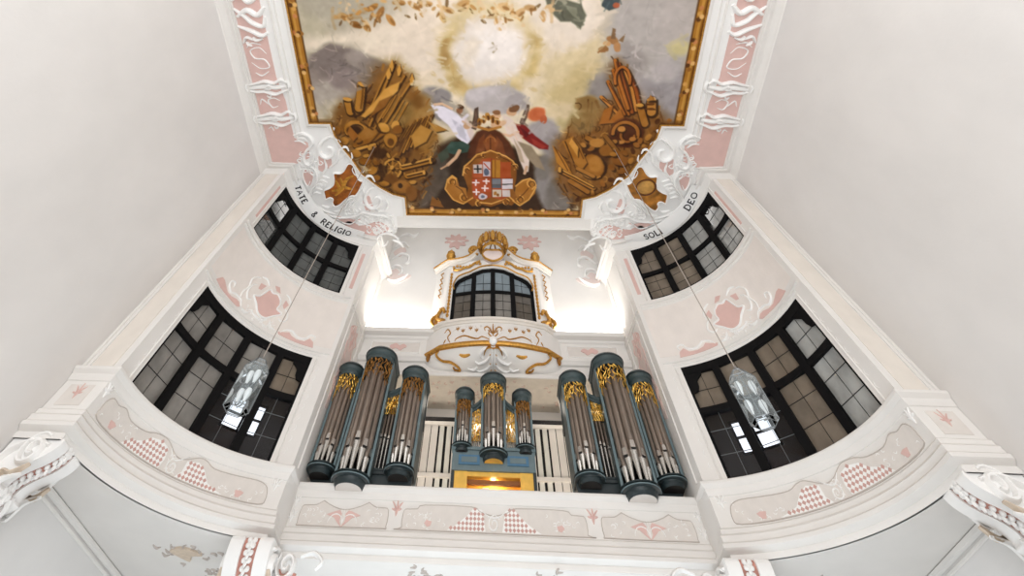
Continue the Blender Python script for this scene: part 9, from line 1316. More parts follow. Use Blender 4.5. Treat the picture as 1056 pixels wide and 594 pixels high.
# ------------------------------------------------------------ stucco consoles carrying the gallery
def console_profile():
    P = [(.0, 0), (1.0, 0), (1.04, -.06), (1.02, -.18), (.95, -.3), (.83, -.42), (.68, -.52), (.56, -.62), (.48, -.74), (.46, -.86), (.5, -.94), (.42, -1.04), (.28, -1.1), (.14, -1.2), (0, -1.36)]
    return [tuple(p) for p in cat(P[1:], 4)]
def console(loc, rotz, label, depth=.86, width=.8, hgt=1.0):
    # local frame: x across the face, -y out of the wall, z up
    o = tag(empty('stucco_console', loc), label, 'console', 'consoles under the gallery'); o.rotation_euler = (0, 0, rotz)
    pf = [(d*depth, z*hgt) for d, z in console_profile()]
    def add(mb, name, mt):
        q = mb.build(name, mt); q.parent = o; return q
    def slab(x0, x1, shrink, name, mt):
        mb = MB(); a = [(x0, -max(0, d-shrink), z) for d, z in pf]; b = [(x1, -max(0, d-shrink), z) for d, z in pf]
        mb.grid([a, b])
        for r, x in ((a, x0), (b, x1)):
            for i in range(len(r)-1): mb.add([r[i], r[i+1], (x, 0, r[i+1][2]), (x, 0, r[i][2])], [(0, 1, 2, 3)])
        mb.add([a[0], b[0], (x1, 0, 0), (x0, 0, 0)], [(0, 1, 2, 3)])
        return add(mb, name, mt)
    h = width/2; slab(-h, -h*.36, .0, 'side_rim', STUC); slab(h*.36, h, .0, 'side_rim', STUC); slab(-h*.37, h*.37, .05, 'marbled_band', ROSE)
    mb = MB()                                   # leaf chain on the band
    for i in range(3, len(pf)-8, 3):
        d, z = pf[i]
        for q in (-1, 1): mb.ball((q*.05, -(d-.035), z), .05, .035, .04, 5)
        mb.ball((0, -(d-.03), z-.045), .035, .03, .045, 5)
    add(mb, 'leaf_chain', STUC)
    for q in (-1, 1):                           # volutes on the flanks
        sm = lambda u, v, hh, q=q: (q*(h+hh), -u, v)
        mb = MB(); stroke(mb, spiral(.6*depth, -.27*hgt, .26*depth, .04, .9, 1.7, 30), sm, .085, .1, .6); stroke(mb, cat([(.84*depth, -.1), (.5*depth, -.05), (.15*depth, -.2), (.08*depth, -.5), (.2*depth, -.8)], 5), sm, .09, .1)
        stroke(mb, spiral(.22*depth, -.86*hgt, .16*depth, .03, 2.2, 1.5, 24), sm, .06, .08, .6); stroke(mb, cat([(.75*depth, -.45), (.5*depth, -.52), (.4*depth, -.7), (.3*depth, -.62)], 5), sm, .07, .08)
        add(mb, 'volute', STUC)
        mb = MB(); stroke(mb, cat([(.78*depth, -.34), (.6*depth, -.46), (.42*depth, -.44), (.3*depth, -.56)], 4), sm, .05, .13); add(mb, 'garland', TAN)
    mb = MB()                                   # acanthus at the foot
    for q in (-1, 0, 1):
        mb.tube(cat([(q*.12, -.44*depth, -.9*hgt), (q*.2, -.42*depth, -1.05*hgt), (q*.26, -.3*depth, -1.2*hgt), (q*.22, -.12*depth, -1.35*hgt)], 4), .07, 6, rfun=lambda t: 1-.6*t)
    add(mb, 'acanthus_leaf', STUC)
    return o
console((-8.25, 8.5, 3.45), PI/2, 'white volute console with rose band high on the left side wall', .86, .72, .62)
console((8.25, 8.5, 3.45), -PI/2, 'white volute console with rose band high on the right side wall', .86, .72, .62)
for s, lb in ((-1, 'white scrolled console with rose band under the left bend of the gallery'), (1, 'white scrolled console with rose band under the right bend of the gallery')):
    o = console((s*4.76, 11.99, 3.41), 0, lb, .72, .84, .9)
    mb = MB(); sm = lambda u, v, hh: (-s*(.42)-s*u, -.3-hh, v)
    stroke(mb, spiral(.28, -.22, .2, .03, 2.5, 1.6, 26), sm, .08, .12, .7); stroke(mb, cat([(.1, -.5), (.35, -.45), (.55, -.55), (.5, -.7)], 4), sm, .09, .1); stroke(mb, cat([(.5, -.1), (.75, -.05), (.95, -.15), (.85, -.25)], 4), sm, .07, .08)
    q = mb.build('side_scroll', STUC); q.parent = o
    mb = MB(); relief(mb, [(.1, -.7), (.5, -.7), (.5, -.3), (.1, -.25)], lambda u, v, hh: (-s*.42-s*u, -.27-hh, v), .02); q = mb.build('rose_ground', ROSE); q.parent = o
# ------------------------------------------------------------ the box balcony on the back wall
root = tag(empty('oriel_balcony', (0, YB, 7.5)), 'white and gilt box balcony with crown and dark arched window above the organ', 'balcony')
def yf(x): return 12.75-.3*(1-min(1, (x/1.73)**2))
fr_ = [(1.73*t, yf(1.73*t)) for t in [1-k/8 for k in range(17)]]
opath = [(2.25, YB)]+fr_+[(-2.25, YB)]
om = lambda u, v, h: (u, yf(u)-h, v)
m = MB(); sweep(m, opath, [(0, 7.86), (0, 8.62)]); sweep(m, [(2.25, YB), (1.73, 12.75)], [(0, 8.6), (0, 11.05)]); sweep(m, [(-1.73, 12.75), (-2.25, YB)], [(0, 8.6), (0, 11.05)])
for q in (-1, 1): relief(m, [(q*1.73, 8.6), (q*1.73, 11.05), (q*1.5, 11.05), (q*1.5, 8.6)], om, 0, base=-.15, step=.25)
ARCH = [(1.5, 10.0), (1.46, 10.18), (1.34, 10.33), (1.14, 10.42), (.92, 10.48), (.7, 10.58), (.42, 10.68), (0, 10.72)]
ar = ARCH+[(-x, z) for x, z in reversed(ARCH[:-1])]
relief(m, [(1.5, 11.05)]+ar+[(-1.5, 11.05)], om, 0, base=-.15, step=.25)
under(root, m.build('body', WHITE))
m = MB(); sweep(m, opath, [(0, 8.56), (.04, 8.57), (.06, 8.61), (.12, 8.63), (.13, 8.69), (.1, 8.71), (-.12, 8.71)]); under(root, m.build('sill', CREAM))
m = MB(); sweep(m, opath, [(-.02, 7.86), (0, 7.83), (.08, 7.84), (.1, 7.88), (.1, 7.91), (.05, 7.93), (.04, 7.98), (0, 7.98)]); under(root, m.build('lower_moulding', GILT))
m = MB()                                       # coved underside
rows = []
for k in range(7):
    t = k/6; rows.append([(x*(1-.3*t*t), y+(YB-y)*t, 7.86-.34*math.sin(t*PI/2)) for x, y in opath])
m.grid(rows); under(root, m.build('coved_underside', WHITE))
def uz(x, t): y = yf(max(-1.73, min(1.73, x))); return (x*(1-.3*t*t), y+(YB-y)*t, 7.86-.34*math.sin(t*PI/2))
um = lambda u, v, h: tuple(Vector(uz(u, v))+Vector((0, -.5, -.8))*h)
m = MB()
for q in (-1, 1):
    for P in ([(q*.1, .05), (q*.3, .12), (q*.42, .3), (q*.34, .42)], [(q*.08, .3), (q*.25, .5), (q*.5, .6), (q*.62, .52)], [(q*.06, .6), (q*.25, .8), (q*.55, .95), (q*.75, .85)], [(q*.6, .75), (q*.8, .88), (q*1.0, .8)], [(q*.05, .0), (q*.04, .9)]): stroke(m, cat(P, 5), um, .1, .07)
m.ball((0, yf(0)-.1, 7.93), .13, .1, .13, 8)
under(root, m.build('acanthus_bracket', STUC))
for q in (-1, 1):
    m = MB(); stroke(m, cat([(q*1.75, .04), (q*1.85, .2), (q*1.7, .42), (q*1.45, .5), (q*1.32, .72), (q*1.42, .92), (q*1.56, .86), (q*1.5, .72)], 5), um, .1, .09); under(root, m.build('gilt_scroll_bracket', GILT))
    m = MB(); stroke(m, cat([(q*.75, .28), (q*.95, .32), (q*1.1, .26)], 4), um, .14, .02); under(root, m.build('gilt_spray', GILT))
    m = MB(); m.ball((q*2.1, 13.0, 7.78), .07, .07, .14, 6); under(root, m.build('gilt_pendant', BRONZE))
    m = MB(); stroke(m, cat([(0, .1), (q*.1, .05), (q*.22, .1), (q*.3, .3)], 4), um, .06, .1)
    for t in (.2, .5, .8): stroke(m, [(q*.02, t), (q*.12, t+.12)], um, .04, .09)
    under(root, m.build('gilt_rib', GILT))
m = MB()                                       # gilt work on the parapet
for q in (-1, 1):
    for P in ([(q*.1, 8.02), (q*.35, 8.12), (q*.5, 8.06), (q*.7, 8.1), (q*.95, 8.18), (q*1.2, 8.12), (q*1.25, 8.04)], [(q*1.4, 8.02), (q*1.5, 8.2), (q*1.42, 8.32), (q*1.52, 8.46), (q*1.62, 8.36)], [(q*1.62, 8.02), (q*1.56, 8.14)], [(q*.05, 8.25), (q*.16, 8.42), (q*.28, 8.4), (q*.26, 8.3)], [(q*.02, 8.1), (q*.14, 8.2), (q*.12, 8.32)]): stroke(m, cat(P, 5), om, .045, .035)
    for cx, cz in ((.75, 8.4), (1.0, 8.34), (.55, 8.32), (1.18, 8.42)): fleur(m, (q*cx, cz), om, .6)
stroke(m, [(0, 8.1), (0, 8.52)], om, .06, .05)
for k in range(5): a = rad(30+30*k); stroke(m, [(0, 8.2), (.2*math.cos(a), 8.2+.24*math.sin(a))], om, .04, .04)
under(root, m.build('gilt_ornament', GILT))
m = MB(); rr = random.Random(2)
for k in range(40):
    u, v = rr.uniform(-1.5, 1.5), rr.uniform(8.08, 8.5); a = rr.uniform(0, 6.3); stroke(m, [(u, v), (u+.05*math.cos(a), v+.05*math.sin(a))], om, .02, .012)
under(root, m.build('grey_sprigs', LINEM))
# gilding round the window: drops, side rocaille, frieze
m = MB()
for q in (-1, 1):
    for k in range(13): z = 8.95+k*.135; m.ball((q*1.6, yf(1.6)-.02, z), .055, .04, .07, 5)
    for P in ([(q*1.72, 8.72), (q*1.95, 8.8), (q*2.0, 9.0), (q*1.84, 9.15), (q*1.9, 9.35), (q*1.76, 9.5)], [(q*2.05, 8.74), (q*2.16, 8.95), (q*2.02, 9.15)], [(q*1.7, 9.0), (q*1.82, 9.2), (q*1.72, 9.4), (q*1.78, 9.6)]): m.tube([(p.x, 12.98-.14*(2.1-abs(p.x)), p.y) for p in cat(P, 5)], .065, 6, rfun=lambda t: .45+.7*math.sin(PI*t))
    for k in range(9): x = .5+k*.13; m.ball((q*x, yf(x)-.05, 10.82+.05*math.sin(k*1.1)+.1*max(0, .85-x)), .06, .045, .045, 5)
    m.tube([(p.x, yf(p.x)-.03, p.y) for p in cat([(q*1.44, 9.9), (q*1.5, 10.1), (q*1.36, 10.4), (q*1.1, 10.5), (q*.9, 10.55), (q*.68, 10.66), (q*.4, 10.76), (0, 10.8)], 4)], .028, 5)
for q in (-1, 1):
    for k in range(5): z = 9.75+k*.22; m.tube([(q*1.98, 12.9, z), (q*2.05, 12.93, z+.1), (q*1.94, 12.88, z+.16)], .025, 5)
    m.tube([(p.x, yf(min(1.73, abs(p.x)))-.06 if abs(p.x) < 1.73 else 12.66+.85*(abs(p.x)-1.73), p.y) for p in cat([(q*1.66, 8.74), (q*1.86, 8.84), (q*1.96, 9.02), (q*1.8, 9.2), (q*1.7, 9.06)], 5)], .06, 6)
    m.tube([(p.x, yf(min(1.73, abs(p.x)))-.05, p.y) for p in cat([(q*1.55, 10.74), (q*1.3, 10.68), (q*1.1, 10.74), (q*.9, 10.76), (q*.72, 10.9), (q*.5, 10.98)], 5)], .045, 6)
under(root, m.build('gilt_garland', GILT))
for q in (-1, 1):                              # curved cornice rising to the crown
    m = MB(); m2 = MB()
    P = [(2.3, YB, 10.98), (1.75, 12.73, 10.98)]+[(x, yf(x), z) for x, z in ((1.55, 10.97), (1.35, 10.95), (1.15, 10.96), (.95, 11.02), (.8, 11.12), (.68, 11.24), (.58, 11.33))]
    for mb, pf in ((m, [(0, 0), (.05, .02), (.07, .08), (.15, .12), (.16, .17), (0, .19)]), (m2, [(.15, .15), (.19, .16), (.19, .2), (.1, .21)])):
        rows = []
        for i, p in enumerate(P):
            a = Vector(P[max(i-1, 0)][:2]); b = Vector(P[min(i+1, len(P)-1)][:2]); d = (b-a).normalized(); nn = Vector((-d.y, d.x)) if True else 0
            rows.append([(q*(p[0]+nn.x*o), p[1]+nn.y*o, p[2]+z) for o, z in pf])
        mb.grid(rows); mb.add(rows[0], [tuple(range(len(pf)))]); mb.add(rows[-1], [tuple(range(len(pf)))])
    under(root, m.build('cornice', CREAM)); under(root, m2.build('cornice_gilt_edge', GILT))
for q in (-1, 1):                              # finials and volutes
    m = MB(); c = (q*1.72, 12.68, 11.16); m.lathe([(.12, 0), (.08, .05), (.17, .16), (.2, .26), (.13, .36), (.16, .4), (.07, .48), (.04, .54), (.001, .62)], c, 10); under(root, m.build('gilt_finial', GILT))
    m = MB(); m.tube([(p[0], yf(.7)-.05, p[1]) for p in spiral(q*.8, 11.5, .2, .04, .3, 1.6, 20)], .065, 6); under(root, m.build('gilt_volute', GILT))
    m = MB(); m.tube([(q*.6, yf(.6)-.05, 11.3), (q*.72, yf(.7)-.05, 11.35), (q*.9, yf(.9)-.05, 11.2)], .05, 6); under(root, m.build('gilt_leaf', GILT))
cr = MB(); c = Vector((0, 12.4, 11.4))
cr.lathe([(.4, 0), (.45, .02), (.45, .13), (.41, .15)], c, 24)
for k in range(12):
    a = 2*PI*k/12; p = c+Vector((.54*math.cos(a), .54*math.sin(a), .36)); cr.ball(p, .12, .12, .24, 6)
    cr.tube([c+Vector((r*math.cos(a+.26), r*math.sin(a+.26), z)) for r, z in ((.42, .12), (.62, .3), (.6, .52), (.36, .62), (.1, .64))], .03, 5)
cr.ball(c+Vector((0, 0, .66)), .09, .09, .09, 6); under(root, cr.build('crown', GOLD and GILT))
m = MB(); relief(m, cat([(-.3, 11.0), (-.42, 11.2), (-.3, 11.38), (0, 11.4), (.3, 11.38), (.42, 11.2), (.3, 11.0), (0, 10.88)], 3, True), lambda u, v, h: (u, 12.34-h, v), .05, base=-.15); under(root, m.build('shield', PALEP))
m = MB(); stroke(m, cat([(-.3, 11.0), (-.42, 11.2), (-.3, 11.38), (0, 11.4), (.3, 11.38), (.42, 11.2), (.3, 11.0), (0, 10.88), (-.3, 11.0)], 4), lambda u, v, h: (u, 12.3-h, v), .08, .06, 1); under(root, m.build('shield_gilt_rim', GILT))
# its window
m = MB(); bk = lambda u, v, h: (u, yf(u)+.06-h, v)
inner = [(x*.93, z-.12) for x, z in ar]
for i in range(len(ar)-1): m.grid([[bk(*ar[i], 0), bk(*inner[i], 0), bk(*inner[i], -.06)], [bk(*ar[i+1], 0), bk(*inner[i+1], 0), bk(*inner[i+1], -.06)]])
for q in (-1, 1): m.box(min(q*1.5, q*1.38), max(q*1.5, q*1.38), yf(1.44)+.05, yf(1.44)+.12, 8.65, 10.05)
for x in (-.72, 0, .72): m.box(x-.085, x+.085, yf(x)+.05, yf(x)+.13, 8.65, 10.64 if x == 0 else 10.56)
rows = [[bk(u, 9.7, 0), bk(u, 9.8, 0), bk(u, 9.8, -.06), bk(u, 9.7, -.06), bk(u, 9.7, 0)] for u in [-1.45+2.9*k/12 for k in range(13)]]; m.grid(rows)
m.grid([[bk(u, 8.66, 0), bk(u, 8.74, 0)] for u in [-1.5+3*k/12 for k in range(13)]])
wf = under(root, m.build('window_frame', BLACK))
UPG = glassmat('blue_grey_pane', (134, 146, 152), (.5, .55, .6), .8); LOG = glassmat('dull_pane', (104, 96, 86), (.5, .5, .5), .8)
for i, (a, b) in enumerate(((-1.42, -.72), (-.72, 0), (0, .72), (.72, 1.42))):
    for lo, up, mt in ((8.68, 9.75, LOG if i in (0, 3) else glassmat('grey_pane', (140, 136, 130), (.5, .5, .5), .8)), (9.75, 10.6, UPG)):
        mm = MB(); 
        if up < 10: P = [(a, lo), (b, lo), (b, up), (a, up)]
        else: P = [(a, lo), (b, lo)]+[(x, z-.06) for x, z in ar if a-.02 <= x <= b+.02]
        ya, yb2 = yf(a)+.1, yf(b)+.1
        mm.add([(x, ya+(yb2-ya)*(x-a)/(b-a), z) for x, z in P], [tuple(range(len(P)))])
        g = mm.build('pane', mt); g.parent = wf
    ld = MB(); xm = (a+b)/2; ym = (yf(a)+yf(b))/2+.09
    ld.tube([(xm, ym, 8.7), (xm, ym, 10.5)], .008, 4)
    for z in (9.1, 9.42, 10.1): ld.tube([(a+.05, yf(a)+.09, z), (b-.05, yf(b)+.09, z)], .008, 4)
    g = ld.build('lead_bars', DARK); g.parent = wf
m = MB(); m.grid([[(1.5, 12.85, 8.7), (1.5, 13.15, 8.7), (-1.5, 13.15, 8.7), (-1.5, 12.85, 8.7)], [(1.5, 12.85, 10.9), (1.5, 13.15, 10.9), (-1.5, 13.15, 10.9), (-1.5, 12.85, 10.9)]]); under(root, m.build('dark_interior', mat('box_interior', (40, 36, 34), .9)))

# ------------------------------------------------------------ organ
def pipe_mesh(c, r, z0, zm, z1, face, slim=False, mt=None):
    # foot cone, mouth with bright lips, body; `face` = direction angle of the mouth
    mb = MB(); mb.lathe([(r, zm), (r, z1), (r*.8, z1), (r*.8, z1-.05)], (c[0], c[1], 0), 10); mb.cur = 2; mb.lathe([(r*.28, z0), (r*.36, z0+.03), (r*.97, zm-.03), (r, zm)], (c[0], c[1], 0), 10)
    d = Vector((math.cos(face), math.sin(face))); t = Vector((-d.y, d.x))
    def pt(u, o, z): return (c[0]+d.x*o+t.x*u, c[1]+d.y*o+t.y*u, z)
    w = r*.62
    mb.cur = 1; mb.add([pt(-w, r*1.0, zm-.015), pt(w, r*1.0, zm-.015), pt(w, r*1.02, zm+r*.3), pt(-w, r*1.02, zm+r*.3)], [(0, 1, 2, 3)])
    mb.cur = 2; mb.add([pt(-w, r*1.01, zm+r*.3), pt(w, r*1.01, zm+r*.3), pt(w*.8, r*1.03, zm+r*1.7), pt(-w*.8, r*1.03, zm+r*1.7)], [(0, 1, 2, 3)])
    return mb.build('organ_pipe', [mt or TIN, SLOT, TINB])
def upath(cx, cy, r, back, n=14): return [(cx+r, cy+back)]+[(cx+r*math.cos(-PI*k/n), cy+r*math.sin(-PI*k/n)) for k in range(n+1)]+[(cx-r, cy+back)]
def slabcap(mb, pts, z): mb.add([(x, y, z) for x, y in pts], [tuple(range(len(pts)))])
def tower(root, cx, cy, r, z0, zc, n, back=.5, zh=.3, shade=.5, under_mat=None, foot=.5, shade_mat=None):
    # base corbel
    m = MB(); up = upath(cx, cy, r, back*.6)
    pf = [(-r*.22, z0-zh), (-r*.18, z0-zh), (-r*.14, z0-zh*.88), (-r*.07, z0-zh*.66), (-.025, z0-zh*.52), (-.02, z0-zh*.42), (.05, z0-zh*.34), (.055, z0-zh*.24), (.02, z0-zh*.2), (.07, z0-zh*.1), (.07, z0), (-.05, z0)]
    rows = sweep(m, up, pf); slabcap(m, up, z0-.005); under(root, m.build('tower_base', TEALD))
    m = MB(); up2 = upath(cx, cy, r+.056, back*.6); sweep(m, up2, [(0, z0-zh*.34), (.012, z0-zh*.33), (.012, z0-zh*.25), (0, z0-zh*.24)]); under(root, m.build('base_bead', TEALL))
    m = MB(); u3 = upath(cx, cy, r*.79, back*.6); slabcap(m, u3, z0-zh-.004); slabcap(m, u3, z0-zh+.03); under(root, m.build('base_underside', under_mat or DARK))
    # cap
    m = MB(); up = upath(cx, cy, r, back)
    sweep(m, up, [(-.03, zc-.04), (.02, zc-.04), (.03, zc), (.025, zc+.06), (.06, zc+.09), (.075, zc+.15), (.075, zc+.2), (.03, zc+.25), (-.04, zc+.27)]); slabcap(m, upath(cx, cy, r-.03, back), zc+.265); slabcap(m, upath(cx, cy, r-.02, back), zc+.02)
    under(root, m.build('tower_cap', TEAL))
    m = MB(); sweep(m, up, [(.07, zc+.15), (.09, zc+.16), (.09, zc+.19), (.07, zc+.2)]); under(root, m.build('cap_bead', TEALD))
    # side boards with a vertical edge
    for q in (-1, 1):
        m = MB(); x = cx+q*r; m.box(min(x, x+q*.03), max(x, x+q*.03), cy-.02, cy+back, z0-.02, zc); under(root, m.build('side_board', TEAL))
        m = MB(); m.box(min(x-q*.02, x+q*.04), max(x-q*.02, x+q*.04), cy-.05, cy+.0, z0, zc); under(root, m.build('corner_post', TEALL))
        m = MB(); m.box(min(x, x+q*.05), max(x, x+q*.05), cy+back-.12, cy+back, zc-.75, zc+.2); under(root, m.build('rear_wing', TEALD))
    m = MB(); m.box(cx-r, cx+r, cy+back-.04, cy+back, z0, zc); under(root, m.build('back_board', SLOT))
    rp = r*math.sin(PI/(2*n))*.78
    for k in range(n):
        a = PI+PI*(k+.5)/n; f = abs(k-(n-1)/2)/((n-1)/2); zm = z0+foot*(1.0-.42*f)
        under(root, pipe_mesh((cx+(r-rp-.02)*math.cos(a), cy+(r-rp-.02)*math.sin(a)), rp, z0, zm, zc-shade*(.35+.55*f)+.05, a))
    # carved gilt pipe shade
    m = MB(); cyl = lambda u, v, h: (cx+(r-.005+h)*math.cos(u), cy+(r-.005+h)*math.sin(u), v)
    rows = 5
    for k in range(9):
        a0 = PI+PI*(k+.2)/9
        for q in (-1, 1):
            pts = []
            for i in range(15):
                t = i/14; pts.append((a0+q*.34*t+.1*math.sin(t*12+k), zc-.02-shade*t*(.55+.55*abs(a0-1.5*PI)/(PI/2))))
            pts = [p for p in pts if PI < p[0] < 2*PI]
            if len(pts) > 2: m.tube([cyl(*p, 0) for p in pts], .011, 5)
    rr = random.Random(int(cx*100))
    for k in range(int(16*r/.33)):
        a = rr.uniform(PI+.1, 2*PI-.1); v = zc-.04-shade*.8*rr.random()*(.5+.5*abs(a-1.5*PI)/(PI/2)); m.ball(cyl(a, v, 0), .028, .028, .04, 5)
    under(root, m.build('carved_pipe_shade', shade_mat or GOLD))
def flat(root, x0, x1, y, z0, zt, n, swag=.22, hi=None, shade=.4, pm=None, lift=0, shade_mat=None, bb=None):
    # small pipes between two towers, below a sagging rail
    m = MB(); rows = []
    for k in range(11):
        t = k/10; x = x0+(x1-x0)*t; s_ = 1-(2*t-1)**2 if hi is None else (1-t if hi < 0 else t)**1.6
        z = zt-swag*s_ if hi is None else zt-swag*(1-s_)
        rows.append([(x, y-.1, z), (x, y-.1, z+.05), (x, y-.14, z+.08), (x, y-.14, z+.14), (x, y+.2, z+.14), (x, y+.2, z), (x, y-.1, z)])
    m.grid(rows); under(root, m.build('swag_rail', TEAL))
    m = MB(); m.box(x0, x1, y-.08, y+.1, z0-.1, z0); m.box(x0, x1, y-.1, y+.1, z0-.04, z0-.01); under(root, m.build('lower_rail', TEALD))
    zl = zt-swag; pmat = pm or TIN
    for k in range(n):
        t = (k+.5)/n; x = x0+(x1-x0)*t; r = (x1-x0)/n*.42; top = zl-shade*(.6+.4*math.sin(PI*t)) if hi is None else zl-shade*(1.2-1.0*(1-t if hi < 0 else t))
        zm = z0+(.5 if not lift else .12)+.1*math.sin(2.2*t+1)
        under(root, pipe_mesh((x, y), r, z0, zm, top, -PI/2, mt=pmat))
    m = MB(); fm = facemap(y-.06)
    for k in range(7):
        for q in (-1, 1):
            xs = x0+(x1-x0)*(k+.5)/7; pts = [(xs+q*(x1-x0)*.3*i/10+.02*math.sin(i*1.3+k), zl+.1-(shade+.1)*i/10) for i in range(11)]
            pts = [p for p in pts if x0 < p[0] < x1]
            if len(pts) > 2: m.tube([fm(*p, 0) for p in pts], .010, 5)
    rr = random.Random(int(x0*90))
    for k in range(22): m.ball(fm(rr.uniform(x0+.02, x1-.02), zl+.08-(shade*.9)*rr.random(), 0), .026, .02, .036, 5)
    under(root, m.build('carved_pipe_shade', shade_mat or GOLD))
    m = MB(); m.box(x0, x1, y+.16, y+.2, z0, zl+.1); under(root, m.build('back_board', bb or SLOT))
for s, lb in ((-1, 'tall teal organ case of three pipe towers, left of the loft'), (1, 'tall teal organ case of three pipe towers, right of the loft')):
    root = tag(empty('organ_case', (s*3.2, 12.3, 4.5)), lb, 'organ case', 'organ cases flanking the loft')
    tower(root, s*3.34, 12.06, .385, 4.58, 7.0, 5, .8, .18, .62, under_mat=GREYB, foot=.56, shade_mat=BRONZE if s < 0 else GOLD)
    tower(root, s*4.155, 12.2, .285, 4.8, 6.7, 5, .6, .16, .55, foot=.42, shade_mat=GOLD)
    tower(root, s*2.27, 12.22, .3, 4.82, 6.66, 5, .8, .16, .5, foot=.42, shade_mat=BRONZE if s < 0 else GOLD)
    for x, hw in ((3.795, .075), (2.76, .19)):
        a, b = sorted((s*(x-hw), s*(x+hw))); flat(root, a-.0, b+.0, 12.35, 4.86, 6.42, 4, .14, hi=(s if x > 3 else -s), shade=.35, shade_mat=GOLD)
    m = MB(); m.box(min(s*1.95, s*4.36), max(s*1.95, s*4.36), 12.32, 12.7, 4.51, 4.78); under(root, m.build('plinth', TEALD))
# the central positive with its lit console
root = tag(empty('positive_organ', (0, 13.0, 4.2)), 'small teal organ with three towers over a lit console, centre of the loft', 'organ')
tower(root, 0, 12.72, .30, 5.38, 6.84, 5, .5, .18, .36, under_mat=OCHRE, foot=.42)
for s in (-1, 1):
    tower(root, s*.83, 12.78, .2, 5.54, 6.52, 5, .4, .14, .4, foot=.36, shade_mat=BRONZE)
    a, b = sorted((s*.34, s*.6)); flat(root, a-.03, b+.02, 12.86, 5.52, 6.46, 6, .2, hi=-s, shade=.6, pm=PIPEB, lift=1, bb=PALEW)  # pale back boards imitate white glare behind the small pipes
m = MB(); m.box(-1.06, 1.06, 12.72, 13.3, 5.06, 5.5); m.box(-1.08, 1.08, 12.68, 13.3, 5.44, 5.5); under(root, m.build('case_body', TEALL))
for s in (-1, 1):
    m = MB(); m.box(s*.62-.27, s*.62+.27, 12.69, 12.73, 5.16, 5.34); fr2 = under(root, m.build('blue_panel', BLUE))
    m = MB(); m.box(s*.62-.2, s*.62+.2, 12.68, 12.7, 5.2, 5.3); g = m.build('panel_inset', TEALL); g.parent = fr2
    m = MB(); m.box(min(s*.98, s*1.06), max(s*.98, s*1.06), 12.72, 13.3, 3.6, 5.06); under(root, m.build('side_cheek', TEALD))
    m = MB(); m.box(min(s*.66, s*.98), max(s*.66, s*.98), 12.76, 13.28, 3.6, 5.06); under(root, m.build('console_cheek', OCHRE))
m = MB(); m.box(-.98, .98, 12.78, 13.3, 4.98, 5.06); m.box(-.7, .7, 13.24, 13.3, 3.6, 5.0); under(root, m.build('console_lining', OCHRE))
m = MB(); m.box(-.72, .72, 12.86, 12.95, 4.88, 4.95); under(root, m.build('music_rail', mat('brown_rail', (140, 84, 30), .5)))
m = MB(); m.box(-.62, .62, 13.12, 13.16, 4.5, 4.84); under(root, m.build('music_desk', PAPER))
o = MB(); o.box(-.28, -.12, 12.98, 13.04, 4.62, 4.86); tag(o.build('music_book', PAPER), 'white music book standing on the lit organ console', 'book')
point('console_lamp', (0, 12.98, 4.93), 16, (1, .8, .46), .06)
for s in (-1, 1): point('case_light', (s*.45, 12.965, 6.05), 2.4, (1, .92, .76), .03)
for s in (-1, 1):
    point('case_light', (s*2.76, 12.5, 6.2), 2, (1, .86, .6), .05); point('case_light', (s*4.155, 12.24, 6.4), 1.6, (1, .9, .66), .03)

# ------------------------------------------------------------ whitewashed pipe screens beside the positive
for s, lb in ((-1, 'whitewashed board screen with dark slots left of the small organ'), (1, 'whitewashed board screen with dark slots right of the small organ')):
    root = tag(empty('pipe_screen', (s*2.2, 14.4, 3.6)), lb, 'screen', 'board screens behind the gallery')
    xs = [1.02, 1.24, 1.46, 1.68, 1.9, 2.12, 2.34, 2.6, 2.9, 3.2, 3.5, 3.8, 4.1, 4.36]
    for i in range(len(xs)-1):
        a, b = sorted((s*(xs[i]+.012), s*(xs[i+1]-.012)))
        if i in (1, 2):                         # open bays with square wooden pipes
            m = MB(); m.box(a+.03, b-.03, 14.44, 14.54, 3.8, 6.72); under(root, m.build('wooden_pipe', PALEW)); continue
        m = MB(); m.box(a, b, 14.4, 14.44, 5.62, 6.8); under(root, m.build('board', BOARD)); m = MB(); m.box(a, b, 14.4, 14.44, 3.6, 5.58); under(root, m.build('board', BOARD))
    m = MB(); a, b = sorted((s*1.02, s*4.38)); m.box(a, b, 14.37, 14.46, 5.56, 5.64); m.box(a, b, 14.37, 14.46, 6.72, 6.8); under(root, m.build('rail', BOARD))
    m = MB(); m.box(a, b, 14.56, 14.6, 3.6, 6.84); under(root, m.build('dark_backing', SLOT)); m = MB(); m.box(a, b, 14.36, 14.6, 6.82, 6.9); under(root, m.build('top_rail', DARK))

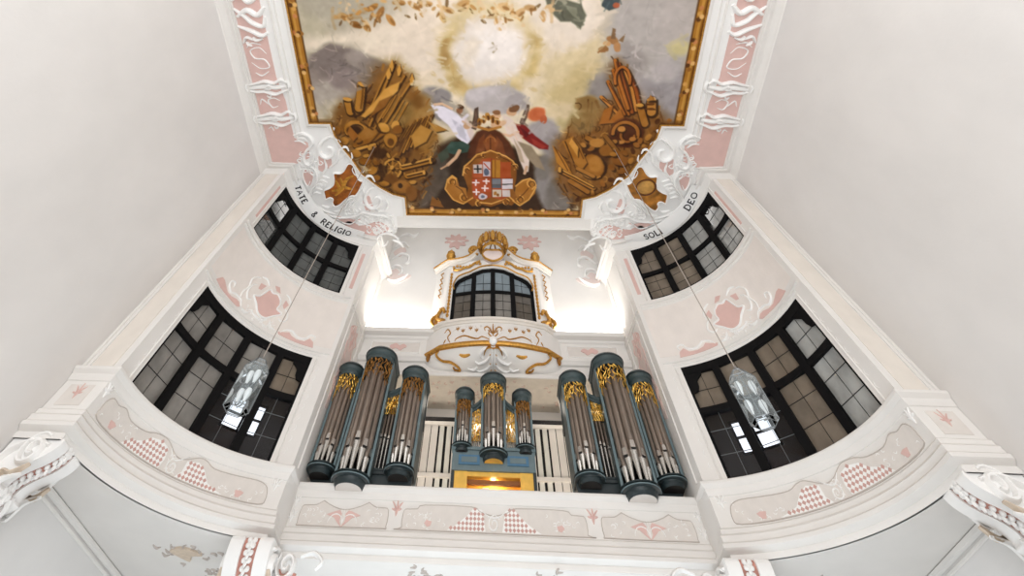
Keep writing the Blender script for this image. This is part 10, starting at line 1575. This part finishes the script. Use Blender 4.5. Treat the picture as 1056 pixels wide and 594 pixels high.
# ------------------------------------------------------------ the two hanging lanterns
def lantern(loc, label):
    o = tag(empty('pendant_lantern', loc), label, 'lantern', 'hanging glass lanterns')
    def add(mb, n_, mt): q = mb.build(n_, mt); q.parent = o; return q
    R, z0, z1, z2, r2 = .21, -.66, -.1, .0, .12    # local: z = 0 at the top of the glass
    hx = lambda r, z: [(r*math.cos(PI/6+PI*k/3), r*math.sin(PI/6+PI*k/3), z) for k in range(6)]
    m = MB(); A, B, C = hx(R, z0), hx(R, z1), hx(r2, z2)
    for k in range(6):
        j = (k+1) % 6; m.add([A[k], A[j], B[j], B[k]], [(0, 1, 2, 3)]); m.add([B[k], B[j], C[j], C[k]], [(0, 1, 2, 3)])
    add(m, 'glass_panels', LGLASS)
    m = MB()
    for k in range(6):
        j = (k+1) % 6
        for P in ([A[k], A[j]], [B[k], B[j]], [C[k], C[j]], [A[k], B[k]], [B[k], C[k]]): m.tube(P, .006, 5)
        m.tube([(A[k][0]*.8, A[k][1]*.8, z0-.03), (A[j][0]*.8, A[j][1]*.8, z0-.03)], .005, 5); m.tube([A[k], (A[k][0]*.8, A[k][1]*.8, z0-.03)], .005, 5)
    m.tube([(0, 0, .0), (0, 0, z0+.06)], .012, 6)
    for k in range(3): a = k*2*PI/3; m.tube([(r2*math.cos(a), r2*math.sin(a), 0), (0, 0, .1)], .006, 5)
    add(m, 'metal_frame', STEEL)
    m = MB(); m.tube([(0, 0, .08), (0, 0, HC-loc[2]-.04)], .011, 6); add(m, 'cord', CORD)
    m = MB(); m.lathe([(.06, 0), (.05, -.04), (.015, -.07)], (0, 0, HC-loc[2]-.03), 10); add(m, 'ceiling_rose', BRONZE)
    for k, (x, z) in enumerate(((-.085, -.2), (.085, -.24), (-.085, -.46), (.085, -.5))):
        m = MB(); m.lathe([(.02, -.09), (.03, -.05), (.05, 0), (.055, .04), (.04, .085), (.001, .1)], (x, .05*(-1)**k, z), 10); b = add(m, 'bulb', BULB)
        m = MB(); m.tube([(x, .05*(-1)**k, z-.08), (x, .05*(-1)**k, z-.13), (0, 0, z-.14)], .01, 5); g = m.build('bulb_holder', STEEL); g.parent = b
    return o
lantern((-4.09, 7.08, 4.08), 'hexagonal glass lantern hanging on a long cord before the left lower window')
lantern((4.1, 7.1, 4.14), 'hexagonal glass lantern hanging on a long cord before the right lower window')
